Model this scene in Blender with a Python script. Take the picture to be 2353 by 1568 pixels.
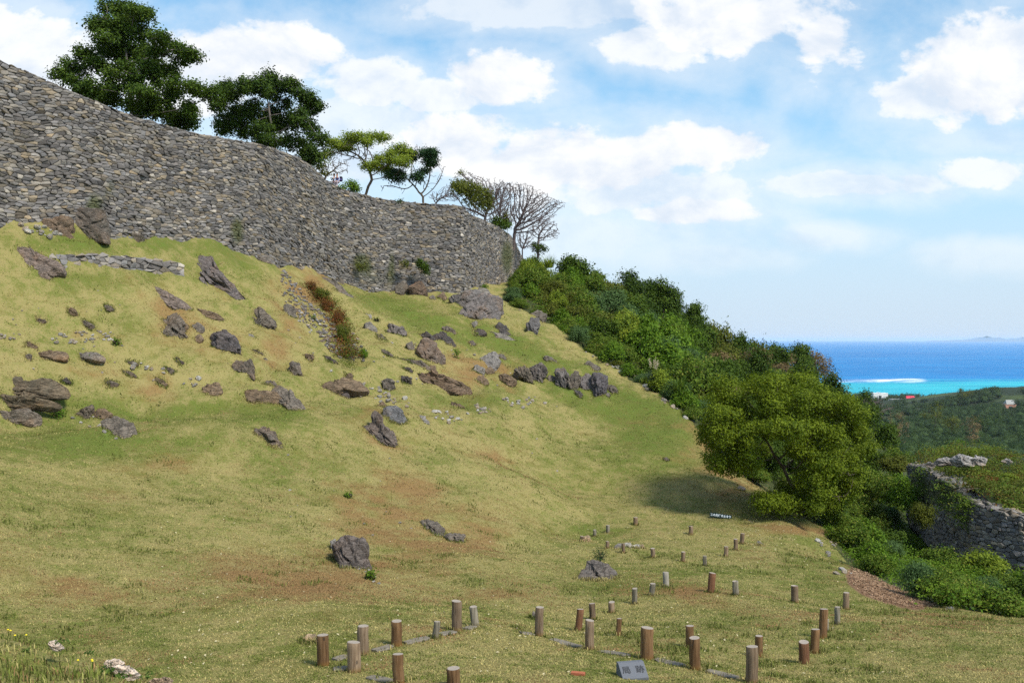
import bpy, bmesh, math, random
import numpy as np
from mathutils import Vector, Matrix, noise as mnoise

for o in list(bpy.data.objects):
    bpy.data.objects.remove(o)
SC = bpy.context.scene
COL = SC.collection
R = math.radians
rng = np.random.default_rng(7)
random.seed(7)

# ------------------------------------------------------------------ camera
FPX = 2287.0                     # focal length in units of a 2352 px wide frame
CU, CV = 1176.0, 779.0           # principal point; horizon sits a hair above the middle
cam = bpy.data.cameras.new("camera")
cam.lens = 35.0; cam.sensor_width = 36.0
cam.clip_start = 0.1; cam.clip_end = 300000
cam.shift_y = -(784.0 - CV) / 2352.0
cam_o = bpy.data.objects.new("camera", cam); COL.objects.link(cam_o)
cam_o.location = (0, 0, 0); cam_o.rotation_euler = (R(90), 0, 0)
SC.camera = cam_o

# ------------------------------------------------------------------ view / sampling
SC.view_settings.view_transform = 'Standard'
SC.view_settings.look = 'None'
SC.view_settings.exposure = 0.30
SC.view_settings.gamma = 1.0
SC.render.engine = 'CYCLES'
SC.cycles.max_bounces = 5
SC.cycles.diffuse_bounces = 3
SC.cycles.glossy_bounces = 2
SC.cycles.transmission_bounces = 2
SC.cycles.volume_bounces = 1
SC.cycles.transparent_max_bounces = 4
SC.cycles.use_denoising = False
SC.cycles.caustics_reflective = False
SC.cycles.caustics_refractive = False

# ------------------------------------------------------------------ sun + sky
SUN_EL, SUN_AZ = 50.0, 132.0      # azimuth clockwise from +Y (view direction): from the right
sun = bpy.data.lights.new("sun", 'SUN')
sun.energy = 4.0; sun.angle = R(16.0); sun.color = (1.0, 0.93, 0.81)
sun_o = bpy.data.objects.new("sun", sun); COL.objects.link(sun_o)
sdir = Vector((math.sin(R(SUN_AZ)) * math.cos(R(SUN_EL)), math.cos(R(SUN_AZ)) * math.cos(R(SUN_EL)), math.sin(R(SUN_EL))))
sun_o.rotation_euler = sdir.to_track_quat('Z', 'Y').to_euler()
sun_o.location = sdir * 100

world = bpy.data.worlds.new("World"); SC.world = world
world.use_nodes = True


class NT:
    """small helper for building node graphs"""
    def __init__(s, tree):
        s.t = tree; tree.nodes.clear()
    def n(s, typ, **kw):
        nd = s.t.nodes.new(typ)
        for k, v in kw.items(): setattr(nd, k, v)
        return nd
    def put(s, sock, v):
        if v is None: return
        if isinstance(v, bpy.types.NodeSocket): s.t.links.new(v, sock)
        else:
            if hasattr(sock.default_value, '__len__') and not isinstance(v, str):
                v = tuple(v) + ((1.0,) if len(sock.default_value) == 4 and len(v) == 3 else ())
            sock.default_value = v
    def m(s, op, a, b=None, c=None, clamp=False):
        nd = s.n('ShaderNodeMath', operation=op, use_clamp=clamp)
        for i, v in enumerate((a, b, c)): s.put(nd.inputs[i], v)
        return nd.outputs[0]
    def vm(s, op, a, b=None, sc=None):
        nd = s.n('ShaderNodeVectorMath', operation=op)
        s.put(nd.inputs[0], a); s.put(nd.inputs[1], b)
        if sc is not None: s.put(nd.inputs['Scale'], sc)
        return nd.outputs['Value'] if op in ('LENGTH', 'DOT_PRODUCT', 'DISTANCE') else nd.outputs[0]
    def noise(s, vec, scale, detail=3, rough=0.55, dist=0.0, out='Fac', dim='3D'):
        nd = s.n('ShaderNodeTexNoise', noise_dimensions=dim)
        if vec is not None: s.put(nd.inputs['Vector'], vec)
        nd.inputs['Scale'].default_value = scale; nd.inputs['Detail'].default_value = detail
        nd.inputs['Roughness'].default_value = rough; nd.inputs['Distortion'].default_value = dist
        return nd.outputs[out]
    def voro(s, vec, scale, feature='F1', out='Distance', rand=1.0):
        nd = s.n('ShaderNodeTexVoronoi', feature=feature)
        if vec is not None: s.put(nd.inputs['Vector'], vec)
        nd.inputs['Scale'].default_value = scale; nd.inputs['Randomness'].default_value = rand
        return nd.outputs[out]
    def step(s, v, a, b, lo=0.0, hi=1.0):
        nd = s.n('ShaderNodeMapRange', interpolation_type='SMOOTHSTEP')
        for i, x in enumerate((v, a, b, lo, hi)): s.put(nd.inputs[i], x)
        return nd.outputs[0]
    def mix(s, f, a, b, typ='MIX'):
        nd = s.n('ShaderNodeMix', data_type='RGBA', blend_type=typ)
        s.put(nd.inputs[0], f); s.put(nd.inputs[6], a); s.put(nd.inputs[7], b)
        return nd.outputs[2]
    def scalev(s, vec, x, y, z):
        return s.vm('MULTIPLY', vec, (x, y, z))
    def attr(s, name, out='Color'):
        return s.n('ShaderNodeAttribute', attribute_name=name).outputs[out]
    def sep(s, vec):
        nd = s.n('ShaderNodeSeparateXYZ'); s.put(nd.inputs[0], vec); return nd.outputs
    def comb(s, x, y, z):
        nd = s.n('ShaderNodeCombineXYZ')
        for i, v in enumerate((x, y, z)): s.put(nd.inputs[i], v)
        return nd.outputs[0]
    def bump(s, h, strength=0.5, dist=0.02, normal=None):
        nd = s.n('ShaderNodeBump'); nd.inputs['Strength'].default_value = strength
        nd.inputs['Distance'].default_value = dist; s.put(nd.inputs['Height'], h); s.put(nd.inputs['Normal'], normal)
        return nd.outputs[0]


def build_sky():
    g = NT(world.node_tree)
    out = g.n('ShaderNodeOutputWorld'); bg = g.n('ShaderNodeBackground')
    sky = g.n('ShaderNodeTexSky', sky_type='NISHITA')
    sky.sun_disc = False; sky.sun_elevation = R(SUN_EL); sky.sun_rotation = R(SUN_AZ)
    sky.altitude = 100; sky.air_density = 1.0; sky.dust_density = 0.4; sky.ozone_density = 2.0
    d = g.n('ShaderNodeTexCoord').outputs['Generated']
    x, y, z = g.sep(d)
    ya = g.m('MAXIMUM', g.m('ABSOLUTE', y), 0.12)
    px = g.m('DIVIDE', x, ya); pz = g.m('DIVIDE', z, ya)
    # clouds: ellipses in direction space (u, v, half width, half height, thickness)
    CL = [(1700, 40, 330, 100, 1.0), (1480, 100, 150, 60, .9), (1890, 100, 120, 110, 1.0), (1300, 20, 420, 60, .7), (2290, 175, 265, 140, 1.0), (2110, 220, 130, 66, .9), (2330, 110, 120, 110, 1.0),
          (1140, 180, 160, 75, 1.0), (1010, 215, 150, 50, .9), (560, 130, 240, 90, 1.0), (100, 150, 320, 150, .95), (400, 170, 300, 130, .95), (860, 190, 160, 70, .9), (60, 20, 190, 60, .6),
          (1300, 370, 340, 95, 1.0), (1060, 330, 170, 85, 1.0), (1600, 340, 190, 62, 1.0), (1450, 440, 300, 80, .8), (1560, 485, 190, 42, .95), (800, 310, 240, 130, .75),
          (1960, 425, 240, 38, .75), (2270, 395, 120, 42, .85), (1905, 545, 100, 28, .55), (1600, 590, 180, 30, .35), (2290, 590, 130, 30, .35), (1300, 540, 360, 70, .55), (2300, 320, 170, 40, .4)]
    pv = g.comb(px, pz, 0.0)
    def fb(off, sc=8.0, det=9):
        q = g.vm('ADD', g.scalev(pv, 1.0, 1.5, 1.0), off)
        return g.noise(q, sc, det, 0.58, 0.25)
    f0 = fb((0, 0, 0)); f1 = fb((0.016, 0.030, 0)); big = g.noise(g.scalev(pv, 1, 1.5, 1), 3.0, 3, .5)
    bil_ = g.voro(g.vm('ADD', g.scalev(pv, 1, 1.2, 1), g.vm('SCALE', g.noise(pv, 14, 3, .5, out='Color'), sc=.05)), 26.0, 'SMOOTH_F1')
    nz = g.m('ADD', g.m('MULTIPLY', g.m('SUBTRACT', f0, .5), 1.75), g.m('MULTIPLY', g.m('SUBTRACT', .42, bil_), .45))
    fine = g.noise(g.vm('ADD', g.scalev(pv, 1, 1.3, 1), (3., 5., 0.)), 42, 6, .62)
    nz = g.m('ADD', nz, g.m('MULTIPLY', g.m('SUBTRACT', fine, .5), .75))
    cover = None; best = None
    for (u, v, aw, bh, amt) in CL:
        cx = (u - CU) / FPX; cz = (CV - v) / FPX
        dx = g.m('MULTIPLY', g.m('SUBTRACT', px, cx), FPX / aw); dz = g.m('MULTIPLY', g.m('SUBTRACT', pz, cz), FPX / bh)
        r = g.m('SQRT', g.m('MULTIPLY_ADD', dx, dx, g.m('MULTIPLY', dz, dz)))
        s = g.m('ADD', g.m('SUBTRACT', 1.05, r), nz)
        cv = g.m('MULTIPLY', g.step(s, -.03, .42), amt)
        cover = cv if cover is None else g.m('MAXIMUM', cover, cv); best = s if best is None else g.m('MAXIMUM', best, s)
    # away from the part of the sky the photo shows: generic broken cloud
    far = g.step(g.m('ABSOLUTE', px), 0.6, 0.8)
    far = g.m('MAXIMUM', far, g.step(pz, 0.36, 0.5)); far = g.m('MAXIMUM', far, g.step(y, 0.0, -0.1))
    gen = g.step(g.m('ADD', g.m('MULTIPLY', g.m('SUBTRACT', big, .5), 2.0), nz), -.1, .4)
    cover = g.m('ADD', g.m('MULTIPLY', cover, g.m('SUBTRACT', 1.0, far)), g.m('MULTIPLY', gen, far))
    veil = g.step(g.m('ADD', best, g.m('MULTIPLY', g.m('SUBTRACT', big, .5), 1.2)), -1.1, .5, 0, .5)
    cover = g.m('MAXIMUM', cover, veil)
    lit = g.m('ADD', g.m('MULTIPLY', g.m('SUBTRACT', f0, f1), 3.2), .66)
    lit = g.m('ADD', lit, g.m('MULTIPLY', g.m('SUBTRACT', best, .5), -.22)); lit = g.m('ADD', lit, g.m('MULTIPLY', g.m('SUBTRACT', big, .5), .7))
    lit = g.step(lit, .0, 1.0)
    ccol = g.mix(lit, (0.66, 0.74, 0.85), (0.93, 0.935, 0.94))
    skyc = g.vm('SCALE', sky.outputs[0], sc=SKY_K)
    skyc = g.vm('MULTIPLY', skyc, SKY_T)
    # sea-level moisture: the lowest ten degrees of the sky are paler
    hz = g.step(g.m('ABSOLUTE', pz), 0.0, 0.34, 1.0, 0.0)
    skyc = g.mix(g.m('MULTIPLY', hz, 0.92), skyc, (0.565, 0.67, 0.83))
    cover = g.m('MULTIPLY', cover, g.step(g.m('ABSOLUTE', pz), 0.01, 0.12, 0.12, 1.0))
    c = g.mix(cover, skyc, ccol)
    g.put(bg.inputs[0], g.vm('SCALE', c, sc=.91 / BG_S))
    bg.inputs[1].default_value = BG_S
    g.t.links.new(bg.outputs[0], out.inputs[0])


BG_S = 0.1
SKY_K = 0.1
SKY_T = (1.12, 1.72, 1.75)
build_sky()
world.cycles.sampling_method = 'MANUAL'
world.cycles.sample_map_resolution = 512


# ------------------------------------------------------------------ helpers
def P(u, v, d):
    """the world point seen at (u, v) of the 2352 x 1568 photograph, d metres ahead"""
    return np.array([(u - CU) / FPX * d, d, (CV - v) / FPX * d])


def tag(o, label=None, cat=None, group=None, kind=None):
    if label: o['label'] = label
    if cat: o['category'] = cat
    if group: o['group'] = group
    if kind: o['kind'] = kind
    return o


def empty(name, loc, label, cat, group=None):
    o = bpy.data.objects.new(name, None); COL.objects.link(o)
    o.location = tuple(loc); o.empty_display_size = 0.2
    return tag(o, label, cat, group)


def mesh(name, V, F, mats, col=None, smooth=False, midx=None):
    V = np.asarray(V, dtype=np.float32)
    if not isinstance(F, (list, tuple)): F = [F]
    F = [np.asarray(f, dtype=np.int32) for f in F if len(f)]
    me = bpy.data.meshes.new(name)
    me.vertices.add(len(V)); me.vertices.foreach_set('co', V.ravel())
    nl = sum(f.size for f in F); nf = sum(len(f) for f in F)
    me.loops.add(nl); me.polygons.add(nf)
    me.loops.foreach_set('vertex_index', np.concatenate([f.ravel() for f in F]))
    tot = np.concatenate([np.full(len(f), f.shape[1], np.int32) for f in F])
    st = np.concatenate([[0], np.cumsum(tot)[:-1]]).astype(np.int32)
    me.polygons.foreach_set('loop_start', st)
    try: me.polygons.foreach_set('loop_total', tot)
    except Exception: pass
    me.polygons.foreach_set('use_smooth', np.full(nf, smooth))
    if midx is not None: me.polygons.foreach_set('material_index', np.asarray(midx, np.int32))
    if col is not None:
        c = np.ones((len(V), 4), np.float32); col = np.asarray(col, np.float32)
        if col.ndim == 1: col = np.repeat(col[:, None], 3, 1)
        c[:, :col.shape[1]] = col
        a = me.attributes.new('col', 'FLOAT_COLOR', 'POINT'); a.data.foreach_set('color', c.ravel())
    for m in (mats if isinstance(mats, (list, tuple)) else [mats]): me.materials.append(m)
    me.update(calc_edges=True); me.validate()
    return me


def link(name, me, parent=None, loc=None):
    o = bpy.data.objects.new(name, me); COL.objects.link(o)
    if parent is not None: o.parent = parent
    if loc is not None: o.location = tuple(loc)
    return o


def vnoise(p, seed=0):
    """value noise, p (n,3) -> (n,) in 0..1"""
    p = np.asarray(p, float)
    i = np.floor(p).astype(np.int64); f = p - i; f = f * f * (3 - 2 * f)
    def h(a, b, c):
        n = (a * 374761393 + b * 668265263 + c * 2147483647 + seed * 974634777) & 0xFFFFFFFF
        n = ((n ^ (n >> 13)) * 1274126177) & 0xFFFFFFFF
        return ((n ^ (n >> 16)) & 0xFFFF) / 65535.0
    x, y, z = i.T; fx, fy, fz = f.T
    r = 0
    for a in (0, 1):
        for b in (0, 1):
            for c in (0, 1):
                w = (fx if a else 1 - fx) * (fy if b else 1 - fy) * (fz if c else 1 - fz)
                r = r + w * h(x + a, y + b, z + c)
    return r


def fbm(p, oct=4, seed=0, gain=0.5):
    p = np.asarray(p, float); s = 0; a = 1; t = 0
    for k in range(oct):
        s = s + a * vnoise(p * 2.0 ** k + 17.3 * k, seed + k); t += a; a *= gain
    return s / t


# ------------------------------------------------------------------ materials
def mat(name):
    m = bpy.data.materials.new(name); m.use_nodes = True
    return m, NT(m.node_tree)


def finish(g, colr, rough=0.9, normal=None, spec=0.2, trans=None):
    o = g.n('ShaderNodeOutputMaterial'); b = g.n('ShaderNodeBsdfPrincipled')
    g.put(b.inputs['Base Color'], colr); g.put(b.inputs['Roughness'], rough)
    b.inputs['Specular IOR Level'].default_value = spec
    g.put(b.inputs['Normal'], normal)
    sh = b.outputs[0]
    if trans:
        t = g.n('ShaderNodeBsdfTranslucent'); g.put(t.inputs[0], colr)
        mx = g.n('ShaderNodeMixShader'); mx.inputs[0].default_value = trans
        g.t.links.new(sh, mx.inputs[1]); g.t.links.new(t.outputs[0], mx.inputs[2]); sh = mx.outputs[0]
    g.t.links.new(sh, o.inputs[0])


def plain(name, c, rough=0.8, var=0.15, scale=6, spec=0.2):
    m, g = mat(name)
    co = g.n('ShaderNodeTexCoord').outputs['Object']
    n = g.noise(co, scale, 4)
    k = g.m('MULTIPLY_ADD', n, 2 * var, 1 - var)
    finish(g, g.vm('SCALE', c, sc=k), rough, g.bump(n, 0.2, 0.02), spec)
    return m


def grass_color(g, gy, a, co):
    """short winter lawn: straw, green and bare-earth patches; a = (green, bare, mulch) from the ground itself"""
    gr, ba, mu = g.sep(a)
    n1 = g.noise(co, 0.35, 5, 0.62); n2 = g.noise(co, 1.7, 5, 0.7); n3 = g.noise(g.scalev(co, 1, 1, .7), 13.0, 4, 0.75); n4 = g.noise(co, 60.0, 2, 0.6)
    gg = g.m('ADD', gr, .20)
    for n_, k_ in ((n1, 1.1), (n2, 1.9), (n3, 1.8)): gg = g.m('ADD', gg, g.m('MULTIPLY', g.m('SUBTRACT', n_, .5), k_))
    c = g.mix(g.step(gg, 0.05, 0.85), (0.300, 0.250, 0.100), (0.120, 0.138, 0.030))
    c = g.mix(g.step(gg, 0.75, 1.35), c, (0.100, 0.138, 0.026))
    n5 = g.noise(g.vm('ADD', co, (31., 17., 0)), 0.45, 5, .65)
    bb = g.m('ADD', ba, g.m('MULTIPLY', g.m('SUBTRACT', n5, .47), 1.5))
    bb = g.m('ADD', bb, g.m('MULTIPLY', g.m('SUBTRACT', n2, .5), 1.0)); bb = g.m('ADD', bb, g.m('MULTIPLY', g.m('SUBTRACT', n3, .5), 0.7))
    c = g.mix(g.step(bb, 0.16, 0.85, 0, .8), c, (0.225, 0.130, 0.056))
    c = g.mix(g.step(g.m('ADD', mu, g.m('MULTIPLY', g.m('SUBTRACT', n2, .5), .5)), .35, .6), c, g.mix(g.step(n3, .35, .65), (0.27, 0.165, 0.10), (0.10, 0.055, 0.032)))
    k = g.m('MULTIPLY_ADD', n4, 0.8, 0.6); k = g.m('MULTIPLY', k, g.m('MULTIPLY_ADD', n3, 1.0, 0.5)); k = g.m('MULTIPLY', k, g.m('MULTIPLY_ADD', n2, .6, .7))
    return g.vm('SCALE', c, sc=k), n3, n4


def make_ground_mat():
    m, g = mat('lawn')
    co = g.n('ShaderNodeTexCoord').outputs['Object']
    c, n3, n4 = grass_color(g, None, g.attr('col'), co)
    h = g.m('ADD', n3, g.m('MULTIPLY', n4, .6))
    finish(g, c, 0.95, g.bump(h, 0.75, 0.045), 0.08)
    return m


M_LAWN = make_ground_mat()


def make_stone_mat(name, mossy=True):
    m, g = mat(name)
    a = g.attr('col')
    co = g.n('ShaderNodeTexCoord').outputs['Object']
    n = g.noise(co, 3.0, 5, .65); n2 = g.noise(co, 14, 4, .7); n3 = g.noise(co, 0.35, 4, .6)
    k = g.m('MULTIPLY', g.m('MULTIPLY_ADD', n, .8, .6), g.m('MULTIPLY_ADD', n2, .8, .6))
    k = g.m('MULTIPLY', k, g.m('MULTIPLY_ADD', n3, .5, .75))
    c = g.vm('SCALE', a, sc=k)
    c = g.mix(g.step(n2, .68, .8, 0, .35), c, (0.42, 0.40, 0.36))       # lichen
    al = g.attr('col', 'Alpha')
    if mossy:
        mo = g.m('ADD', g.m('SUBTRACT', 1.0, al), g.m('MULTIPLY', g.m('SUBTRACT', n2, .5), .8))
        c = g.mix(g.step(mo, .35, .7, 0, .8), c, (0.065, 0.075, 0.022))
    finish(g, c, .92, g.bump(g.m('ADD', n, n2), .6, .035), .15)
    return m


M_STONE = make_stone_mat('wall_stone')


def make_rock_mat():
    m, g = mat('limestone_rock')
    a = g.attr('col')
    co = g.n('ShaderNodeTexCoord').outputs['Object']
    st = g.scalev(co, 1, 1, 3.2)
    n = g.noise(co, 1.6, 6, .65); n2 = g.noise(st, 7, 5, .7, .6); n3 = g.noise(co, 26, 3, .65)
    w = g.m('ABSOLUTE', g.m('SUBTRACT', g.noise(st, 2.6, 5, .6, 1.0), .5))
    k = g.m('MULTIPLY', g.m('MULTIPLY_ADD', n, 1.5, .35), g.m('MULTIPLY_ADD', n2, 1.5, .35))
    k = g.m('MULTIPLY', k, g.m('MULTIPLY_ADD', n3, .9, .6))
    c = g.vm('SCALE', a, sc=k)
    c = g.mix(g.step(w, .0, .03, .55, 0), c, (0.035, 0.03, 0.026))     # cracks
    nb = g.noise(g.vm('ADD', co, (9., 4., 2.)), .9, 5, .65)
    c = g.mix(g.step(nb, .50, .70, 0, .6), c, g.vm('MULTIPLY', c, (1.35, 1.02, .74)))
    c = g.mix(g.step(n2, .60, .75, 0, .4), c, (0.36, 0.33, 0.29))
    al = g.attr('col', 'Alpha')
    c = g.mix(g.m('MULTIPLY', g.m('SUBTRACT', 1.0, al), g.step(n, .35, .62, 0, 1)), c, (0.15, 0.085, 0.045))  # earthy stain
    h = g.m('ADD', g.m('ADD', n2, g.m('MULTIPLY', n3, .4)), g.step(w, 0, .05, -.5, 0))
    finish(g, c, .9, g.bump(h, .85, .08), .18)
    return m


M_ROCK = make_rock_mat()


def leaf_mat(name, dark, light, trans=0.28, rough=0.65, spec=0.12, third=None):
    m, g = mat(name)
    r = g.sep(g.attr('col'))
    c = g.mix(r[0], dark, light)
    if third: c = g.mix(g.step(r[1], .86, .95), c, third)
    finish(g, c, rough, None, spec, trans)
    return m


def bark_mat(name, c1, c2):
    m, g = mat(name)
    co = g.n('ShaderNodeTexCoord').outputs['Object']
    n = g.noise(g.scalev(co, 1, 1, .25), 9, 5, .7)
    finish(g, g.mix(n, c1, c2), .95, g.bump(n, .8, .04), .1)
    return m


M_BARK = bark_mat('bark', (0.05, 0.038, 0.028), (0.17, 0.135, 0.10))
M_BARKG = bark_mat('grey_bark', (0.09, 0.078, 0.07), (0.24, 0.21, 0.19))
M_TWIG = bark_mat('twig', (0.085, 0.062, 0.06), (0.19, 0.15, 0.145))
# ------------------------------------------------------------------ terrain: thin-plate surface through surveyed points
CTRL = """
-150:1450,19 1250,24 1100,29.5 1000,34.5 975,37 880,39.5 750,42.5 600,46 512,48.5
0:1480,19 1350,22.5 1200,27.5 1080,33 1000,37.5 978,40 880,42.5 750,45.5 600,48.7 524,50.2
150:1500,18.5 1300,25 1100,34 985,39.5 968,42 860,45 720,48.5 600,51 528,53
300:1520,18 1400,22 1280,27 1150,33 1050,38 975,42 958,44.5 850,47.5 700,51.5 628,53.3 602,54.7 548,56.2
500:1540,17.3 1400,22 1280,28 1150,34.5 1050,39.5 960,43.5 945,46 850,49.5 700,55.5 570,61.2
700:1560,16.6 1450,20 1380,23 1300,28.5 1200,34 1080,40 990,44 945,46.5 928,49.5 850,53 750,58.5 660,66 622,69.6
870:1560,16.6 1480,19 1400,22.3 1370,25 1300,30 1200,36 1080,42.5 990,47 940,50 920,53 850,57 750,65 700,71 674,76.8
1040:1568,15.5 1445,20.5 1410,22.5 1385,25.5 1300,31 1200,37.5 1100,43.5 1000,50 945,54 920,57.5 850,62 750,71 700,77 678,80
1170:1560,16 1460,20.3 1430,22.5 1350,28.5 1270,34.5 1180,41 1080,47 980,53.5 930,57.5 900,61 800,69 720,77
1155:690,81 665,88
1182:655,95
1195:640,103
1300:1560,16.2 1490,20 1450,23 1400,26 1330,31 1260,38 1220,42.5 1120,49.5 1020,56 940,61 860,67 790,73.5 772,75.5
1230:735,79.3
1450:1560,16.5 1500,19 1450,22 1383,27 1300,34 1240,39.5 1195,44.5 1120,50 1020,57 950,62 885,67
1530:925,64
1580:1550,17.3 1480,20.5 1400,25.5 1300,34 1228,41 1180,46 1100,51 1020,57 968,61
1700:1560,17 1450,22 1366,28 1250,39 1190,45.5 1120,51 1055,57
1840:1560,17.5 1522,19.3 1383,28 1300,35 1220,43 1190,47
1950:1560,17.5 1400,27 1310,35
2140:1568,17.2 1390,29.5
2352:1568,17.2 1415,28.5
2600:1568,17 1430,28
"""
cp = []
for ln in CTRL.strip().splitlines():
    u, rest = ln.split(':')
    for t in rest.split():
        v, d = map(float, t.split(','))
        cp.append(P(float(u), v, d))
cp += [np.array(p, float) for p in [
    (-16, 12, -5.4), (-8, 12, -5.3), (0, 12, -5.2), (8, 12, -5.3), (14, 12, -5.5), (0, 7, -5.2), (-12, 7, -5.3), (12, 7, -5.4),
    (-40, 12, -4.0), (-42, 30, 0), (-45, 45, 6), (-50, 70, 8), (30, 10, -6.5), (30, 20, -8.5), (45, 25, -11),
    (15.2, 36, -9.5), (17, 33, -9.3), (22, 31, -9.6), (16, 44, -10.2), (20, 42, -11), (26, 40, -11.4), (30, 34, -11.2), (20, 55, -12), (28, 50, -12),
    (17, 60, -11.0), (13, 57, -8.2), (14.5, 52, -8.6), (36, 45, -13), (45, 45, -16),
    (6.7, 100, 5), (3, 93, 5.6), (15.6, 110, 2), (22, 118, -2), (30, 130, -4.5), (43, 150, -6.5), (50, 160, -10.5),
    (5, 82, 1.2), (8, 77, -1.0), (12, 88, 0), (18, 92, -3), (24, 104, -4), (16, 76, -5), (22, 80, -7.5), (30, 102, -9), (36, 120, -9.5), (28, 76, -13), (40, 92, -20), (45, 110, -17), (52, 130, -17),
    (55, 120, -22), (62, 165, -22), (40, 62, -17), (55, 62, -22), (62, 90, -25), (0, 125, 9), (20, 150, 2), (40, 172, -7),
    (-20, 80, 9), (-25, 100, 11), (-10, 110, 11), (-40, 110, 12), (-30, 150, 12), (0, 160, 9)]]
cp = np.array(cp)


def tps_fit(p):
    n = len(p); s = 20.0
    X = p[:, :2] / s
    r2 = ((X[:, None] - X[None]) ** 2).sum(-1)
    K = np.where(r2 > 0, r2 * np.log(np.maximum(r2, 1e-12)), 0) + np.eye(n) * 2e-3
    A = np.zeros((n + 3, n + 3)); A[:n, :n] = K
    Q = np.c_[np.ones(n), X]; A[:n, n:] = Q; A[n:, :n] = Q.T
    w = np.linalg.solve(A, np.r_[p[:, 2], 0, 0, 0])
    def f(x, y):
        q = np.c_[x.ravel(), y.ravel()] / s; out = np.empty(len(q))
        for i in range(0, len(q), 20000):
            b = q[i:i + 20000]
            r = ((b[:, None] - X[None]) ** 2).sum(-1)
            out[i:i + 20000] = (np.where(r > 0, r * np.log(np.maximum(r, 1e-12)), 0) @ w[:n]) + w[n] + b @ w[n + 1:]
        return out.reshape(x.shape)
    return f


GX0, GX1, GY0, GY1, GS = -56.0, 64.0, 6.0, 176.0, 0.4
gx = np.arange(GX0, GX1 + 1e-6, GS); gy = np.arange(GY0, GY1 + 1e-6, GS)
XX, YY = np.meshgrid(gx, gy)
cx_ = np.arange(GX0, GX1 + 1.7, 1.6); cy_ = np.arange(GY0, GY1 + 1.7, 1.6)
fT = tps_fit(cp)
CXX, CYY = np.meshgrid(cx_, cy_); CZ = fT(CXX, CYY)


def bil(Z, x0, y0, s, x, y):
    fx = np.clip((x - x0) / s, 0, Z.shape[1] - 1.001); fy = np.clip((y - y0) / s, 0, Z.shape[0] - 1.001)
    i = fx.astype(int); j = fy.astype(int); fx = fx - i; fy = fy - j
    return (Z[j, i] * (1 - fx) * (1 - fy) + Z[j, i + 1] * fx * (1 - fy) + Z[j + 1, i] * (1 - fx) * fy + Z[j + 1, i + 1] * fx * fy)


near = YY < 95
HZ = bil(CZ, GX0, GY0, 1.6, XX, YY)
HZ[near] = fT(XX[near], YY[near])
P3 = np.c_[XX.ravel(), YY.ravel(), np.zeros(XX.size)]
def bumps(p):
    return (fbm(p * .22, 3, 3) - .5) * .7 + (fbm(p * .9, 3, 9) - .5) * .34 + (fbm(p * 3.0, 2, 12) - .5) * .06
slope_amt = np.clip((YY.ravel() - 20) / 25, .25, 1)
HZ = HZ + (bumps(P3) * slope_amt).reshape(XX.shape)
_u = CU + XX / YY * FPX; _v = CV - HZ / YY * FPX
up_ = np.clip((980 - _v) / 60, 0, 1) * np.clip((YY - 36) / 6, 0, 1) * (YY < 95)
q_ = np.c_[XX.ravel() * .25, YY.ravel() * .25, np.zeros(XX.size)]
ph_ = HZ / 1.25 + (fbm(q_, 3, 41).reshape(XX.shape) - .5) * 3.2
HZ = HZ + up_ * .30 * (2 * np.abs((ph_ % 1) ** 1.8 - .5)) * (fbm(q_ * 1.7, 2, 43).reshape(XX.shape) > .44)
rid = np.abs(fbm(q_ * 3.2, 3, 47).reshape(XX.shape) - .5)
HZ = HZ + up_ * (.12 - rid * 1.1) * .6


def gz(x, y):
    return bil(HZ, GX0, GY0, GS, np.asarray(x, float), np.asarray(y, float))


_D = np.arange(8.0, 172.0, 0.06)
def hit(u, v, dmin=8.0, dmax=170.0):
    """distance at which the sight line through (u, v) meets the hillside"""
    D = _D[(_D >= dmin) & (_D <= dmax)]
    z = (CV - v) / FPX * D; h = gz((u - CU) / FPX * D, D)
    k = np.nonzero(z <= h)[0]
    return float(D[k[0]]) if len(k) else dmax


def ground(u, v, **k):
    d = hit(u, v, **k); p = P(u, v, d); p[2] = gz(p[0], p[1]); return p


# what grows where: green / bare / mulch, painted on the ground by place
def to_uv(p):
    d = np.maximum(p[:, 1], 1e-3)
    return CU + p[:, 0] / d * FPX, CV - p[:, 2] / d * FPX


PV = np.c_[XX.ravel(), YY.ravel(), HZ.ravel()]
uu, vv = to_uv(PV)
green = np.full(len(PV), 0.16); bare = np.full(len(PV), 0.05); mulch = np.zeros(len(PV))
def spot(arr, u, v, a, b, amt, ang=0):
    c, s = math.cos(R(ang)), math.sin(R(ang))
    x = ((uu - u) * c + (vv - v) * s) / a; y = (-(uu - u) * s + (vv - v) * c) / b
    arr += amt * np.exp(-(x * x + y * y))
for q in [(560, 950, 330, 26, .55), (150, 1010, 170, 30, .6), (960, 730, 150, 26, .95, 25), (1180, 800, 130, 30, .75, 25), (1330, 860, 110, 26, .5, 28), (1400, 930, 170, 34, .75, 12), (1540, 1000, 130, 50, .6, 20), (1450, 1050, 150, 60, .5),
          (1100, 920, 100, 22, .5), (250, 545, 160, 20, .35), (350, 565, 260, 18, .45), (550, 600, 120, 26, .35), (250, 640, 220, 26, .3), (300, 1030, 240, 50, .25), (120, 1180, 200, 60, .2), (200, 1500, 300, 60, .45),
          (760, 1490, 130, 40, .45), (1550, 1330, 180, 30, .4), (1900, 1330, 120, 60, .35), (1950, 1260, 80, 40, .4), (1750, 1180, 120, 40, .3), (1350, 1220, 90, 30, .35), (1400, 1345, 120, 25, .35), (1650, 1430, 100, 30, .3),
          (2100, 1450, 200, 40, .25), (2250, 1500, 150, 40, .2), (1500, 1490, 150, 30, .25), (950, 1400, 200, 30, .3), (140, 940, 110, 26, .7), (660, 1080, 160, 50, .2)]:
    spot(green, *q)
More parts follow.
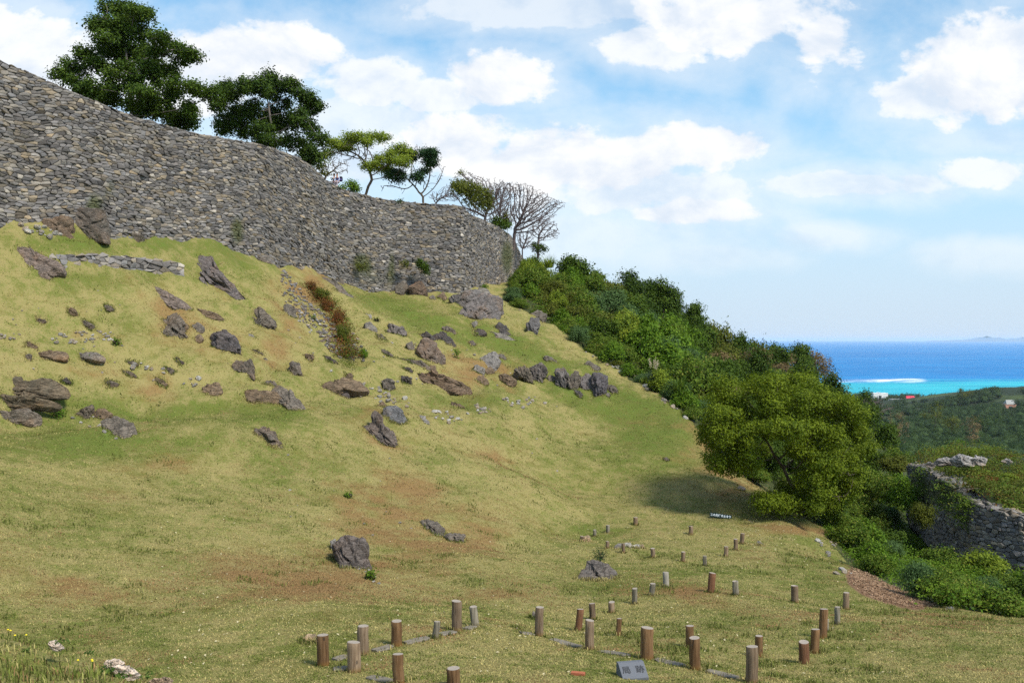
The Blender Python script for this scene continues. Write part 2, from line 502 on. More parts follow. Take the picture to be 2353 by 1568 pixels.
for q in [(860, 1170, 110, 60, .55), (950, 1120, 110, 40, .35, 25), (240, 850, 90, 26, .5), (330, 890, 60, 40, .4), (330, 920, 60, 30, .3), (380, 730, 70, 50, .45, 30), (450, 790, 80, 30, .3), (620, 810, 70, 60, .35, 40), (170, 770, 90, 12, .35),
          (700, 660, 60, 100, .5, 40), (560, 1330, 220, 60, .38), (900, 1290, 200, 50, .38), (760, 1350, 120, 30, .3), (80, 1350, 160, 60, .28), (1100, 1230, 160, 50, .3), (1020, 1250, 120, 40, .3), (1630, 1385, 90, 26, .4), (1560, 1360, 120, 20, .3),
          (1150, 1360, 160, 30, .2), (1640, 1030, 90, 70, .35, 25), (1700, 1120, 90, 40, .42), (1850, 1215, 110, 14, .7), (1110, 860, 80, 36, .5), (1040, 840, 60, 30, .3), (870, 950, 80, 14, .4), (870, 1010, 60, 30, .4), (380, 1060, 90, 30, .35), (1150, 1050, 60, 30, .3)]:
    spot(bare, *q)
for q in [(2000, 1345, 45, 26, 1.2, 20), (2070, 1375, 60, 20, 1.2, 20), (1975, 1320, 26, 22, 1.0), (1900, 1225, 50, 14, .6)]:
    spot(mulch, *q)
pat = np.clip(fbm(PV * np.array([.7, .7, 0]), 5, 61, .65) * 3.4 - 1.0, 0, 1.5); pat2 = np.clip(fbm(PV * np.array([.8, .8, 0]) + 40, 5, 63, .65) * 3.4 - 1.0, 0, 1.5)
green = .16 + (green - .16) * (.35 + .75 * pat); bare = bare * (.5 + 1.0 * pat2); green = np.minimum(green, .75)
gcol = np.c_[green, bare, mulch]
nx, ny = len(gx), len(gy)
ii, jj = np.meshgrid(np.arange(nx - 1), np.arange(ny - 1))
a_ = (jj * nx + ii).ravel()
GF = np.c_[a_, a_ + 1, a_ + nx + 1, a_ + nx]
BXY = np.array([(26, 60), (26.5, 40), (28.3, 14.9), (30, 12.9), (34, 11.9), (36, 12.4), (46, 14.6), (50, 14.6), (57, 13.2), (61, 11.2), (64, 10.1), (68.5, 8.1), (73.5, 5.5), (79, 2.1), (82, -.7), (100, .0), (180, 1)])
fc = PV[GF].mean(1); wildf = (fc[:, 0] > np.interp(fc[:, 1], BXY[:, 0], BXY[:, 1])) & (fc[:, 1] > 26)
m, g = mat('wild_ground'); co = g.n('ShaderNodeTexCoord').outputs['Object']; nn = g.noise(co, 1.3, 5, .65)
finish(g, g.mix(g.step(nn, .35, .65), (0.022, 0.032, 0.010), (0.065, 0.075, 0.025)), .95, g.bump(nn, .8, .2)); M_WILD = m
o = link('grassy_hillside', mesh('grassy_hillside', PV, GF, [M_LAWN, M_WILD], gcol, True, wildf.astype(int)))
tag(o, kind='structure')
GCOL = gcol.reshape(ny, nx, 3)

# ------------------------------------------------------------------ dry-stone masonry
def clip_poly(poly, nx_, ny_, c):
    out = []; n = len(poly)
    for i in range(n):
        a = poly[i]; b = poly[(i + 1) % n]
        da = a[0] * nx_ + a[1] * ny_ - c; db = b[0] * nx_ + b[1] * ny_ - c
        if da <= 0: out.append(a)
        if (da < 0 < db) or (db < 0 < da):
            t = da / (da - db); out.append((a[0] + (b[0] - a[0]) * t, a[1] + (b[1] - a[1]) * t))
    return out


STONE_COLS = np.array([(.125, .125, .135), (.15, .148, .152), (.105, .103, .108), (.175, .168, .16), (.20, .175, .14), (.145, .132, .118), (.118, .122, .135), (.24, .20, .15), (.27, .26, .25), (.165, .15, .13)])
STONE_COLS = STONE_COLS * np.array([1.09, 1.0, .89])
STONE_W = np.array([.2, .2, .15, .12, .035, .1, .1, .008, .012, .05]); STONE_W /= STONE_W.sum()


def masonry(path, T=400, cw=.40, rh=.225, seed=1, cap=1.0, below=.5, batter=.8, gap=.018, moss=None, jag=.12, tone=1.0, ztop_noise=.0):
    """path: (u, v_top, v_base, d) along a wall; returns V, F, rgba of its stones and of the dark core behind them"""
    rg = np.random.default_rng(seed)
    p = np.array(path, float); k = np.linspace(0, len(p) - 1, T)
    q = np.array([np.interp(k, np.arange(len(p)), p[:, i]) for i in range(4)]).T
    w = max(3, T // 40); ker = np.hanning(w + 2)[1:-1]; ker /= ker.sum()
    q = np.array([np.convolve(np.pad(q[:, i], w // 2, mode='reflect', reflect_type='odd'), ker, 'valid')[:T] for i in range(4)]).T
    B = np.array([P(a, c, d) for a, b, c, d in q]); Tn = np.array([P(a, b, d + batter) for a, b, c, d in q])
    tan = np.gradient(B[:, :2], axis=0); tan /= np.linalg.norm(tan, axis=1)[:, None]
    nrm = np.c_[tan[:, 1], -tan[:, 0]]
    s = np.r_[0, np.cumsum(np.linalg.norm(np.diff(B[:, :2], axis=0), axis=1))]
    h = np.linalg.norm(Tn - B, axis=1); L = s[-1]
    def ev(S, t, dep):
        S = np.clip(S, 0, L); f = lambda A: np.array([np.interp(S, s, A[:, i]) for i in range(A.shape[1])]).T
        b, tt, n = f(B), f(Tn), f(nrm); hh = np.interp(S, s, h)
        fr = np.minimum(t / hh, 1.0); over = np.maximum(t - hh, 0)
        pt = b + (tt - b) * fr[:, None]
        pt[:, :2] -= n * over[:, None]
        nn = np.c_[n, np.full(len(n), .12)]
        up = np.clip(over / .12, 0, 1)[:, None]
        nn = nn * (1 - up) + np.array([0, 0, 1.0]) * up
        return pt + nn * dep[:, None]
    A = cw / rh                                   # vertical stretch that makes cells flat
    # seeds in courses
    seeds = []
    hm = h.max() + cap + below
    nr = int(hm / rh) + 2
    for r in range(nr):
        t = -below + r * rh
        x = rg.uniform(0, cw)
        while x < L:
            hh = np.interp(x, s, h)
            if t < hh + cap:
                seeds.append((x, t + rg.normal(0, rh * .17) + .35 * rh * math.sin(x * .8 + r * .05)))
            x += cw * rg.choice([.6, .8, 1.0, 1.25, 1.6], p=[.2, .24, .22, .2, .14])
    seeds = np.array(seeds)
    keep = rg.random(len(seeds)) > .15
    seeds = seeds[keep]
    xs = seeds[:, 0]; ys = seeds[:, 1] * A
    bins = {}
    bs = cw * 1.3
    for i in range(len(xs)): bins.setdefault((int(xs[i] // bs), int(ys[i] // bs)), []).append(i)
    polys = []
    for i in range(len(xs)):
        x, y = xs[i], ys[i]; r = cw * 1.25
        poly = [(x - r, y - r), (x + r, y - r), (x + r, y + r), (x - r, y + r)]
        bx, by = int(x // bs), int(y // bs)
        for dx in (-2, -1, 0, 1, 2):
            for dy in (-2, -1, 0, 1, 2):
                for j in bins.get((bx + dx, by + dy), ()):
                    if j == i: continue
                    ex, ey = xs[j] - x, ys[j] - y
                    if ex * ex + ey * ey > 6.3 * r * r: continue
                    poly = clip_poly(poly, ex, ey, ex * (x + xs[j]) * .5 + ey * (y + ys[j]) * .5)
                    if len(poly) < 3: break
        if len(poly) >= 3: polys.append((i, poly))
    V = []; F4 = []; F3 = []; C = []
    base = 0
    for i, poly in polys:
        p2 = np.array(poly); p2[:, 1] /= A
        # drop tiny edges, then cut the corners
        e = np.linalg.norm(np.roll(p2, -1, 0) - p2, axis=1); p2 = p2[e > .02]
        if len(p2) < 3: continue
        nxt = np.roll(p2, -1, 0)
        p2 = np.stack([p2 * .93 + nxt * .07, p2 * .07 + nxt * .93], 1).reshape(-1, 2)
        c = p2.mean(0); d = p2 - c; rad = np.linalg.norm(d, axis=1).mean()
        if rad < .03: continue
        p2 = c + d * (1 - gap / rad) * rg.normal(1, .03, (len(d), 1))
        n = len(p2)
        if c[1] > np.interp(c[0], s, h) - .1 and rg.random() < .2: continue
        out = abs(rg.normal(.0, .03)) + .03
        tx, ty = rg.normal(0, .2, 2)
        S = np.r_[p2[:, 0], p2[:, 0], c[0] + (p2[:, 0] - c[0]) * .82, c[0]]
        Tt = np.r_[p2[:, 1], p2[:, 1], c[1] + (p2[:, 1] - c[1]) * .78, c[1]]
        fr = out + (S - c[0]) * tx + (Tt - c[1]) * ty
        dep = np.r_[np.full(n, -.16), fr[:n] - .024, fr[2 * n - n:3 * n - n] * 0 + fr[2 * n:3 * n], fr[-1] + .012]
        dep[2 * n:3 * n] += rg.normal(0, .008, n)
        V.append(np.c_[S, Tt, dep])
        ar = np.arange(n); nx2 = (ar + 1) % n
        F4.append(np.c_[ar, nx2, nx2 + n, ar + n] + base); F4.append(np.c_[ar + n, nx2 + n, nx2 + 2 * n, ar + 2 * n] + base)
        F3.append(np.c_[ar + 2 * n, nx2 + 2 * n, np.full(n, 3 * n)] + base)
        cc = STONE_COLS[rg.choice(len(STONE_COLS), p=STONE_W)] * np.clip(rg.normal(1, .24), .5, 1.8) * tone
        C.append(np.tile(cc, (3 * n + 1, 1))); base += 3 * n + 1
    V = np.concatenate(V); C = np.concatenate(C)
    W = ev(V[:, 0], V[:, 1], V[:, 2])
    al = np.ones(len(W))
    if moss is not None:
        u_, v_ = to_uv(W)
        for (mu, mv, ma, mb, amt) in moss: al -= amt * np.exp(-((u_ - mu) / ma) ** 2 - ((v_ - mv) / mb) ** 2)
    stones = (W, [np.concatenate(F4), np.concatenate(F3)], np.c_[C, np.clip(al, 0, 1)])
    # core
    nS = 160; S = np.linspace(0, L, nS); rows = []
    hh = np.interp(S, s, h); z0 = np.zeros(nS)
    rows.append(ev(S, z0 - below - .5, z0 - .10)); rows.append(ev(S, hh * .5, z0 - .10)); rows.append(ev(S, hh - .12, z0 - .10))
    rows.append(ev(S, hh + .25, z0 - .12)); rows.append(ev(S, hh + cap + .2, z0 - .12)); r5 = ev(S, hh + cap + .25, z0 - .2); r5[:, 2] -= hh + 1.5; rows.append(r5)
    CV_ = np.concatenate(rows); nr_ = len(rows); CF = []
    for r in range(nr_ - 1):
        i = np.arange(nS - 1) + r * nS; CF.append(np.c_[i, i + 1, i + nS + 1, i + nS])
    core = (CV_, np.concatenate(CF), np.tile((.05, .047, .045, 1.0), (len(CV_), 1)))
    return stones, core, (s, B, Tn, nrm, h)


WALL = [(-260, 30, 492, 45), (-120, 88, 505, 47.8), (0, 140, 521, 50.2), (70, 168, 531, 51.5), (150, 205, 526, 53), (230, 238, 533, 54.6), (300, 266, 548, 56.2), (444, 306, 563, 60), (535, 322, 567, 62.5), (600, 333, 576, 64.8), (640, 345, 597, 66.6), (690, 364, 620, 69), (720, 385, 634, 70.6), (745, 412, 648, 72), (790, 437, 662, 74.2),
        (850, 451, 674, 76.6), (900, 462, 676, 78.4), (960, 467, 678, 79.2), (1029, 471, 682, 80), (1062, 474, 686, 80.6), (1082, 494, 690, 83), (1112, 506, 690, 87), (1146, 523, 682, 91.5), (1170, 538, 668, 97), (1183, 556, 650, 101), (1196, 585, 640, 106), (1205, 600, 640, 112)]
MOSS = [(215, 470, 26, 40, .7), (255, 430, 20, 40, .5), (545, 530, 22, 45, .75), (830, 600, 26, 26, .7), (860, 640, 60, 40, .45), (1165, 590, 22, 60, .75), (900, 600, 12, 60, .5), (190, 500, 40, 20, .4), (720, 500, 30, 40, .25)]
st, core, WINFO = masonry(WALL, moss=MOSS, seed=3, cw=.37, rh=.150, gap=.009, tone=1.12)
wall = link('castle_wall', mesh('castle_wall', st[0], st[1], M_STONE, st[2]))
tag(wall, 'long high grey dry-stone castle wall curving along the top of the slope', 'wall')
link('wall_core', mesh('wall_core', core[0], core[1], M_STONE, core[2]), wall)

# ground behind the wall
s_, B_, T_, N_, h_ = WINFO
idx = np.linspace(0, len(T_) - 1, 120).astype(int)
rows = []
for off, dz in ((.9, -.95), (4, -.9), (14, -.6), (45, 1.0)):
    r = T_[idx].copy(); r[:, :2] -= N_[idx] * off; r[:, 2] += dz; rows.append(r)
V = np.concatenate(rows); V[:, 2] += (fbm(V * .4, 3, 5) - .5) * .3
n = len(idx); F = np.concatenate([np.c_[np.arange(n - 1), np.arange(1, n), np.arange(1, n) + n, np.arange(n - 1) + n] + k * n for k in range(3)])
o = link('hilltop_ground', mesh('hilltop_ground', V, F, M_LAWN, np.tile((.5, .2, 0), (len(V), 1)), True)); tag(o, kind='structure')
def wall_top(u):
    """point and outward normal on the wall's top edge where it appears at column u"""
    uq = CU + T_[:, 0] / T_[:, 1] * FPX; i = int(np.argmin(np.abs(uq - u))); return T_[i].copy(), N_[i].copy()
# ------------------------------------------------------------------ sea, coast plain, distant island
SEA_Z = -100.0


def build_sea():
    m, g = mat('sea')
    co = g.n('ShaderNodeNewGeometry').outputs['Position']
    x, y, z = g.sep(co)
    wob = g.noise(g.scalev(co, .0022, .0012, 0), 1.0, 4, .6)
    yy = g.m('ADD', y, g.m('MULTIPLY', g.m('SUBTRACT', wob, .5), 420))
    yy = g.m('ADD', yy, g.m('MULTIPLY', x, -0.12))
    lag = g.step(g.m('ADD', yy, g.m('MULTIPLY', g.m('SUBTRACT', g.noise(g.scalev(co, .003, .008, 0), 1.0, 4, .6), .5), 500)), 2080, 2420, 1.0, 0.0)
    n1 = g.noise(g.scalev(co, .004, .012, 0), 1.0, 5, .65)
    n2 = g.noise(g.scalev(co, .0006, .0022, 0), 1.0, 5, .6)
    deep = g.mix(g.step(g.m('ADD', n1, g.m('MULTIPLY', n2, .8)), .6, 1.2), (0.001, 0.120, 0.36), (0.006, 0.215, 0.52))
    shal = g.mix(g.step(n1, .3, .7), (0.008, 0.30, 0.42), (0.03, 0.45, 0.54))
    c = g.mix(lag, deep, shal)
    # surf on the reef edge
    fn = g.noise(g.scalev(co, .015, .03, 0), 1.0, 5, .7); fl = g.noise(g.scalev(co, .0022, .006, 0), 1.0, 3, .6)
    band = g.m('MULTIPLY', g.step(yy, 2170, 2260), g.step(yy, 2330, 2430, 1, 0))
    xr = g.m('DIVIDE', x, y)
    along = g.m('ADD', g.m('MULTIPLY', g.step(xr, .40, .46, 1, .0), .495), g.m('MULTIPLY', g.step(xr, .47, .48), .16))
    foam = g.step(g.m('ADD', g.m('ADD', g.m('MULTIPLY', fn, .55), g.m('MULTIPLY', fl, .45)), g.m('SUBTRACT', along, .5)), .46, .56)
    foam = g.m('MULTIPLY', foam, band)
    c = g.mix(foam, c, (0.85, 0.88, 0.9))
    caps = g.step(g.noise(g.scalev(co, .02, .008, 0), 1.0, 2, .5), .80, .83, 0, .5)
    c = g.mix(caps, c, (.7, .75, .8))
    bn = g.noise(g.scalev(co, .02, .03, 0), 1.0, 4, .6)
    finish(g, c, .6, g.bump(bn, .3, 3.0), .05)
    V = []; ds = [1200, 1900, 2600, 4000, 8000, 20000, 60000]
    for d in ds: V += [(-.9 * d - 400, d, SEA_Z), (1.1 * d + 400, d, SEA_Z)]
    F = [(2 * i, 2 * i + 1, 2 * i + 3, 2 * i + 2) for i in range(len(ds) - 1)]
    o = link('sea', mesh('sea', V, [np.array(F)], m)); tag(o, kind='structure')


build_sea()

FH = [(1.0, 0)]
def far_z(x, y):
    x = np.asarray(x, float); y = np.asarray(y, float)
    z = np.interp(y, [90, 170, 260, 420, 700, 1100, 1500, 1780, 1950, 2200], [-27, -33, -41, -53, -68, -84, -95, -100.5, -103, -104])
    z = z + 30 * np.exp(-((x - 655) / 120) ** 2 - ((y - 1250) / 200) ** 2)
    z = z + 3 * np.exp(-((x - 330) / 110) ** 2 - ((y - 900) / 160) ** 2) + 6 * np.exp(-((x - 520) / 120) ** 2 - ((y - 900) / 120) ** 2)
    z = z + 4 * np.exp(-((x - 150) / 60) ** 2 - ((y - 330) / 110) ** 2)
    z = z + (fbm(np.c_[x.ravel() / 90, y.ravel() / 90, x.ravel() * 0], 3, 21).reshape(x.shape) - .5) * 10 * np.clip((1650 - y) / 300, .1, 1)
    return z


ys_ = np.r_[np.linspace(90, 400, 40), np.linspace(410, 2200, 90)]
ts_ = np.linspace(0, 1, 110)
FX = np.array([[40 + (y * .72 + 60 - 40) * t + (-60 * (1 - t) if y > 200 else 0) for t in ts_] for y in ys_]); FY = np.repeat(ys_[:, None], len(ts_), 1)
FZ = far_z(FX, FY)
n = len(ts_); a_, b_ = np.meshgrid(np.arange(n - 1), np.arange(len(ys_) - 1)); k = (b_ * n + a_).ravel()
m, g = mat('valley_floor')
co = g.n('ShaderNodeTexCoord').outputs['Object']
nn = g.noise(co, .02, 4); finish(g, g.mix(g.step(nn, .5, .66), (0.020, 0.032, 0.012), (0.060, 0.085, 0.024)), .95)
M_VALLEY = m
o = link('valley_ground', mesh('valley_ground', np.c_[FX.ravel(), FY.ravel(), FZ.ravel()], np.c_[k, k + 1, k + n + 1, k + n], m, None, True)); tag(o, kind='structure')

# island on the horizon
def island():
    m_ = plain('island_slopes', (.05, .07, .05), .95)
    pr = [(2140, 0), (2200, 2), (2240, 6), (2268, 11), (2290, 8), (2315, 5), (2345, 9), (2375, 12), (2410, 8), (2470, 4), (2540, 0)]
    d = 42000.0; V = []; N = 80
    us = np.linspace(2140, 2540, N); hs = np.interp(us, *zip(*pr)) + 1.2 * (fbm(np.c_[us / 14, us * 0, us * 0], 4, 2) - .5) * 4
    hs = np.maximum(hs, 0)
    for dd, f in ((-900, 0), (-300, .75), (0, 1), (500, .5), (900, 0)):
        for u, h in zip(us, hs): V.append(((u - CU) / FPX * d, d + dd, SEA_Z - 2 + (h * f + 1.2) * d / FPX * (1 if f else 0)))
    F = np.concatenate([np.c_[np.arange(N - 1), np.arange(1, N), np.arange(1, N) + N, np.arange(N - 1) + N] + r * N for r in range(4)])
    o = link('distant_island_hills', mesh('distant_island_hills', V, F, m_, None, True)); tag(o, kind='structure')


island()

# ------------------------------------------------------------------ buildings by the coast
M_WHITE = plain('white_render', (.82, .82, .80), .8, .05, .6)
M_GREYC = plain('weathered_concrete', (.33, .33, .32), .9, .15, .5)
M_REDR = plain('red_roof', (.62, .05, .09), .6, .08, .5)
M_BRNR = plain('terracotta_roof', (.36, .13, .095), .8, .12, .5)
M_DARKW = plain('window_dark', (.05, .06, .075), .25, .1, 1)


def boxes(bl):
    V = []; F = []
    for (x0, x1, y0, y1, z0, z1) in bl:
        b = len(V); V += [(x, y, z) for z in (z0, z1) for x, y in ((x0, y0), (x1, y0), (x1, y1), (x0, y1))]
        F += [[b + i for i in f] for f in ((3, 2, 1, 0), (4, 5, 6, 7), (0, 1, 5, 4), (1, 2, 6, 5), (2, 3, 7, 6), (3, 0, 4, 7))]
    return V, [np.array(F)]


def bpart(name, bl, m, par, bev=0):
    V, F = boxes(bl); return link(name, mesh(name, V, F, m), par)


def building(name, u0, u1, vt, vb, d, label, wallm, cat='building'):
    p = P((u0 + u1) / 2, vb, d); w = (u1 - u0) / FPX * d; h = (vb - vt) / FPX * d
    return empty(name, p, label, cat), w, h


b, w, h = building('hotel_building', 2003, 2036, 902, 917, 1560, 'flat-roofed white block standing alone at the edge of the lagoon', M_WHITE)
bpart('wall', [(-w / 2, w / 2, -7, 7, -8, h * .92)], M_WHITE, b)
bpart('parapet', [(-w / 2 - .2, -w * .2, -7.2, 7.2, h * .92, h), (-w * .1, w * .05, -7.2, 7.2, h * .92, h * 1.06), (w * .2, w / 2 + .2, -7.2, 7.2, h * .92, h)], M_WHITE, b)
bpart('window', [(-w * .15, w * .05, -7.1, -6.9, 0, h * .62)], M_DARKW, b)
bpart('window', [(w * .2, w * .24, -7.1, -6.9, h * .1, h * .5)], M_DARKW, b)
bpart('window', [(-w * .28, -w * .22, -7.1, -6.9, h * .3, h * .55)], M_DARKW, b)


def gable(name, w, dd, h0, h1, m, par, ov=.4):
    V = [(-w / 2 - ov, -dd - ov, h0), (w / 2 + ov, -dd - ov, h0), (w / 2 + ov, dd + ov, h0), (-w / 2 - ov, dd + ov, h0), (-w / 2 * .8, 0, h1), (w / 2 * .8 , 0, h1)]
    F4 = [(0, 1, 5, 4), (2, 3, 4, 5), (3, 2, 1, 0)]; F3 = [(1, 2, 5), (3, 0, 4)]
    return link(name, mesh(name, V, [np.array(F4), np.array(F3)], m), par)


b, w, h = building('house', 2079, 2101, 909, 920, 1500, 'white house with a bright red roof above the long grey hall', M_WHITE)
bpart('wall', [(-w / 2, w / 2, -5, 5, -6, h * .55)], M_WHITE, b); gable('roof', w, 5, h * .5, h * 1.02, M_REDR, b)
bpart('window', [(-w * .1, w * .12, -5.1, -4.9, 0, h * .3)], M_DARKW, b); bpart('window', [(w * .25, w * .42, -5.1, -4.9, 0, h * .3)], M_DARKW, b)
b, w, h = building('school_hall', 2046, 2108, 915, 927, 1380, 'long low grey hall with white posts below the red-roofed house', M_GREYC)
bpart('wall', [(-w / 2, w / 2, -4, 5, -5, h * .6)], M_DARKW, b)
bpart('roof', [(-w / 2 - .6, w / 2 + .6, -5, 5.5, h * .62, h * .92)], M_GREYC, b)
bpart('balcony', [(w * .28, w * .49, -5.2, -4.1, -2, h * .18)], M_WHITE, b)
for k in range(6): bpart('post', [(-w * .46 + k * w * .17, -w * .44 + k * w * .17, -5, -4.1, -4, h * .6)], M_WHITE, b)
b, w, h = building('house', 2112, 2142, 913, 922, 1520, 'low house with a dull brick-red roof among the coastal trees', M_WHITE)
bpart('wall', [(-w / 2, w / 2, -5, 5, -6, h * .45)], M_GREYC, b); gable('roof', w, 5, h * .42, h * .95, M_BRNR, b)
b, w, h = building('house', 2306, 2330, 918, 942, 1080, 'tall salmon-coloured house with a white gable on the small green hill', M_WHITE)
bpart('wall', [(-w / 2, w / 2, -4, 4, -6, h * .62)], plain('salmon_render', (.58, .30, .22), .85, .08, .6), b); gable('roof', w * .8, 4, h * .6, h, M_GREYC, b)
bpart('window', [(-w * .2, w * .1, -4.1, -3.9, h * .15, h * .42)], M_DARKW, b)
b, w, h = building('water_tower', 2324, 2328, 917, 936, 1080, 'thin pale tower beside the salmon-coloured house', M_WHITE, 'tower')
bpart('shaft', [(-w / 2, w / 2, -1, 1, -6, h * .9)], M_GREYC, b); bpart('platform', [(-w, w, -1.8, 1.8, h * .8, h * .86)], M_GREYC, b)
b, w, h = building('shed', 2032, 2042, 917, 922, 1450, 'tiny white shed between the white block and the grey hall', M_WHITE, 'shed')
bpart('wall', [(-w / 2, w / 2, -2, 2, -4, h * .8)], M_WHITE, b); bpart('roof', [(-w / 2 - .3, w / 2 + .3, -2.3, 2.3, h * .8, h)], M_GREYC, b)


# ------------------------------------------------------------------ leaves, crowns, branches
def leaf_quads(pos, nrm, size, asp=.55, rg=rng, curl=.0):
    """one leaf blade (a folded kite of two quads -> 4 verts) per point"""
    n = len(pos); nrm = nrm / np.maximum(np.linalg.norm(nrm, axis=1), 1e-6)[:, None]
    r = rg.normal(size=(n, 3)); t = r - (r * nrm).sum(1)[:, None] * nrm; t /= np.maximum(np.linalg.norm(t, axis=1), 1e-6)[:, None]
    b = np.cross(nrm, t); s = (size * rg.uniform(.7, 1.3, n))[:, None]
    V = np.stack([pos - t * s * .5, pos + b * s * asp * .5 + nrm * s * .08, pos + t * s * .5, pos - b * s * asp * .5 + nrm * s * .08], 1).reshape(-1, 3)
    F = np.arange(4 * n).reshape(n, 4)
    return V, F


def clump_leaves(cl, count, size, rg, asp=.55, up=.45, shell=.55, flat=.0):
    """cl: (cx,cy,cz,rx,ry,rz) rows. Leaves gather in sprays near each clump's skin."""
    cl = np.asarray(cl, float); vol = cl[:, 3] * cl[:, 4] + cl[:, 3] * cl[:, 5]
    pk = rg.choice(len(cl), count, p=vol / vol.sum())
    # sprays: several leaves share a twig tip
    ns = max(1, count // 13)
    spk = rg.choice(len(cl), ns, p=vol / vol.sum())
    d = rg.normal(size=(ns, 3)); d /= np.linalg.norm(d, axis=1)[:, None]; d[:, 2] = np.where(rg.random(ns) < .55, np.abs(d[:, 2]), d[:, 2])
    rad = shell + (1.04 - shell) * rg.random(ns) ** .6
    rad *= 1 + .34 * (vnoise(d * 2.3 + spk[:, None] * 3.1, 4) - .5) * 2
    tip = cl[spk, :3] + d * cl[spk, 3:] * rad[:, None]
    which = rg.integers(0, ns, count)
    pos = tip[which] + rg.normal(size=(count, 3)) * size * .95
    nn = d[which] * 1.1 + rg.normal(size=(count, 3)) * .5 + np.array([0, 0, up])
    V, F = leaf_quads(pos, nn, np.full(count, size), asp, rg)
    tint = np.clip(rg.random(ns)[which] * .55 + rg.random(count) * .45 , 0, 1)
    C = np.repeat(np.c_[tint, rg.random(count), rg.random(count)], 4, 0)
    return V, F, C


def colonize(att, roots, step, di, dk, iters, rg, grav=0.0):
    """space colonisation: returns node positions and parent indices"""
    pos = [np.array(p, float) for p in roots]; par = [-1] + list(range(len(roots) - 1))
    att = np.array(att, float); alive = np.ones(len(att), bool)
    A = np.array(pos)
    D = ((att[:, None] - A[None]) ** 2).sum(-1); near_ = D.argmin(1); nd = D.min(1)
    for it in range(iters):
        ok = alive & (nd < di * di)
        if not ok.any():
            ok = alive
            if not ok.any(): break
            j = np.nonzero(ok)[0][nd[ok].argmin()]; ok = np.zeros(len(att), bool); ok[j] = True
        v = att[ok] - A[near_[ok]]; v /= np.maximum(np.linalg.norm(v, axis=1), 1e-6)[:, None]
        S = np.zeros((len(A), 3)); np.add.at(S, near_[ok], v)
        g_ = np.unique(near_[ok]); dr = S[g_] + rg.normal(0, .34, (len(g_), 3)); dr[:, 2] += grav
        dr /= np.maximum(np.linalg.norm(dr, axis=1), 1e-6)[:, None]
        new = A[g_] + dr * step
        b = len(A); A = np.r_[A, new]; par += list(g_)
        D = ((att[:, None] - new[None]) ** 2).sum(-1); m_ = D.min(1); am = D.argmin(1)
        up = m_ < nd; nd[up] = m_[up]; near_[up] = am[up] + b
        alive &= nd > dk * dk
        if len(A) > 15000: break
    return A, np.array(par)


def branch_mesh(A, par, tip, base, power=2.55, sides=5, rg=rng):
    n = len(A); r = np.zeros(n); ch = np.zeros(n)
    acc = np.zeros(n)
    for i in range(n - 1, -1, -1):
        rr = tip ** power if acc[i] == 0 else acc[i]
        acc[i] = rr
        if par[i] >= 0: acc[par[i]] += rr
    r = acc ** (1 / power); r = np.minimum(r, base)
    e = np.array([(par[i], i) for i in range(n) if par[i] >= 0])
    a, b = A[e[:, 0]], A[e[:, 1]]; t = b - a; ln = np.linalg.norm(t, axis=1); ok = ln > 1e-5
    e, a, b, t = e[ok], a[ok], b[ok], t[ok] / ln[ok][:, None]
    ref = np.where(np.abs(t[:, 2:3]) < .9, [[0, 0, 1.0]], [[1.0, 0, 0]]); x = np.cross(t, ref); x /= np.linalg.norm(x, axis=1)[:, None]; y = np.cross(t, x)
    # child tubes start at the child's own (smaller) radius when they leave a fork
    ra = np.minimum(r[e[:, 0]], r[e[:, 1]] * 1.35); rb = r[e[:, 1]]
    ang = np.arange(sides) * 2 * math.pi / sides; c, s = np.cos(ang), np.sin(ang)
    ring = x[:, None] * c[None, :, None] + y[:, None] * s[None, :, None]
    b2 = b + t * (rb * .4)[:, None]
    V = np.concatenate([a[:, None] + ring * ra[:, None, None], b2[:, None] + ring * rb[:, None, None]], 1).reshape(-1, 3)
    k = np.arange(len(e))[:, None] * 2 * sides; i = np.arange(sides); j = (i + 1) % sides
    F = np.stack([k + i, k + j, k + j + sides, k + i + sides], -1).reshape(-1, 4)
    return V, F, r


def in_ell(cl, n, rg):
    cl = np.asarray(cl, float); vol = cl[:, 3] * cl[:, 5]; k = rg.choice(len(cl), n, p=vol / vol.sum())
    d = rg.normal(size=(n, 3)); d /= np.linalg.norm(d, axis=1)[:, None]
    return cl[k, :3] + d * cl[k, 3:] * (rg.random(n) ** .45)[:, None]


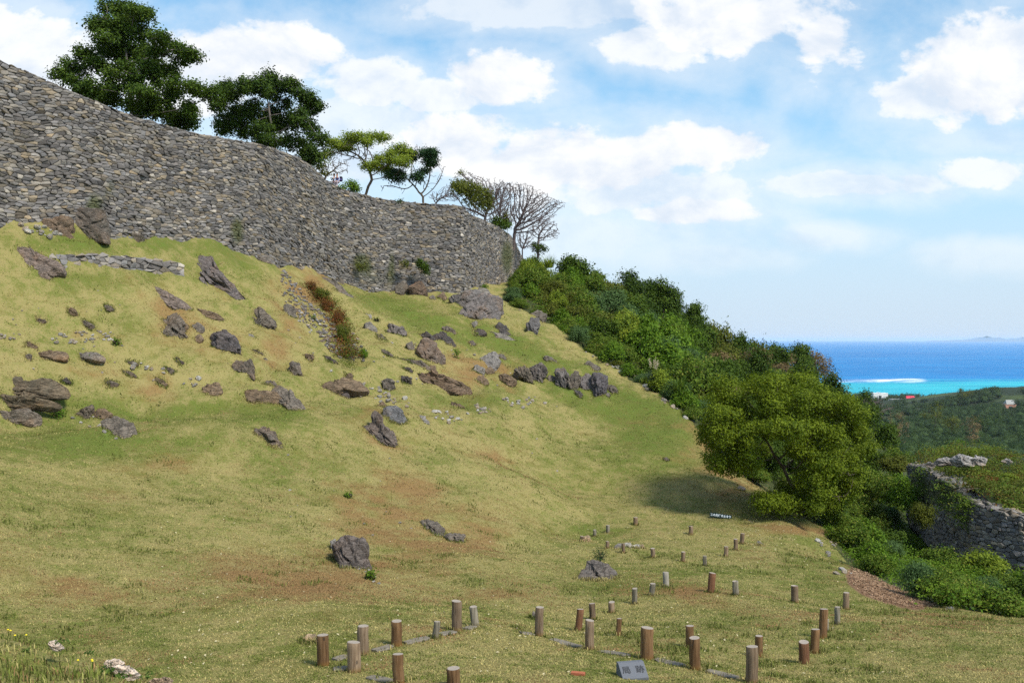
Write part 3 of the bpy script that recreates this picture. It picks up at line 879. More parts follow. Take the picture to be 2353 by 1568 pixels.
def make_tree(name, base, cl, trunk, label, cat, leafm, nleaf, lsize, barkm=None, natt=420, step=.3, tip=.012, rad=.2, group=None, seed=0, asp=.55, shell=.45, bare=None, up=.45, sides=5, di=3.0, dk=None, frag=0):
    """cl: leaf clumps, world coords; bare: clumps that get twigs but no leaves; trunk: world polyline"""
    rg = np.random.default_rng(seed); base = np.asarray(base, float)
    root = empty(name, base, label, cat, group)
    allc = np.array(list(cl) + list(bare or []), float); allc[:, :3] -= base
    att = in_ell(allc, natt, rg)
    pts = [np.asarray(p, float) - base for p in trunk]
    dense = [pts[0]]
    for a, b in zip(pts[:-1], pts[1:]):
        kk = max(1, int(np.linalg.norm(b - a) / step))
        dense += [a + (b - a) * (i + 1) / kk + rg.normal(0, step * .06, 3) for i in range(kk)]
    A, par = colonize(att, dense, step, di, dk or step * 1.5, 160, rg)
    V, F, r = branch_mesh(A, par, tip, rad, sides=sides)
    # a flared foot
    link('trunk', mesh('trunk', V, F, barkm or M_BARK, None, True), root)
    if len(cl) and nleaf:
        c2 = np.array(cl, float); c2[:, :3] -= base
        if frag:
            q = []
            for t in c2:
                for _ in range(frag):
                    dd = rg.normal(size=3); dd /= np.linalg.norm(dd); k = rg.uniform(.38, .6)
                    q.append((*(t[:3] + dd * t[3:] * rg.uniform(.45, .85)), *(t[3:] * k)))
            c2 = np.r_[c2 * np.array([1, 1, 1, .8, .8, .8]), np.array(q)]
        V, F, C = clump_leaves(c2, nleaf, lsize, rg, asp, up, shell)
        link('crown', mesh('crown', V, F, leafm, C), root)
    return root


def cl_uv(lst, d, ry=1.0, jit=.0, rg=None):
    """clumps given as (u, v, w, h) half sizes in picture units at distance d"""
    out = []
    for q in lst:
        u, v, w, h = q[:4]; dd = d + (q[4] if len(q) > 4 else (rg.normal(0, jit) if rg is not None else 0))
        p = P(u, v, dd); k = dd / FPX
        out.append((*p, w * k, max(w, h) * k * ry, h * k))
    return out


L_DEEP = leaf_mat('deep_green_leaves', (0.017, 0.045, 0.005), (0.098, 0.150, 0.014), .22)
L_ROUND = leaf_mat('dark_glossy_leaves', (0.013, 0.037, 0.005), (0.072, 0.115, 0.011), .2)
L_LIGHT = leaf_mat('yellow_green_leaves', (0.085, 0.137, 0.014), (0.284, 0.342, 0.032), .3)
L_BLUE = leaf_mat('blue_green_leaves', (0.011, 0.034, 0.012), (0.039, 0.085, 0.022), .2)
L_OLIVE = leaf_mat('olive_leaves', (0.046, 0.062, 0.009), (0.166, 0.180, 0.023), .25)
L_MAIN = leaf_mat('citrus_leaves', (0.047, 0.086, 0.004), (0.202, 0.253, 0.012), .28, .6, .15)
L_BUSH = leaf_mat('bush_leaves', (0.035, 0.082, 0.009), (0.170, 0.238, 0.025), .28, third=(.22, .22, .04))
L_FRESH = leaf_mat('fresh_green_leaves', (0.046, 0.115, 0.009), (0.172, 0.266, 0.020), .3)
L_BROWN = leaf_mat('dry_brown_leaves', (0.101, 0.072, 0.028), (0.286, 0.200, 0.096), .2)
L_RED = leaf_mat('reddish_leaves', (0.075, 0.033, 0.009), (0.234, 0.087, 0.026), .25, third=(.09, .12, .02))
L_GREYG = leaf_mat('grey_green_leaves', (0.030, 0.068, 0.018), (0.139, 0.220, 0.072), .25)
L_FAR = leaf_mat('far_forest_leaves', (0.016, 0.036, 0.012), (0.060, 0.099, 0.024), .15)

# ------------------------------------------------------------------ trees behind the wall
def S(lst, w, h, jit=.35, rg=np.random.default_rng(5)):
    return [(u, v, w * rg.uniform(1 - jit, 1 + jit), h * rg.uniform(1 - jit, 1 + jit)) for u, v in lst]


rg_ = np.random.default_rng(11)
D1 = 63.0
BIG = S([(260, 17), (290, 22), (273, 43), (232, 62), (216, 52), (312, 28), (326, 42), (290, 78), (335, 80), (368, 88), (243, 118), (196, 128), (168, 156), (144, 176), (222, 150), (280, 122), (316, 105), (410, 110), (436, 131), (410, 142), (372, 120),
          (297, 154), (344, 159), (260, 178), (216, 202), (316, 191), (363, 187), (400, 191), (438, 199), (473, 217), (391, 216), (430, 243), (447, 262), (380, 258), (420, 279), (181, 186), (335, 131), (340, 228), (262, 62), (250, 95), (300, 60), (290, 110), (270, 140), (310, 175), (290, 200), (250, 205), (330, 215), (230, 225), (360, 240), (340, 160), (385, 165), (240, 224), (270, 236), (325, 255), (212, 216), (300, 240), (350, 262)], 27, 16)
top1, n1_ = wall_top(302)
bz = top1[2] - .6
def trunk_uv(lst, d): return [P(u, v, d + (q[0] if q else 0)) for u, v, *q in lst]
make_tree('broadleaf_evergreen_tree', P(300, 285, D1), cl_uv(BIG, D1, 1.5, 1.5, rg_), trunk_uv([(300, 285), (300, 250), (298, 215), (292, 150), (285, 90)], D1),
          'tallest tree behind the wall, dark green tiers with a leaning pointed top', 'tree', L_DEEP, 60000, .17, M_BARKG, 620, .35, .018, .26, 'trees behind the castle wall', 1, .6, .55, frag=4)
D2 = 74.0
RND = S([(618, 190), (568, 196), (666, 200), (700, 222), (722, 248), (536, 214), (516, 206), (618, 220), (585, 240), (652, 240), (694, 262), (551, 254), (503, 247), (521, 274), (517, 290), (551, 284), (605, 277), (668, 284), (716, 300), (735, 322), (702, 334), (716, 352), (668, 322), (585, 302), (628, 262), (600, 205), (640, 195), (640, 290), (600, 300), (570, 260), (690, 270), (560, 308), (600, 322), (655, 332), (625, 325)], 25, 18)
make_tree('broadleaf_evergreen_tree', P(632, 345, D2), cl_uv(RND, D2, 1.4, 1.5, rg_), trunk_uv([(632, 345), (631, 310), (622, 280), (616, 240)], D2),
          'rounded very dark green tree with pale forked stems, second from the left behind the wall', 'tree', L_ROUND, 40000, .18, M_BARKG, 480, .38, .02, .26, 'trees behind the castle wall', 2, .6, .5, frag=4)
D3 = 81.0
FLT = S([(818, 314), (850, 314), (874, 316), (805, 322), (840, 326), (768, 330), (789, 338), (753, 355), (737, 364)], 24, 7) + S([(873, 366), (889, 376), (863, 380), (847, 385), (908, 371), (929, 370), (905, 348), (921, 343), (895, 356), (887, 389), (935, 356)], 20, 9)
make_tree('flat_topped_tree', P(838, 452, D3), cl_uv(FLT, D3, 1.6, 1.2, rg_), trunk_uv([(838, 452), (846, 430), (854, 412), (848, 392)], D3),
          'flat-topped tree with open bright yellow-green canopy and a leaning brown trunk', 'tree', L_LIGHT, 17000, .15, M_BARK, 520, .3, .02, .25, 'trees behind the castle wall', 3, .6, .2, bare=cl_uv([(820, 350, 60, 26), (780, 360, 40, 20), (800, 340, 40, 14), (905, 400, 20, 8), (890, 330, 10, 12)], D3, 1.2))
D4 = 82.0
DRK = S([(942, 352), (976, 353), (989, 362), (993, 352), (965, 400), (978, 392), (958, 408), (926, 408), (910, 397), (897, 405), (915, 412), (990, 375), (950, 362)], 16, 8)
make_tree('half_bare_tree', P(973, 472, D4), cl_uv(DRK, D4, 1.5, .8, rg_), trunk_uv([(973, 472), (971, 452), (962, 440)], D4),
          'half-bare tree with dark blue-green leaf tufts and several spreading grey stems', 'tree', L_BLUE, 9000, .15, M_BARK, 620, .26, .017, .2, 'trees behind the castle wall', 4, .6, .2,
          bare=cl_uv([(1015, 395, 14, 22), (1022, 385, 8, 10), (1002, 420, 14, 16), (890, 430, 22, 10), (905, 420, 26, 10), (925, 440, 16, 8), (958, 340, 8, 14), (984, 345, 8, 12), (940, 390, 20, 24), (980, 420, 14, 20)], D4, 1.2))
# bare-branched trees at the end of the wall
D5 = 96.0
make_tree('bare_tree', P(1110, 545, D5), cl_uv([(1060, 398, 10, 5)], D5), trunk_uv([(1110, 545), (1112, 510), (1116, 490)], D5),
          'bare grey tree with a fine upright fan of twigs behind the wall corner', 'tree', L_OLIVE, 160, .16, M_TWIG, 3600, .22, .0165, .13, 'bare trees at the wall end', 5,
          bare=cl_uv([(1070, 415, 34, 22), (1100, 425, 34, 22), (1135, 430, 34, 22), (1150, 450, 26, 28), (1110, 455, 50, 24), (1045, 440, 24, 24), (1130, 480, 24, 18), (1090, 480, 34, 18), (1125, 505, 18, 14), (1070, 485, 18, 16), (1150, 480, 18, 20)], D5, 1.2), di=1.8, dk=.24)
make_tree('bare_tree', P(1180, 575, 100), [], trunk_uv([(1180, 575), (1181, 545), (1184, 522)], 100),
          'widest bare tree, its twigs fanning out towards the sea past the wall end', 'tree', L_OLIVE, 0, .16, M_TWIG, 5400, .22, .0165, .17, 'bare trees at the wall end', 6,
          bare=cl_uv([(1178, 430, 24, 14), (1200, 440, 34, 20), (1230, 455, 34, 20), (1262, 470, 30, 18), (1286, 470, 16, 12), (1225, 485, 40, 20), (1190, 480, 26, 24), (1255, 495, 26, 12), (1205, 505, 30, 18), (1240, 510, 26, 14), (1192, 525, 14, 16), (1222, 530, 16, 12)], 100, 1.2), di=1.8, dk=.24)
make_tree('bare_tree', P(1236, 592, 99), cl_uv([(1240, 572, 16, 10), (1228, 568, 8, 10)], 99), trunk_uv([(1236, 592), (1236, 560), (1238, 540)], 99),
          'smaller bare tree with a dark ivy-clad foot, last one on the slope past the wall', 'tree', L_DEEP, 900, .17, M_TWIG, 2100, .22, .0165, .2, 'bare trees at the wall end', 7,
          bare=cl_uv([(1240, 515, 16, 18), (1262, 520, 20, 18), (1274, 535, 12, 16), (1250, 540, 20, 14), (1225, 530, 12, 16)], 99, 1.2), di=1.8, dk=.24)
make_tree('bare_tree', P(1150, 560, 99), [], trunk_uv([(1150, 560), (1150, 530), (1146, 512)], 99),
          'tangled leafless tree between the first fan of twigs and the widest bare tree', 'tree', L_OLIVE, 0, .16, M_TWIG, 2400, .22, .0165, .10, 'bare trees at the wall end', 13,
          bare=cl_uv([(1140, 445, 34, 24), (1165, 440, 26, 24), (1155, 475, 34, 20), (1135, 490, 18, 16), (1170, 500, 20, 18), (1150, 505, 14, 14)], 99, 1.2), di=1.8, dk=.24)
make_tree('bare_tree', P(1200, 592, 104), [], trunk_uv([(1200, 592), (1200, 570)], 104),
          'thicket of thin pale leafless stems at the very end of the wall', 'tree', L_OLIVE, 0, .16, M_TWIG, 1800, .22, .0165, .07, 'bare trees at the wall end', 8,
          bare=cl_uv([(1195, 545, 10, 22), (1212, 550, 12, 22), (1204, 560, 18, 14), (1222, 560, 8, 16)], 104, 1.2), di=1.8, dk=.24)
make_tree('bare_tree', P(1000, 476, 92), [], trunk_uv([(1000, 476), (1002, 466)], 92),
          'low spindly leafless tree behind the wall between the half-bare tree and the corner', 'tree', L_OLIVE, 0, .16, M_TWIG, 1500, .22, .0165, .07, 'bare trees at the wall end', 9,
          bare=cl_uv([(1000, 450, 16, 12), (1030, 440, 18, 18), (1018, 455, 22, 10), (1045, 455, 10, 12)], 92, 1.2), di=1.8, dk=.24)
make_tree('bare_tree', P(742, 425, 86), cl_uv([(735, 385, 16, 8), (745, 398, 12, 6)], 86), trunk_uv([(742, 425), (748, 405), (765, 392)], 86),
          'twiggy brown half-leafless tree behind the two people, under the yellow-green canopy', 'tree', L_OLIVE, 500, .16, M_BARK, 600, .3, .014, .15, 'bare trees at the wall end', 10,
          bare=cl_uv([(740, 380, 22, 16), (765, 375, 22, 18), (790, 385, 16, 18), (775, 395, 14, 10)], 86, 1.2), di=1.8, dk=.24)
make_tree('bushy_tree', P(1090, 520, 90), cl_uv(S([(1068, 426), (1078, 437), (1095, 440), (1060, 440), (1085, 455), (1110, 452), (1098, 468), (1115, 470), (1050, 430), (1075, 460), (1120, 456)], 17, 11), 90, 1.3, .8, rg_), trunk_uv([(1090, 520), (1088, 480)], 90),
          'olive-brown bushy tree rising just behind the square wall corner', 'tree', L_OLIVE, 4200, .2, M_BARK, 200, .4, .016, .12, None, 12)


def bush(name, u, v, d, w, h, label, leafm, n, size, seed, cat='bush', group=None, lobes=7, stem=True, asp=.55):
    """bush whose foot is at (u, v) and that is 2w wide and h tall in picture units"""
    rg = np.random.default_rng(seed); k = d / FPX
    base = P(u, v, d); root = empty(name, base, label, cat, group)
    cl = []
    for i in range(lobes):
        a = rg.uniform(-1, 1); b = rg.uniform(-.6, .6); c = rg.uniform(.25, .8) * (1 - .45 * abs(a))
        cl.append((a * w * k * .62, b * w * k * .7, c * h * k, w * k * rg.uniform(.3, .46), w * k * .4, h * k * rg.uniform(.2, .32)))
    V, F, C = clump_leaves(cl, n, size, rg, asp, .45, .35)
    link('foliage', mesh('foliage', V, F, leafm, C), root)
    if stem:
        A, par = colonize(in_ell(cl, 40, rg), [np.zeros(3), np.array([0, 0, h * k * .15])], max(.08, h * k * .1), 9, h * k * .14, 25, rg)
        V, F, r = branch_mesh(A, par, .008, .06, sides=4); link('stem', mesh('stem', V, F, M_BARK, None, True), root)
    return root


bush('broadleaf_bush', 800, 445, 78, 26, 36, 'bright green bush behind the wall beside the two people', L_FRESH, 1500, .16, 31)
bush('broadleaf_bush', 1146, 530, 95, 26, 40, 'dark green bush showing over the receding wall top under the bare trees', L_DEEP, 1500, .18, 32)
bush('broadleaf_bush', 1162, 520, 99, 12, 34, 'narrow upright green bush beside the dark bush under the bare trees', L_OLIVE, 700, .17, 33)
bush('wall_shrub', 917, 470, 79.5, 9, 12, 'small dark tuft growing from the wall top under the half-bare tree', L_DEEP, 260, .13, 34, 'shrub')
bush('broadleaf_bush', 425, 305, 63.5, 42, 46, 'dark low bush under the tallest tree, just above the wall top', L_ROUND, 2600, .18, 35)
bush('broadleaf_bush', 200, 225, 60.5, 40, 34, 'dark shadowy bush under the lowest left branches of the tallest tree', L_ROUND, 1800, .17, 36)
bush('broadleaf_bush', 712, 378, 74.5, 34, 50, 'dark green bush at the right foot of the rounded dark tree', L_ROUND, 2400, .19, 37)

# ------------------------------------------------------------------ the big solitary tree on the lower lawn
MT = (1838, 1192)
dM = hit(*MT)
MAIN = S([(1790, 880), (1740, 890), (1840, 878), (1700, 920), (1890, 915), (1660, 950), (1930, 930), (1780, 930), (1850, 940), (1632, 990), (1945, 955), (1720, 975), (1800, 985), (1900, 985), (1962, 990), (1650, 1030), (1620, 1010), (1690, 1040), (1640, 1060), (1750, 1030), (1840, 1040),
           (1930, 1040), (1972, 1030), (1958, 1075), (1900, 1095), (1950, 1110), (1860, 1090), (1900, 1140), (1820, 1120), (1680, 1062), (1720, 1060), (1935, 1080), (1770, 880), (1815, 905), (1870, 1150), (1790, 1148), (1930, 1130), (1670, 905), (1960, 1000), (1700, 945), (1850, 905), (1760, 960), (1880, 960), (1840, 1000), (1900, 1040), (1655, 1062)], 34, 24, .4) + [(u, v, 36, 25, -1.9) for u, v in [(1760, 1152), (1805, 1160), (1852, 1163), (1700, 1000), (1750, 985), (1810, 972), (1870, 985), (1918, 1005), (1868, 1050), (1910, 1080), (1838, 1032), (1720, 1042), (1660, 1000), (1880, 1125), (1855, 1110), (1780, 935), (1850, 925)]]
base = ground(*MT)
make_tree('evergreen_shade_tree', base, cl_uv(MAIN, dM, 1.5, 1.6, rg_), [base, P(1832, 1160, dM), P(1822, 1120, dM), P(1800, 1075, dM), P(1772, 1035, dM - .5)],
          'big round-crowned olive-green tree standing alone on the lower lawn', 'tree', L_MAIN, 120000, .13, M_BARK, 520, .28, .014, .30, None, 21, .45, .66, up=.3, frag=5)
# ------------------------------------------------------------------ bushes and trees on the flank beyond the lawn
def proto(kind, leafm, seed, n=5200, size=.105, lobes=11, tall=1.0, asp=.55, shell=.45, bark=None, twigs=60, droop=0):
    """a plant about 2 m wide and 1.3*tall m high, as (stem mesh, crown mesh)"""
    rg = np.random.default_rng(seed); cl = []
    for i in range(lobes):
        a = rg.uniform(0, 2 * math.pi); r = rg.uniform(.15, .68); z = rg.uniform(.35, 1.0) * (1.15 - .6 * r) * tall
        s = rg.uniform(.26, .42)
        cl.append((r * math.cos(a), r * math.sin(a), z, s * 1.15, s * 1.15, s * .72))
    cl.append((0, 0, .5 * tall, .55, .55, .42 * tall))
    A, par = colonize(in_ell(cl, twigs, rg), [np.zeros(3), np.array([0, 0, .2 * tall])], .12, 9, .18, 30, rg)
    V, F, r = branch_mesh(A, par, .009, .07, sides=4)
    st = mesh('stem', V, F, bark or M_BARK, None, True)
    V, F, C = clump_leaves(cl, n, size, rg, asp, .45, shell) if n else (None, None, None)
    return st, (mesh('crown', V, F, leafm, C) if n else None)


def bare_proto(seed, bark, leafm=None, n=0, tall=1.3):
    rg = np.random.default_rng(seed)
    cl = [(rg.uniform(-.6, .6), rg.uniform(-.6, .6), tall * rg.uniform(.6, .95), .4, .4, .25) for _ in range(8)]
    A, par = colonize(in_ell(cl, 420, rg), [np.zeros(3), np.array([0, 0, .15 * tall]), np.array([.03, 0, .3 * tall])], .09, 2, .12, 60, rg)
    V, F, r = branch_mesh(A, par, .0065, .06, sides=4)
    cr = None
    if n:
        V2, F2, C = clump_leaves(cl, n, .09, rg, .5, .4, .4); cr = mesh('crown', V2, F2, leafm, C)
    return mesh('stem', V, F, bark, None, True), cr


PR = {  # kind: (stem, crown)
    'bush': proto('bush', L_BUSH, 101), 'dark': proto('dark', L_DEEP, 102, 5600), 'fresh': proto('fresh', L_FRESH, 103, 4600, .12), 'olive': proto('olive', L_OLIVE, 104, 4600),
    'greyg': proto('greyg', L_GREYG, 105, 5600, .10, asp=.42), 'tall': proto('tall', L_DEEP, 106, 6500, .10, 13, 1.5), 'bush2': proto('bush2', L_BUSH, 107, 6000, .10, 14, 1.15), 'round': proto('round', L_ROUND, 108, 6500, .10, 14, 1.3),
    'bare': bare_proto(109, M_TWIG), 'brown': bare_proto(110, M_TWIG, L_BROWN, 1500), 'bare2': bare_proto(111, M_BARKG, L_OLIVE, 700), 'red': proto('red', L_RED, 112, 1800, .10, 8, .7), 'light': proto('light', L_LIGHT, 113, 5000, .115, 11, 1.1),
}
def top_of(k):
    z = []
    for m_ in PR[k]:
        if m_ is not None:
            q = np.empty(len(m_.vertices) * 3, np.float32); m_.vertices.foreach_get('co', q); z.append(np.quantile(q[2::3], .985))
    return max(z)
PH = {k: top_of(k) for k in PR}
KIND = {'bush': 'leafy_bush', 'dark': 'leafy_bush', 'fresh': 'leafy_bush', 'olive': 'leafy_bush', 'greyg': 'leafy_bush', 'bush2': 'leafy_bush', 'tall': 'evergreen_tree', 'round': 'evergreen_tree', 'bare': 'leafless_bush', 'brown': 'leafless_bush', 'bare2': 'leafless_bush', 'red': 'reddish_shrub', 'light': 'leafy_bush'}


def plant(kind, p, sx, sz, label, group=None, rot=None, rg=random, cat=None, sink=.12):
    st, cr = PR[kind]; nm = KIND[kind]
    root = empty(nm, (p[0], p[1], p[2] - sink), label, cat or ('tree' if 'tree' in nm else 'bush'), group)
    root.rotation_euler = (rg.uniform(-.1, .1), rg.uniform(-.1, .1), rg.uniform(0, 6.28) if rot is None else rot)
    root.scale = (sx, sx * rg.uniform(.85, 1.15), sz)
    link('stem', st, root)
    if cr is not None: link('crown', cr, root)
    return root


rv = random.Random(4)
G1 = 'bushes and trees on the slope past the wall'
LAB = {'bush': 'mid-green bush in the thicket on the slope past the wall end', 'bush2': 'broad mid-green bush in the thicket on the slope past the wall end', 'dark': 'dark green bush in the thicket on the slope past the wall end', 'fresh': 'bright fresh-green bush in the thicket on the slope past the wall end',
       'olive': 'olive-yellow bush in the thicket on the slope past the wall end', 'greyg': 'grey-green bush in the thicket on the slope past the wall end', 'tall': 'tall dark green tree standing among the slope bushes past the wall', 'round': 'round very dark tree standing among the slope bushes past the wall',
       'bare': 'leafless grey-brown bush among the trees on the seaward slope', 'brown': 'dry brown-leaved bush among the trees on the seaward slope', 'bare2': 'sparse pale-stemmed bush among the trees on the seaward slope', 'light': 'light yellow-green bush in the thicket on the slope past the wall end'}
BORDER = [(1195, 660), (1250, 732), (1290, 760), (1340, 800), (1440, 862), (1490, 892), (1530, 922), (1590, 962), (1640, 1010), (1700, 1060), (1790, 1120)]
FLOOR_U = np.array([b[0] for b in BORDER]); FLOOR_V = np.array([b[1] for b in BORDER])
placed = []
def try_place(n, urange, dens, choose, size, group, tries=4000):
    c = 0
    for _ in range(tries):
        if c >= n: break
        u = rv.uniform(*urange); vb = np.interp(u, FLOOR_U, FLOOR_V) - 4
        v = vb - rv.random() ** 1.2 * (vb - 560)
        d = hit(u, v, 55)
        if d > 168: continue
        p = P(u, v, d); p[2] = gz(p[0], p[1])
        s = size(u, v, d)
        # keep the crown behind the lawn edge
        if (v > vb - 24 and s > 1.3): s = 1.1
        if any((p[0] - q[0]) ** 2 + (p[1] - q[1]) ** 2 < (dens * (s + q[2])) ** 2 for q in placed): continue
        placed.append((p[0], p[1], s)); k = choose(u, v, d)
        tall = k in ('tall', 'round')
        sk = np.interp(u, [1196, 1320, 1400, 1440, 1520, 1600, 1700, 1830, 1900, 1940], [578, 594, 642, 634, 655, 736, 778, 800, 852, 900]) + 6
        hm_ = max((CV - sk) / FPX * d - p[2], .8); szz = min(s * (1.5 if tall else rv.uniform(.85, 1.2)), hm_ / PH[k])
        plant(k, p, s * (1.15 if tall else 1), szz, LAB[k], group, rg=rv); c += 1
    return c


def ch1(u, v, d):
    if u < 1330: return rv.choice(['olive', 'bush', 'bush', 'fresh', 'olive', 'bush2', 'light'])
    if u < 1420: return rv.choice(['bush', 'bush2', 'fresh', 'dark', 'olive', 'bush', 'greyg'])
    if u < 1640:
        if d > 95: return rv.choice(['tall', 'round', 'round', 'dark', 'round'])
        return rv.choice(['bush', 'bush2', 'dark', 'fresh', 'greyg', 'bush2', 'fresh', 'light'])
    return rv.choice(['dark', 'dark', 'olive', 'tall', 'brown', 'bare', 'olive', 'dark', 'bare2', 'greyg', 'brown', 'bush2', 'round'])


def sz1(u, v, d):
    if u < 1330: return rv.uniform(1.1, 1.7)
    if u < 1420: return rv.uniform(1.3, 2.0)
    return rv.uniform(1.5, 2.4) if d < 95 else rv.uniform(1.9, 2.8)


n1 = try_place(150, (1196, 1960), .40, ch1, sz1, G1, 3000)
# ridge trees that make the skyline: (u, v of the top, d, half width, kind, label)
for (u, vt, d, w, k, lab) in [(1320, 598, 97, 62, 'dark', 'small dark bush on the skyline just below the bare trees'), (1362, 634, 98, 44, 'dark', 'small spiky dark tree breaking the skyline between wall and wood'),
                              (1440, 632, 104, 42, 'round', 'first of the tall dark trees on the skyline, nearest to the wall'), (1500, 650, 106, 46, 'tall', 'tall dark green tree on the skyline right after the first one'), (1545, 668, 106, 44, 'round', 'big very dark tree leaning out over the seaward slope'),
                              (1585, 705, 107, 34, 'tall', 'dark tree at the seaward end of the tall skyline trees'), (1468, 690, 100, 50, 'round', 'wide very dark tree below the skyline trees'), (1540, 730, 99, 52, 'tall', 'wide dark green tree below the tall skyline trees'), (1590, 760, 100, 40, 'round', 'shadowy dark tree at the lower edge of the tall skyline trees'),
                              (1640, 752, 118, 30, 'olive', 'olive bush on the skyline below the tall trees'), (1690, 775, 128, 30, 'dark', 'dark bush on the skyline, halfway down to the sea'), (1740, 788, 138, 30, 'olive', 'olive tree on the skyline near the sea horizon'), (1790, 797, 146, 34, 'dark', 'dark windswept tree on the skyline touching the horizon'),
                              (1836, 797, 150, 40, 'tall', 'dark windswept tree standing out against the sea'), (1872, 812, 152, 30, 'brown', 'grey-brown windswept tree edging the sea'), (1895, 838, 156, 30, 'bare2', 'pale-twigged tree at the seaward edge of the slope'), (1912, 868, 158, 26, 'bare', 'leafless pinkish bush against the surf line'),
                              (1850, 850, 140, 40, 'olive', 'olive tree below the windswept skyline trees'), (1800, 840, 132, 44, 'brown', 'brownish dry-crowned tree on the seaward slope'), (1740, 830, 122, 40, 'fresh', 'yellow-green tree on the seaward slope above the lawn tree'), (1880, 900, 132, 40, 'dark', 'dark bush low on the seaward slope'), (1930, 915, 130, 34, 'brown', 'brown dry bush at the foot of the seaward slope'),
                              (1965, 925, 135, 34, 'dark', 'dark bush at the foot of the seaward slope'), (1985, 905, 170, 22, 'round', 'small dark tree on the rise left of the white block')]:
    p = P(u, vt, d); g0 = float(gz(p[0], p[1])) if d < 168 else p[2] - 6; s = w / FPX * d
    hgt = max(p[2] - g0 + .4, 2.0); tall = PH[k]
    plant(k, (p[0], p[1], g0), max(s * 1.05, .42 * hgt), hgt / tall, lab, 'skyline trees on the slope', rg=rv, cat='tree')

for y_ in np.r_[np.arange(56.5, 84, 1.45), np.arange(84, 97, 2.2)]:
    x_ = float(np.interp(y_, BXY[:, 0], BXY[:, 1])) + rv.uniform(.45, .9); k = rv.choice(['bush', 'bush2', 'fresh', 'olive', 'greyg', 'dark']); s = rv.uniform(.6, .95)
    plant(k, (x_, y_, float(gz(x_, y_))), s, s * rv.uniform(.6, .95), LAB[k].replace('in the thicket on', 'at the lawn edge of'), 'low bushes along the lawn edge', rg=rv)
# thicket floor: everything that is not a separate bush
rgv = np.random.default_rng(77)
def cover(name, pts, n, size, hgt, leafm, label, seed, asp=.55):
    """loose leaf cover around ground points"""
    rg = np.random.default_rng(seed); pts = np.asarray(pts, float)
    k = rg.integers(0, len(pts), n)
    hh = (vnoise(pts * .55, 8) ** 1.3)[k] * hgt
    pos = pts[k] + np.c_[rg.normal(0, .35, (n, 2)), hh * rg.uniform(.25, 1.0, n)]
    nn = rg.normal(size=(n, 3)) * .6 + np.array([0, -.25, .8])
    V, F = leaf_quads(pos, nn, size * np.ones(n), asp, rg)
    C = np.repeat(np.c_[np.clip(vnoise(pos * .8, 5) * .7 + rg.random(n) * .4 - .05, 0, 1), rg.random(n), rg.random(n)], 4, 0)
    o = link(name, mesh(name, V, F, leafm, C)); return tag(o, label, 'undergrowth', None, 'stuff')


def inpoly(u, v, poly):
    c = False; n = len(poly)
    for i in range(n):
        x1, y1 = poly[i]; x2, y2 = poly[(i + 1) % n]
        if (y1 > v) != (y2 > v) and u < (x2 - x1) * (v - y1) / (y2 - y1) + x1: c = not c
    return c


def pts_poly(poly, n, dmin=8):
    us = [p[0] for p in poly]; vs = [p[1] for p in poly]; out = []
    while len(out) < n:
        u, v = rv.uniform(min(us), max(us)), rv.uniform(min(vs), max(vs))
        if inpoly(u, v, poly): out.append(ground(u, v, dmin=dmin))
    return out


FLANK = [(1196, 655), (1192, 600), (1230, 590), (1400, 660), (1620, 780), (1800, 850), (1900, 950), (1900, 1090), (1800, 1120), (1700, 1050), (1590, 955), (1530, 915), (1440, 855), (1340, 792), (1235, 722)]
cover('undergrowth', pts_poly(FLANK + [], 1500, 55), 60000, .17, 1.3, L_BUSH, 'tangled green undergrowth filling the slope between the bushes', 1)

# hollow at the right: low bushes between lawn and ruined wall
RAV = [(1885, 1205), (1930, 1262), (1975, 1300), (2030, 1330), (2100, 1372), (2150, 1392), (2240, 1408), (2420, 1418), (2420, 1270), (2250, 1225), (2120, 1195), (2085, 1110), (2000, 1085), (1920, 1120)]
cover('undergrowth', pts_poly(RAV, 900, 24), 60000, .105, .9, L_FRESH, 'low weedy green undergrowth in the hollow below the ruined wall', 2)
MULCH = pts_poly([(1962, 1305), (2010, 1325), (2080, 1362), (2140, 1390), (2090, 1392), (2020, 1375), (1975, 1345)], 700, 20)
lp = np.repeat(np.array(MULCH), 9, 0) + np.random.default_rng(2).normal(0, .16, (6300, 3)) * np.array([1, 1, 0]); lp[:, 2] = gz(lp[:, 0], lp[:, 1]) + .015
rgm = np.random.default_rng(4); Vm, Fm = leaf_quads(lp, rgm.normal(0, .45, lp.shape) + np.array([0, 0, 1]), np.full(len(lp), .11), .3, rgm)
L_MULCH = leaf_mat('dead_straw', (.16, .09, .05), (.52, .35, .225), .1)
o = link('mulch', mesh('mulch', Vm, Fm, L_MULCH, np.repeat(np.c_[rgm.random(len(lp)), rgm.random(len(lp)), rgm.random(len(lp))], 4, 0))); tag(o, 'pinkish-brown dead straw and soil along the lawn edge below the bushes', 'mulch', None, 'stuff')
G2 = 'bushes in the hollow by the ruined wall'
LAB2 = {'bush': 'mid-green bush in the hollow between lawn and ruined wall', 'bush2': 'broad mid-green bush in the hollow between lawn and ruined wall', 'fresh': 'fresh-green bush in the hollow between lawn and ruined wall', 'greyg': 'grey-green bush in the hollow between lawn and ruined wall',
        'dark': 'dark green bush in the hollow between lawn and ruined wall', 'olive': 'olive bush in the hollow between lawn and ruined wall', 'light': 'yellow-green bush in the hollow between lawn and ruined wall'}
c = 0; pl2 = []
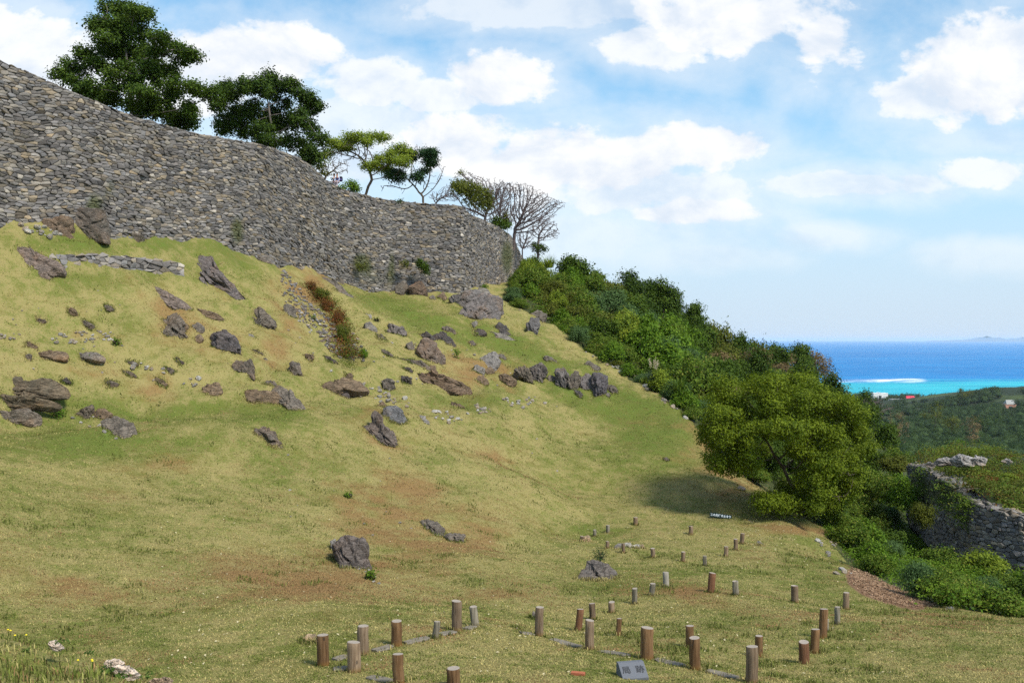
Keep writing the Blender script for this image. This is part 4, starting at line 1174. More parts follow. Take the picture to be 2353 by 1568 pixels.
for _ in range(900):
    if c >= 62: break
    u, v = rv.uniform(1890, 2430), rv.uniform(1090, 1410)
    if not inpoly(u, v, RAV): continue
    p = ground(u, v, dmin=24); s = rv.uniform(.6, 1.15)
    if p[1] > 55: s *= 1.3
    if any((p[0] - q[0]) ** 2 + (p[1] - q[1]) ** 2 < (.45 * (s + q[2])) ** 2 for q in pl2): continue
    pl2.append((p[0], p[1], s))
    k = rv.choice(['bush', 'fresh', 'bush2', 'greyg', 'fresh', 'dark']) if v < 1290 else rv.choice(['greyg', 'bush', 'greyg', 'dark', 'bush2', 'fresh'])
    plant(k, p, s, s * rv.uniform(.75, 1.05), LAB2[k], G2, rg=rv); c += 1
for (u, v, w, h, k, lab) in [(2100, 1372, 60, 85, 'greyg', 'large grey-green bush above the bare brown soil at the lawn edge'), (2010, 1318, 44, 50, 'bush', 'leafy bush at the upper end of the bare brown soil'), (2185, 1395, 46, 62, 'bush2', 'broad-leaved green bush at the lower end of the bare brown soil'),
                             (2290, 1410, 70, 66, 'bush', 'wide white-flecked green bush at the right lawn edge'), (2360, 1400, 60, 80, 'dark', 'dark leafy bush at the far right lawn edge'), (1910, 1215, 36, 70, 'bush', 'dense shaded bush right beside the big lawn tree'),
                             (1985, 1150, 46, 60, 'olive', 'scraggly olive bush behind the right side of the big lawn tree'), (2005, 1010, 40, 100, 'bare', 'pinkish leafless bush sticking out behind the big lawn tree'), (2060, 1130, 34, 50, 'fresh', 'fresh-green bush at the far corner of the ruined wall'), (2270, 1330, 60, 70, 'light', 'yellow-green bush below the ruined wall face')]:
    p = ground(u, v, dmin=24); s = w / FPX * p[1]; plant(k, p, s, h / FPX * p[1] / PH[k], lab, G2, rg=rv)

# ------------------------------------------------------------------ ruined wall at the right
RUIN = [(2085, 1064, 1124, 72), (2121, 1074, 1152, 66), (2150, 1090, 1182, 61), (2184, 1112, 1206, 57), (2210, 1136, 1222, 54), (2235, 1153, 1232, 52.5), (2290, 1170, 1246, 51), (2352, 1186, 1261, 49.5), (2480, 1214, 1296, 47), (2620, 1246, 1340, 44)]
st, core, RI = masonry(RUIN, T=200, seed=9, cw=.36, rh=.20, cap=.9, below=2.2, batter=.5, tone=1.3, moss=[(2170, 1130, 40, 40, .9), (2120, 1150, 20, 60, .8), (2230, 1160, 30, 30, .6), (2100, 1100, 20, 40, .6)])
rw = link('ruined_wall', mesh('ruined_wall', st[0], st[1], M_STONE, st[2]))
tag(rw, 'broken grey stone wall overgrown on top, beyond the hollow at the right', 'wall')
link('wall_core', mesh('wall_core', core[0], core[1], M_STONE, core[2]), rw)
s_, B2, T2, N2, h2 = RI
idx = np.linspace(0, len(T2) - 1, 70).astype(int); rows = []
for off, dz in ((.7, -.08), (3, .15), (6, .25), (10, .2), (15, -.2), (17, -4)):
    r = T2[idx].copy(); r[:, 0] += off * .75; r[:, 1] += off * .9; r[:, 2] += dz; rows.append(r)
V = np.concatenate(rows); V[:, 2] += (fbm(V * .35, 3, 55) - .5) * 1.7
n = len(idx); F = np.concatenate([np.c_[np.arange(n - 1), np.arange(1, n), np.arange(1, n) + n, np.arange(n - 1) + n] + k * n for k in range(5)])
o = link('rubble_bank', mesh('rubble_bank', V, F, M_VALLEY, None, True)); tag(o, kind='structure')
tp = V[:5 * n]
rr = np.random.default_rng(3)
def jitter_top(m_):
    a = rr.integers(0, 4 * n, m_); a = np.where((a % n) == n - 1, a - 1, a); f1, f2 = rr.random((2, m_, 1))
    return (tp[a] * (1 - f1) + tp[a + 1] * f1) * (1 - f2) + (tp[a + n] * (1 - f1) + tp[a + n + 1] * f1) * f2
TOPP = jitter_top(900)
cover('creepers', TOPP, 24000, .13, .85, L_OLIVE, 'olive and yellowish creepers spread over the top of the ruined wall', 5)
cover('creepers', TOPP[::3], 4500, .12, .6, L_RED, 'patches of reddish dry weeds on top of the ruined wall', 6)
cover('creepers', TOPP[1::3], 11000, .13, .95, L_BUSH, 'green creepers spread over the top of the ruined wall', 7)
for i_, (k, lab) in enumerate([('olive', 'olive bush sprawling on top of the ruined wall'), ('light', 'yellow-green bush on top of the ruined wall'), ('bush', 'green bush on top of the ruined wall'), ('red', 'reddish dry shrub on top of the ruined wall')] * 5):
    q = jitter_top(1)[0]; s = rv.uniform(.45, .9); plant(k, q, s, s * rv.uniform(.5, .8), lab, 'bushes on the ruined wall', rg=rv, cat='bush')
ed = T2[rr.integers(20, 150, 300)] - np.c_[np.zeros((300, 2)), rr.uniform(0, 1.6, 300)]
edge = []
for q in ed:
    u_, v_ = CU + q[0] / q[1] * FPX, CV - q[2] / q[1] * FPX
    if vnoise(np.array([[q[0] * .6, q[1] * .6, 0]]), 31)[0] > .52: edge.append(q + np.array([-.12, -.12, 0]))
if edge: cover('creepers', edge, 4200, .11, .25, L_BUSH, 'green creepers hanging down the face of the ruined wall', 8)

for (u, v, dd, w, h, k, lab) in [(2078, 1165, 66, 44, 70, 'fresh', 'bright green bush covering the left end of the ruined wall'), (2040, 1150, 68, 46, 60, 'bush', 'green bush beside the left end of the ruined wall'), (2112, 1205, 55, 34, 54, 'olive', 'olive bush against the corner of the ruined wall'), (2000, 1140, 72, 50, 70, 'bush2', 'broad green bush between the lawn tree and the ruined wall'),
                                (2060, 1085, 80, 44, 40, 'olive', 'low olive bush on the crest behind the ruined wall corner'), (2010, 1080, 84, 44, 50, 'dark', 'dark bush on the crest behind the big lawn tree'), (1960, 1060, 86, 46, 60, 'brown', 'dry brown bush on the crest behind the big lawn tree'), (2030, 1030, 100, 46, 60, 'dark', 'dark bush above the dry brown one behind the lawn tree'), (2055, 1075, 88, 40, 50, 'bush', 'green bush on the crest between the lawn tree and the ruined wall'), (2095, 1082, 84, 34, 30, 'dark', 'low dark bush on the crest just behind the ruined wall end'), (1985, 985, 112, 44, 60, 'dark', 'dark bush right behind the top right of the big lawn tree')]:
    p = P(u, v, dd); s = w / FPX * dd; plant(k, p, s, h / FPX * dd / PH[k], lab, G2, rg=rv, cat='bush')
# ------------------------------------------------------------------ far forest
rf = np.random.default_rng(8)
def ico_(s):
    bm = bmesh.new(); bmesh.ops.create_icosphere(bm, subdivisions=s, radius=1.0)
    r_ = np.array([v.co[:] for v in bm.verts]), np.array([[v.index for v in q.verts] for q in bm.faces]); bm.free(); return r_
ICO2 = ico_(2); Ft = []
Vs = []; Fs = []; Cs = []; base_ = 0; cnt = 0
while cnt < 3400:
    y = 120 * (1740 / 120) ** rf.random() ** .8; u = rf.uniform(1850, 2470)
    if cnt % 6 == 0: y = rf.uniform(950, 1500); u = rf.uniform(2170, 2470)
    x = (u - CU) / FPX * y
    z = float(far_z(np.array([x]), np.array([y]))[0])
    if z < SEA_Z + .8: continue
    if y < 185 and x < 62: continue
    if vnoise(np.array([[x / 70, y / 70, 0]]), 44)[0] > .74 and y > 500: continue     # clearings
    r = rf.uniform(3.0, 5.6) * (1 if y < 700 else 1.15); hgt = r * rf.uniform(1.0, 1.5)
    if abs(u - 2020) < 26 and y < 1560: hgt *= .45
    if 2040 < u < 2150 and 1000 < y < 1520: hgt *= .45
    if abs(u - 2318) < 20 and 800 < y < 1090: hgt *= .3
    lim_v = np.interp(u, [1850, 1960, 1995, 2030, 2150, 2165, 2205, 2260, 2295, 2300, 2340, 2345, 2480], [890, 898, 911, 913, 917, 909, 909, 897, 892, 938, 938, 892, 894])
    if y > 1560: lim_v = min(lim_v, 906)
    elif 1990 < u < 2160: lim_v = max(lim_v, 920) if y < 1350 else lim_v
    hmax = (CV - lim_v) / FPX * y - z
    if hmax < .9: continue
    hgt = min(hgt, hmax); r = min(r, hgt * 1.2)
    cl = [(x + rf.normal(0, r * .4), y + rf.normal(0, r * .4), z + hgt * rf.uniform(.45, .95), r * .55, r * .55, r * .42) for _ in range(5)]
    m_ = int(np.clip(130000 / y, 110, 480)); ls = np.clip(y / 850, .34, 1.5)
    V, F, C = clump_leaves(cl, m_, ls, rf, .6, .6, .5)
    C[:, 0] = np.clip(C[:, 0] * .6 + rf.uniform(-.1, .5), 0, 1)
    Vs.append(V); Fs.append(F + base_); Cs.append(C); base_ += len(V); cnt += 1
    Vi, Fi = ICO2; Vb = Vi * (1 + .35 * (vnoise(Vi * 2.1 + cnt * 3.7, 6) - .5)[:, None]) * np.array([r * .66, r * .66, hgt * .44]) + np.array([x, y, z + hgt * .5])
    Ft.append(Fi + base_); Vs.append(Vb); Cs.append(np.c_[np.full(len(Vb), C[:, 0].mean() * .8), np.full(len(Vb), .3), np.full(len(Vb), .3)]); base_ += len(Vb)
o = link('forest', mesh('forest', np.concatenate(Vs), [np.concatenate(Fs), np.concatenate(Ft)], L_FAR, np.concatenate(Cs)))
tag(o, 'dark green forest covering the valley between the ruins and the coast', 'forest', None, 'stuff')
for (u, vt, vb, w, d, lm, lab) in [(2145, 928, 990, 32, 620, L_OLIVE, 'tall feathery olive tree rising above the dark valley forest'), (2185, 958, 1010, 22, 600, L_OLIVE, 'smaller feathery olive tree right beside the tall one in the valley'),
                                  (2060, 950, 985, 34, 420, L_BROWN, 'brownish leafless-looking crown at the left edge of the valley forest'), (2240, 962, 1005, 26, 480, L_BROWN, 'brown dry crown in the middle of the valley forest'), (2270, 955, 985, 40, 700, L_ROUND, 'broad very dark crown below the small green hill'),
                                  (2215, 895, 930, 18, 1180, L_OLIVE, 'yellowish tree on the slope of the small green hill'), (2195, 1010, 1050, 40, 330, L_FRESH, 'bright green rounded crown at the near edge of the valley forest'), (2110, 1035, 1075, 50, 250, L_DEEP, 'dark rounded crown just behind the ruined wall')]:
    p = P(u, vb, d); k = d / FPX; r = w * k; hh = (vb - vt) * k
    p[2] = min(p[2], float(far_z(np.array([p[0]]), np.array([p[1]]))[0]) + 2); hh = (CV - vt) * k - p[2]
    root = empty('forest_tree', p, lab, 'tree', 'trees standing out in the valley'); rg = np.random.default_rng(int(u))
    cl = [(rg.uniform(-.6, .6) * r, rg.uniform(-.6, .6) * r, hh * rg.uniform(.4, .92), r * .42, r * .42, hh * .16) for _ in range(10)]
    V, F, C = clump_leaves(cl, 1500, max(.35, d / 900), rg, .55, .5, .4); link('crown', mesh('crown', V, F, lm, C), root)
    A, par = colonize(in_ell(cl, 30, rg), [np.zeros(3), np.array([0, 0, hh * .2])], hh * .1, hh, hh * .15, 20, rg)
    V, F, r_ = branch_mesh(A, par, .05, .35, sides=5); link('trunk', mesh('trunk', V, F, M_BARK, None, True), root)

# ------------------------------------------------------------------ sea air
def haze():
    V, F = boxes([(-72000, 72000, -60, 66000, -107, 46)])
    m = bpy.data.materials.new('haze'); m.use_nodes = True; g = NT(m.node_tree)
    o = g.n('ShaderNodeOutputMaterial'); v = g.n('ShaderNodeVolumePrincipled')
    v.inputs['Color'].default_value = (.80, .90, 1.0, 1); v.inputs['Density'].default_value = HAZE_D; v.inputs['Anisotropy'].default_value = 0.0
    g.t.links.new(v.outputs[0], o.inputs['Volume'])
    ob = link('haze', mesh('haze', V, F, m)); tag(ob, 'thin bluish sea haze over land and water', 'haze', None, 'stuff')
HAZE_D = 3.2e-5
haze()
BASES = []
# ------------------------------------------------------------------ rocks on the slope
def ico(sub):
    bm = bmesh.new(); bmesh.ops.create_icosphere(bm, subdivisions=sub, radius=1.0)
    V = np.array([v.co[:] for v in bm.verts]); F = np.array([[v.index for v in f.verts] for f in bm.faces]); bm.free()
    return V, F


ICO = {k: ico(k) for k in (2, 3, 4, 5)}
ZC = {3: (0, 441, .3342), 2: (735, 294, .3342), 4: (588, 661.5, .3342), 5: (1249.5, 661.5, .2344), 0: (0, 0, 1.0), 9: (0, 1396.5, .1875)}
GREY = (.138, .122, .106); BRN = (.170, .128, .090); PUR = (.185, .152, .138); PALE = (.36, .34, .31); TAN = (.33, .25, .165); DKG = (.085, .078, .078); MID = (.19, .178, .165)


def rock_shape(poly, d_of, depth, seed, sub=4, rough=.10, strata=0.0, sang=0.5):
    """poly: outline (u, v) in picture units; d_of(v): distance of that height on the ground. Returns verts (world), faces."""
    rg = np.random.default_rng(seed); poly = np.asarray(poly, float)
    c = poly.mean(0)
    # radius of the outline in each direction
    th = np.linspace(0, 2 * math.pi, 145)[:-1]; rad = np.zeros(len(th))
    for i in range(len(poly)):
        a, b = poly[i] - c, poly[(i + 1) % len(poly)] - c
        e = b - a; dn = np.c_[np.cos(th), np.sin(th)]
        den = dn[:, 0] * e[1] - dn[:, 1] * e[0]; den = np.where(np.abs(den) < 1e-9, 1e-9, den)
        t = (a[0] * e[1] - a[1] * e[0]) / den; s = (a[0] * dn[:, 1] - a[1] * dn[:, 0]) / den
        ok = (s >= -1e-6) & (s <= 1 + 1e-6) & (t > 0); rad = np.where(ok, np.maximum(rad, t), rad)
    rad = np.where(rad <= 0, np.median(rad), rad)
    D, F = ICO[sub]
    ph = np.arctan2(D[:, 1], D[:, 0]) % (2 * math.pi)
    r = np.interp(ph, np.r_[th, 2 * math.pi], np.r_[rad, rad[0]])
    pl = np.hypot(D[:, 0], D[:, 1]); n_ = D[:, 2]
    # boxier than an ellipsoid
    pl = np.sign(pl) * np.abs(pl) ** .55; q = np.sign(n_) * np.abs(n_) ** .8
    du = np.cos(ph) * r * pl; dv = np.sin(ph) * r * pl
    L = np.stack([du, dv, q * depth], 1); s = rad.mean()
    # facets on the exposed side; the outline keeps its shape
    for _ in range(8):
        nn = rg.normal(size=3); nn[2] = abs(nn[2]) * 1.6 + .75; nn /= np.linalg.norm(nn)
        pr = L @ nn; lim = pr.max() * rg.uniform(.6, .88); ex = np.maximum(pr - lim, 0); L -= ex[:, None] * nn * .9
    s = rad.mean(); f = L / s
    ca, sa = math.cos(sang), math.sin(sang)
    g2 = np.c_[f[:, 0] * ca + f[:, 1] * sa, -f[:, 0] * sa + f[:, 1] * ca, f[:, 2]]
    # broken into blocks along the bedding
    K_ = 26 if sub >= 4 else 9
    g3 = g2 * np.array([1, 2.1 if strata else 1.2, 1]) + (fbm(f * 2.5, 2, seed + 1)[:, None] - .5) * .5
    sd = g3[rg.integers(0, len(g3), K_)]
    dm = np.sqrt(((g3[:, None] - sd[None]) ** 2).sum(-1)); o_ = np.argsort(dm, 1); q_ = np.arange(len(L))
    f1 = dm[q_, o_[:, 0]]; f2 = dm[q_, o_[:, 1]]
    offs = rg.normal(0, .55, K_)[o_[:, 0]]; tl = rg.normal(0, .5, (K_, 3))[o_[:, 0]]; tilt = ((g3 - sd[o_[:, 0]]) * tl).sum(1)
    nz = offs + tilt - 1.5 * np.clip(1 - (f2 - f1) / .10, 0, 1)
    nz = nz + (fbm(f * 3, 3, seed) - .5) * 1.3 + (fbm(f * 9, 2, seed + 8) - .5) * .6
    if strata: nz = nz + strata * 1.3 * (np.abs(((g2[:, 1] * 4.2 + fbm(f * 1.6, 2, seed + 3) * 2.0) % 1) - .5) * 2 - .5)
    dirn = L / np.maximum(np.linalg.norm(L, axis=1), 1e-6)[:, None]
    L = L + dirn * (nz * rough * 1.15 * s)[:, None]
    L[:, 2] -= depth * .42
    uu_ = c[0] + L[:, 0]; vv_ = c[1] + L[:, 1]
    dd = d_of(vv_)
    W = np.stack([(uu_ - CU) / FPX * dd, dd, (CV - vv_) / FPX * dd], 1)
    k = d_of(np.array([c[1]]))[0] / FPX
    dz = (d_of(np.array([c[1] - 5]))[0] - d_of(np.array([c[1] + 5]))[0]) / (10 * k)    # backward lean of the slab
    nrm = np.array([0, -1.0, dz]); nrm /= np.linalg.norm(nrm)
    return W + nrm * (L[:, 2] * k)[:, None], F


def rock(z, pts, label, colr=GREY, lie=.75, depth=.5, sub=4, rough=.10, strata=.0, sang=.5, stain=0., group='rocks on the grassy slope', name='rock', cat='rock', dmin=10, ext=.12, dfix=None, grow_=1.2):
    if lie < .35 and dfix is None: ext = .4
    ox, oy, k = ZC[z]; poly = np.array(pts, float) * k + np.array([ox, oy])
    c = poly.mean(0); poly = c + (poly - c) * grow_
    vb, vt = poly[:, 1].max(), poly[:, 1].min(); w = np.ptp(poly[:, 0]); h = vb - vt
    ub = poly[poly[:, 1] > vb - .35 * h, 0].mean(); ut = poly[poly[:, 1] < vt + .35 * h, 0].mean()
    db = dfix or hit(ub, vb - .06 * h, dmin); dt = dfix or hit(ut, vt, dmin); dt = min(dt, db + 6)
    dt = max(dt, db)
    f = lambda v: db + lie * (dt - db) * np.clip((vb - v) / max(h, 1e-6), -.3, 1.3)
    seed = int(abs(poly[:, 0].sum() * 7 + vb)) % 9999
    # carry the foot a little into the ground
    low = poly[:, 1] > vb - .25 * h; poly = poly.copy(); poly[low, 1] += ext * h * .5
    W, F = rock_shape(poly, f, depth * min(w, h), seed, sub, rough, strata, sang)
    b = W[W[:, 2] < np.quantile(W[:, 2], .1)].mean(0)
    if dfix is None:
        ft = W[np.abs(W[:, 2] - gz(W[:, 0], W[:, 1])) < .09]; BASES.append(ft)
    rg = np.random.default_rng(seed)
    al = np.full(len(W), 1.0 - stain); colr = np.array(colr) * np.array([1.0, .96, .90])
    C = np.c_[np.tile(np.array(colr) * rg.normal(1, .06), (len(W), 1)), al]
    o = link(name, mesh(name, W - b, F, M_ROCK, C), None, b)
    return tag(o, label, cat, group)


RK = [
 (3, [(40,420),(100,400),(210,390),(260,420),(350,450),(390,490),(395,540),(350,555),(320,560),(315,615),(280,600),(200,550),(130,500)], 'purple-brown tilted rock at the left end of the low stone wall', PUR, .8, .4, 5, .09, .25, .6, .3),
 (3, [(1250,400),(1310,380),(1390,370),(1440,410),(1460,470),(1510,560),(1580,620),(1660,680),(1720,740),(1680,752),(1620,730),(1560,735),(1450,690),(1400,650),(1370,590),(1300,560),(1260,520),(1255,460),(1220,450)], 'biggest slab, a long dark rock sliding diagonally down below the castle wall', (.13,.118,.122), .85, .42, 5, .07, .35, .75, .15),
 (3, [(985,660),(1060,650),(1150,690),(1240,740),(1310,780),(1320,820),(1290,845),(1200,800),(1090,750),(1020,690)], 'flat lilac-grey slab half sunk in the grass below the biggest slab', PUR, .95, .3, 5, .07, .3, .5, .1),
 (3, [(1330,830),(1360,805),(1440,820),(1510,850),(1530,885),(1500,905),(1430,890),(1350,870)], 'low brownish rock continuing the flat lilac-grey slab', BRN, .8, .45, 4, .1, .2, .3, .2),
 (3, [(1090,890),(1140,850),(1220,840),(1245,880),(1250,960),(1220,1020),(1160,990),(1110,940)], 'upright rough dark rock below the flat lilac-grey slab', GREY, .4, .5, 5, .13, .2, 1.2, .3),
 (3, [(1245,895),(1290,905),(1285,945),(1250,955)], 'small brown stone leaning on the upright rough dark rock', BRN, .5, .5, 3),
 (3, [(1320,905),(1360,890),(1395,920),(1385,960),(1330,950)], 'small grey rock, upper of two beside the upright rough rock', GREY, .5, .5, 3),
 (3, [(1320,985),(1370,975),(1395,1000),(1370,1030),(1320,1020)], 'small brown rock, lower of two beside the upright rough rock', BRN, .5, .5, 3),
 (3, [(1440,990),(1480,965),(1550,965),(1605,990),(1630,1060),(1625,1115),(1560,1095),(1500,1100),(1440,1050)], 'chunky dark grey boulder alone in the grass with a tan lower corner', (.10,.095,.105), .35, .55, 5, .11, .2, .3, .25),
 (3, [(1670,935),(1720,965),(1780,1040),(1800,1085),(1740,1040),(1690,985)], 'thin sliver of rock lying diagonally above the chunky boulder', MID, .9, .35, 3),
 (3, [(1605,1210),(1640,1150),(1720,1155),(1740,1215),(1730,1260),(1660,1235)], 'cracked grey rock with tan veins below the chunky boulder', GREY, .4, .5, 4, .12, .2, .9, .35),
 (3, [(1795,1130),(1830,1145),(1880,1205),(1870,1225),(1810,1185)], 'small pointed grey rock to the right of the cracked tan-veined rock', GREY, .8, .4, 3),
 (3, [(1970,1210),(2000,1180),(2050,1175),(2065,1240),(2030,1260),(1980,1245)], 'rounded knobbly rock at the foot of the rubble chute', GREY, .4, .5, 4, .14, 0, .5, .3),
 (3, [(1680,880),(1720,830),(1790,815),(1860,850),(1865,900),(1790,940),(1730,925)], 'rough double-humped grey rock to the left of the rubble chute', GREY, .5, .5, 5, .14, .15, .3, .2),
 (3, [(1955,790),(1980,760),(2020,800),(2030,850),(1990,865),(1960,840)], 'small steep rock at the left edge of the rubble chute', GREY, .5, .5, 4),
 (3, [(1390,1330),(1430,1315),(1500,1315),(1520,1345),(1490,1380),(1430,1395),(1395,1370)], 'squat brown-grey rock on the bank just above the green path', BRN, .4, .5, 4, .1, .1, .3, .2),
 (3, [(-330,1290),(100,1270),(250,1290),(430,1290),(470,1330),(440,1370),(300,1390),(150,1400),(0,1380),(-330,1380)], 'upper ledge of the dark layered outcrop at the left edge', (.125,.108,.080), 1.0, .35, 5, .09, .7, 0, .3),
 (3, [(-330,1420),(50,1400),(230,1420),(350,1450),(380,1480),(330,1510),(200,1490),(60,1490),(-330,1480)], 'lower ledge of the dark layered outcrop at the left edge', (.115,.10,.072), 1.0, .35, 5, .09, .7, 0, .3),
 (3, [(60,1510),(150,1490),(250,1520),(270,1560),(240,1590),(100,1590),(-200,1590),(-200,1500)], 'grey boulder below the dark layered outcrop at the left edge', GREY, .4, .5, 4, .1, .3, .2, .2),
 (3, [(180,1110),(240,1115),(330,1090),(420,1090),(445,1120),(430,1150),(330,1155),(240,1150)], 'long low rounded rock above the layered outcrop', BRN, .4, .6, 4, .08, .3, .1, .1),
 (3, [(450,1130),(560,1110),(650,1100),(700,1130),(690,1155),(560,1150),(460,1160)], 'long low mossy rock continuing the rounded one above the outcrop', MID, .5, .6, 4, .09, .2, .1, .2),
 (3, [(150,1120),(200,1110),(215,1150),(180,1160)], 'small grey stone at the left end of the long low rocks', GREY, .5, .5, 3),
 (3, [(1620,1390),(1700,1370),(1800,1360),(1880,1375),(1915,1420),(1900,1445),(1800,1455),(1720,1430),(1640,1415)], 'long low brown rock on the bank, with the tilted slab at its end', BRN, .4, .6, 5, .09, .4, .1, .2),
 (3, [(1870,1340),(1920,1325),(1990,1360),(2050,1420),(2110,1495),(2040,1500),(1980,1470),(1910,1410)], 'tilted grey slab pointing down to the green path', GREY, .7, .4, 5, .06, .3, .8, .1),
 (4, [(400,690),(480,650),(590,625),(690,635),(750,680),(700,700),(600,700),(520,735),(440,720)], 'long whale-backed brown rock beside the path stones', BRN, .4, .6, 5, .08, .4, .1, .2),
 (3, [(640,1520),(700,1480),(760,1520),(740,1560),(650,1560)], 'brown boulder at the path behind the grey one, near the outcrop', BRN, .4, .5, 4, .1, 0, .3, .3),
 (3, [(520,1520),(560,1480),(610,1450),(620,1480),(600,1540),(550,1560)], 'steep dark rock with a hollow beside the brown path boulder', (.105,.092,.075), .3, .6, 4, .12, .2, .3, .3),
 (0, [(235,965),(262,954),(300,968),(306,990),(272,1002),(236,990)], 'grey boulder standing on the green path near the outcrop', GREY, .3, .5, 4, .09, 0, .3, .1),
 (3, [(440,85),(600,112),(670,125),(690,200),(695,280),(560,270),(450,250),(440,150)], 'big flat-faced boulder built into the foot of the castle wall', (.135,.122,.112), .05, .55, 5, .06, .1, .3, .3),
 (3, [(255,190),(370,170),(455,180),(460,280),(400,300),(350,260),(270,240)], 'brown boulder at the wall foot to the left of the flat-faced one', (.15,.115,.088), .2, .6, 4, .1, .1, .3, .4),
 (3, [(830,285),(900,265),(970,305),(975,350),(900,340),(840,305)], 'dark pointed rock in the grass against the wall foot', GREY, .4, .5, 4, .09, .3, .4, .1),
 (3, [(1610,400),(1690,335),(1800,350),(1865,405),(1750,425)], 'sloping outcrop under the mossy part of the wall', (.12,.11,.10), .3, .6, 4, .1, .3, .4, .2),
 (2, [(-20,1010),(30,1040),(100,1070),(200,1130),(245,1190),(130,1150),(-20,1085)], 'long dark ledge running down along the foot of the wall', (.13,.118,.105), .8, .5, 5, .08, .5, .55, .2),
 (2, [(40,920),(110,950),(170,1060),(120,1065),(60,1000)], 'steep dark rock leaning against the wall above the long ledge', GREY, .3, .5, 4, .09, .3, 1.0, .1),
 (2, [(530,960),(600,945),(660,1000),(650,1040),(600,1060),(530,1010)], 'overhanging grey block in the rock niche of the wall', GREY, .1, .8, 5, .08, .3, .2, .1),
 (2, [(660,1040),(720,1000),(780,970),(785,1020),(760,1070),(720,1110),(640,1070)], 'tilted grey-brown block under the shrub in the wall niche', (.14,.122,.108), .1, .8, 5, .08, .3, -.5, .2),
 (2, [(500,1080),(570,1045),(620,1090),(560,1130),(500,1120)], 'grey block at the lower left of the wall niche', GREY, .2, .8, 4, .09),
 (2, [(615,1085),(680,1055),(725,1110),(680,1150),(630,1125)], 'reddish-brown block at the bottom of the wall niche', (.15,.112,.09), .2, .8, 4, .09, .2, .2, .3),
 (2, [(805,1140),(840,1118),(870,1160),(840,1190),(810,1172)], 'round brown boulder at the wall foot left of the big grey pair', BRN, .3, .6, 4, .1, 0, .3, .3),
 (2, [(750,1160),(780,1145),(795,1175),(770,1185)], 'small grey stone beside the round brown boulder at the wall foot', GREY, .3, .6, 3),
 (2, [(900,1150),(990,1140),(1080,1105),(1092,1140),(1015,1205),(1000,1235),(940,1205)], 'upper overhanging half of the big grey pair under the wall corner', (.15,.142,.145), .2, .8, 5, .07, .3, -.4, .1),
 (2, [(955,1270),(1010,1220),(1080,1160),(1150,1145),(1240,1180),(1215,1250),(1150,1312),(1090,1300),(1020,1290)], 'big grey rock face, lower half of the pair under the wall corner', (.145,.135,.138), .4, .7, 5, .07, .4, -.6, .1),
 (2, [(1090,1110),(1130,1088),(1165,1120),(1120,1152)], 'mossy stone tucked above the big grey rock face', MID, .2, .6, 3),
 (2, [(1330,1265),(1360,1240),(1388,1270),(1352,1292)], 'small brown rock on the crest right of the big grey pair', BRN, .4, .5, 3),
 (2, [(1420,1350),(1450,1310),(1500,1295),(1505,1350),(1480,1405),(1440,1380)], 'upright striped grey rock on the lawn crest beside the bushes', (.13,.125,.13), .2, .5, 4, .1, .5, 1.3, 0),
 (2, [(1455,1260),(1500,1230),(1552,1270),(1530,1312),(1480,1300)], 'grey boulder half under the bushes on the crest', GREY, .2, .6, 4),
 (2, [(1170,1350),(1220,1345),(1300,1375),(1325,1410),(1300,1432),(1200,1382)], 'dark sharp-edged rock lying above a pale slab on the upper right lawn', DKG, .6, .5, 4, .1, .3, .3, 0),
 (2, [(1130,1370),(1200,1410),(1290,1430),(1370,1465),(1250,1458),(1190,1428)], 'flat slab sunk in the lawn under the dark sharp-edged rock', MID, .95, .4, 4, .08, .3, .4, 0),
 (2, [(1030,1350),(1050,1322),(1082,1335),(1080,1368),(1050,1370)], 'small rough stone on the lawn below the big grey pair', MID, .4, .5, 3),
 (2, [(440,1375),(490,1335),(550,1350),(595,1400),(560,1425),(480,1410)], 'low rounded rough rock on the upper lawn below the wall niche', (.14,.125,.12), .6, .5, 5, .12, 0, .3, .1),
 (2, [(305,1350),(340,1335),(390,1380),(360,1396),(310,1376)], 'long small rock left of the low rounded rough one', MID, .6, .5, 3),
 (2, [(300,1275),(350,1285),(355,1310),(310,1315)], 'pale small rock at the upper end of the long small one', (.24,.225,.21), .6, .5, 3),
 (2, [(655,1400),(740,1400),(790,1440),(770,1465),(720,1440)], 'left stone of the dark rock row on the upper lawn', DKG, .5, .5, 4, .12, .3, .3, .1),
 (2, [(770,1440),(800,1425),(835,1405),(900,1450),(922,1490),(870,1502),(800,1475)], 'right, bigger stone of the dark rock row on the upper lawn', DKG, .5, .5, 5, .12, .3, .3, .1),
 (4, [(1120,410),(1160,370),(1230,380),(1282,440),(1280,490),(1230,522),(1170,492),(1110,450)], 'rounded rock with a rusty lower face in the bare patch', (.15,.125,.11), .4, .6, 5, .1, .2, .3, .5),
 (4, [(1030,380),(1070,360),(1092,420),(1060,432)], 'small grey block left of the rusty-faced rock', GREY, .4, .5, 3),
 (4, [(905,500),(950,480),(1040,490),(1120,500),(1195,530),(1160,556),(1080,540),(1000,522)], 'low jagged rock row under the small grey block', GREY, .5, .5, 5, .14, .2, .1, .2),
 (4, [(955,580),(1040,565),(1120,590),(1200,575),(1290,610),(1380,640),(1462,670),(1468,720),(1400,737),(1260,742),(1200,692),(1100,642),(1000,612)], 'long brown craggy rock, the widest on the middle slope', (.155,.115,.085), .5, .5, 5, .13, .35, .5, .35),
 (4, [(1540,480),(1600,430),(1650,440),(1672,490),(1640,532),(1560,522)], 'smooth upright grey rock in the middle of the slope', (.18,.172,.168), .3, .5, 4, .07, .2, 1.2, .1),
 (4, [(1665,455),(1700,440),(1718,480),(1690,500)], 'small grey rock right of the smooth upright one', GREY, .4, .5, 3),
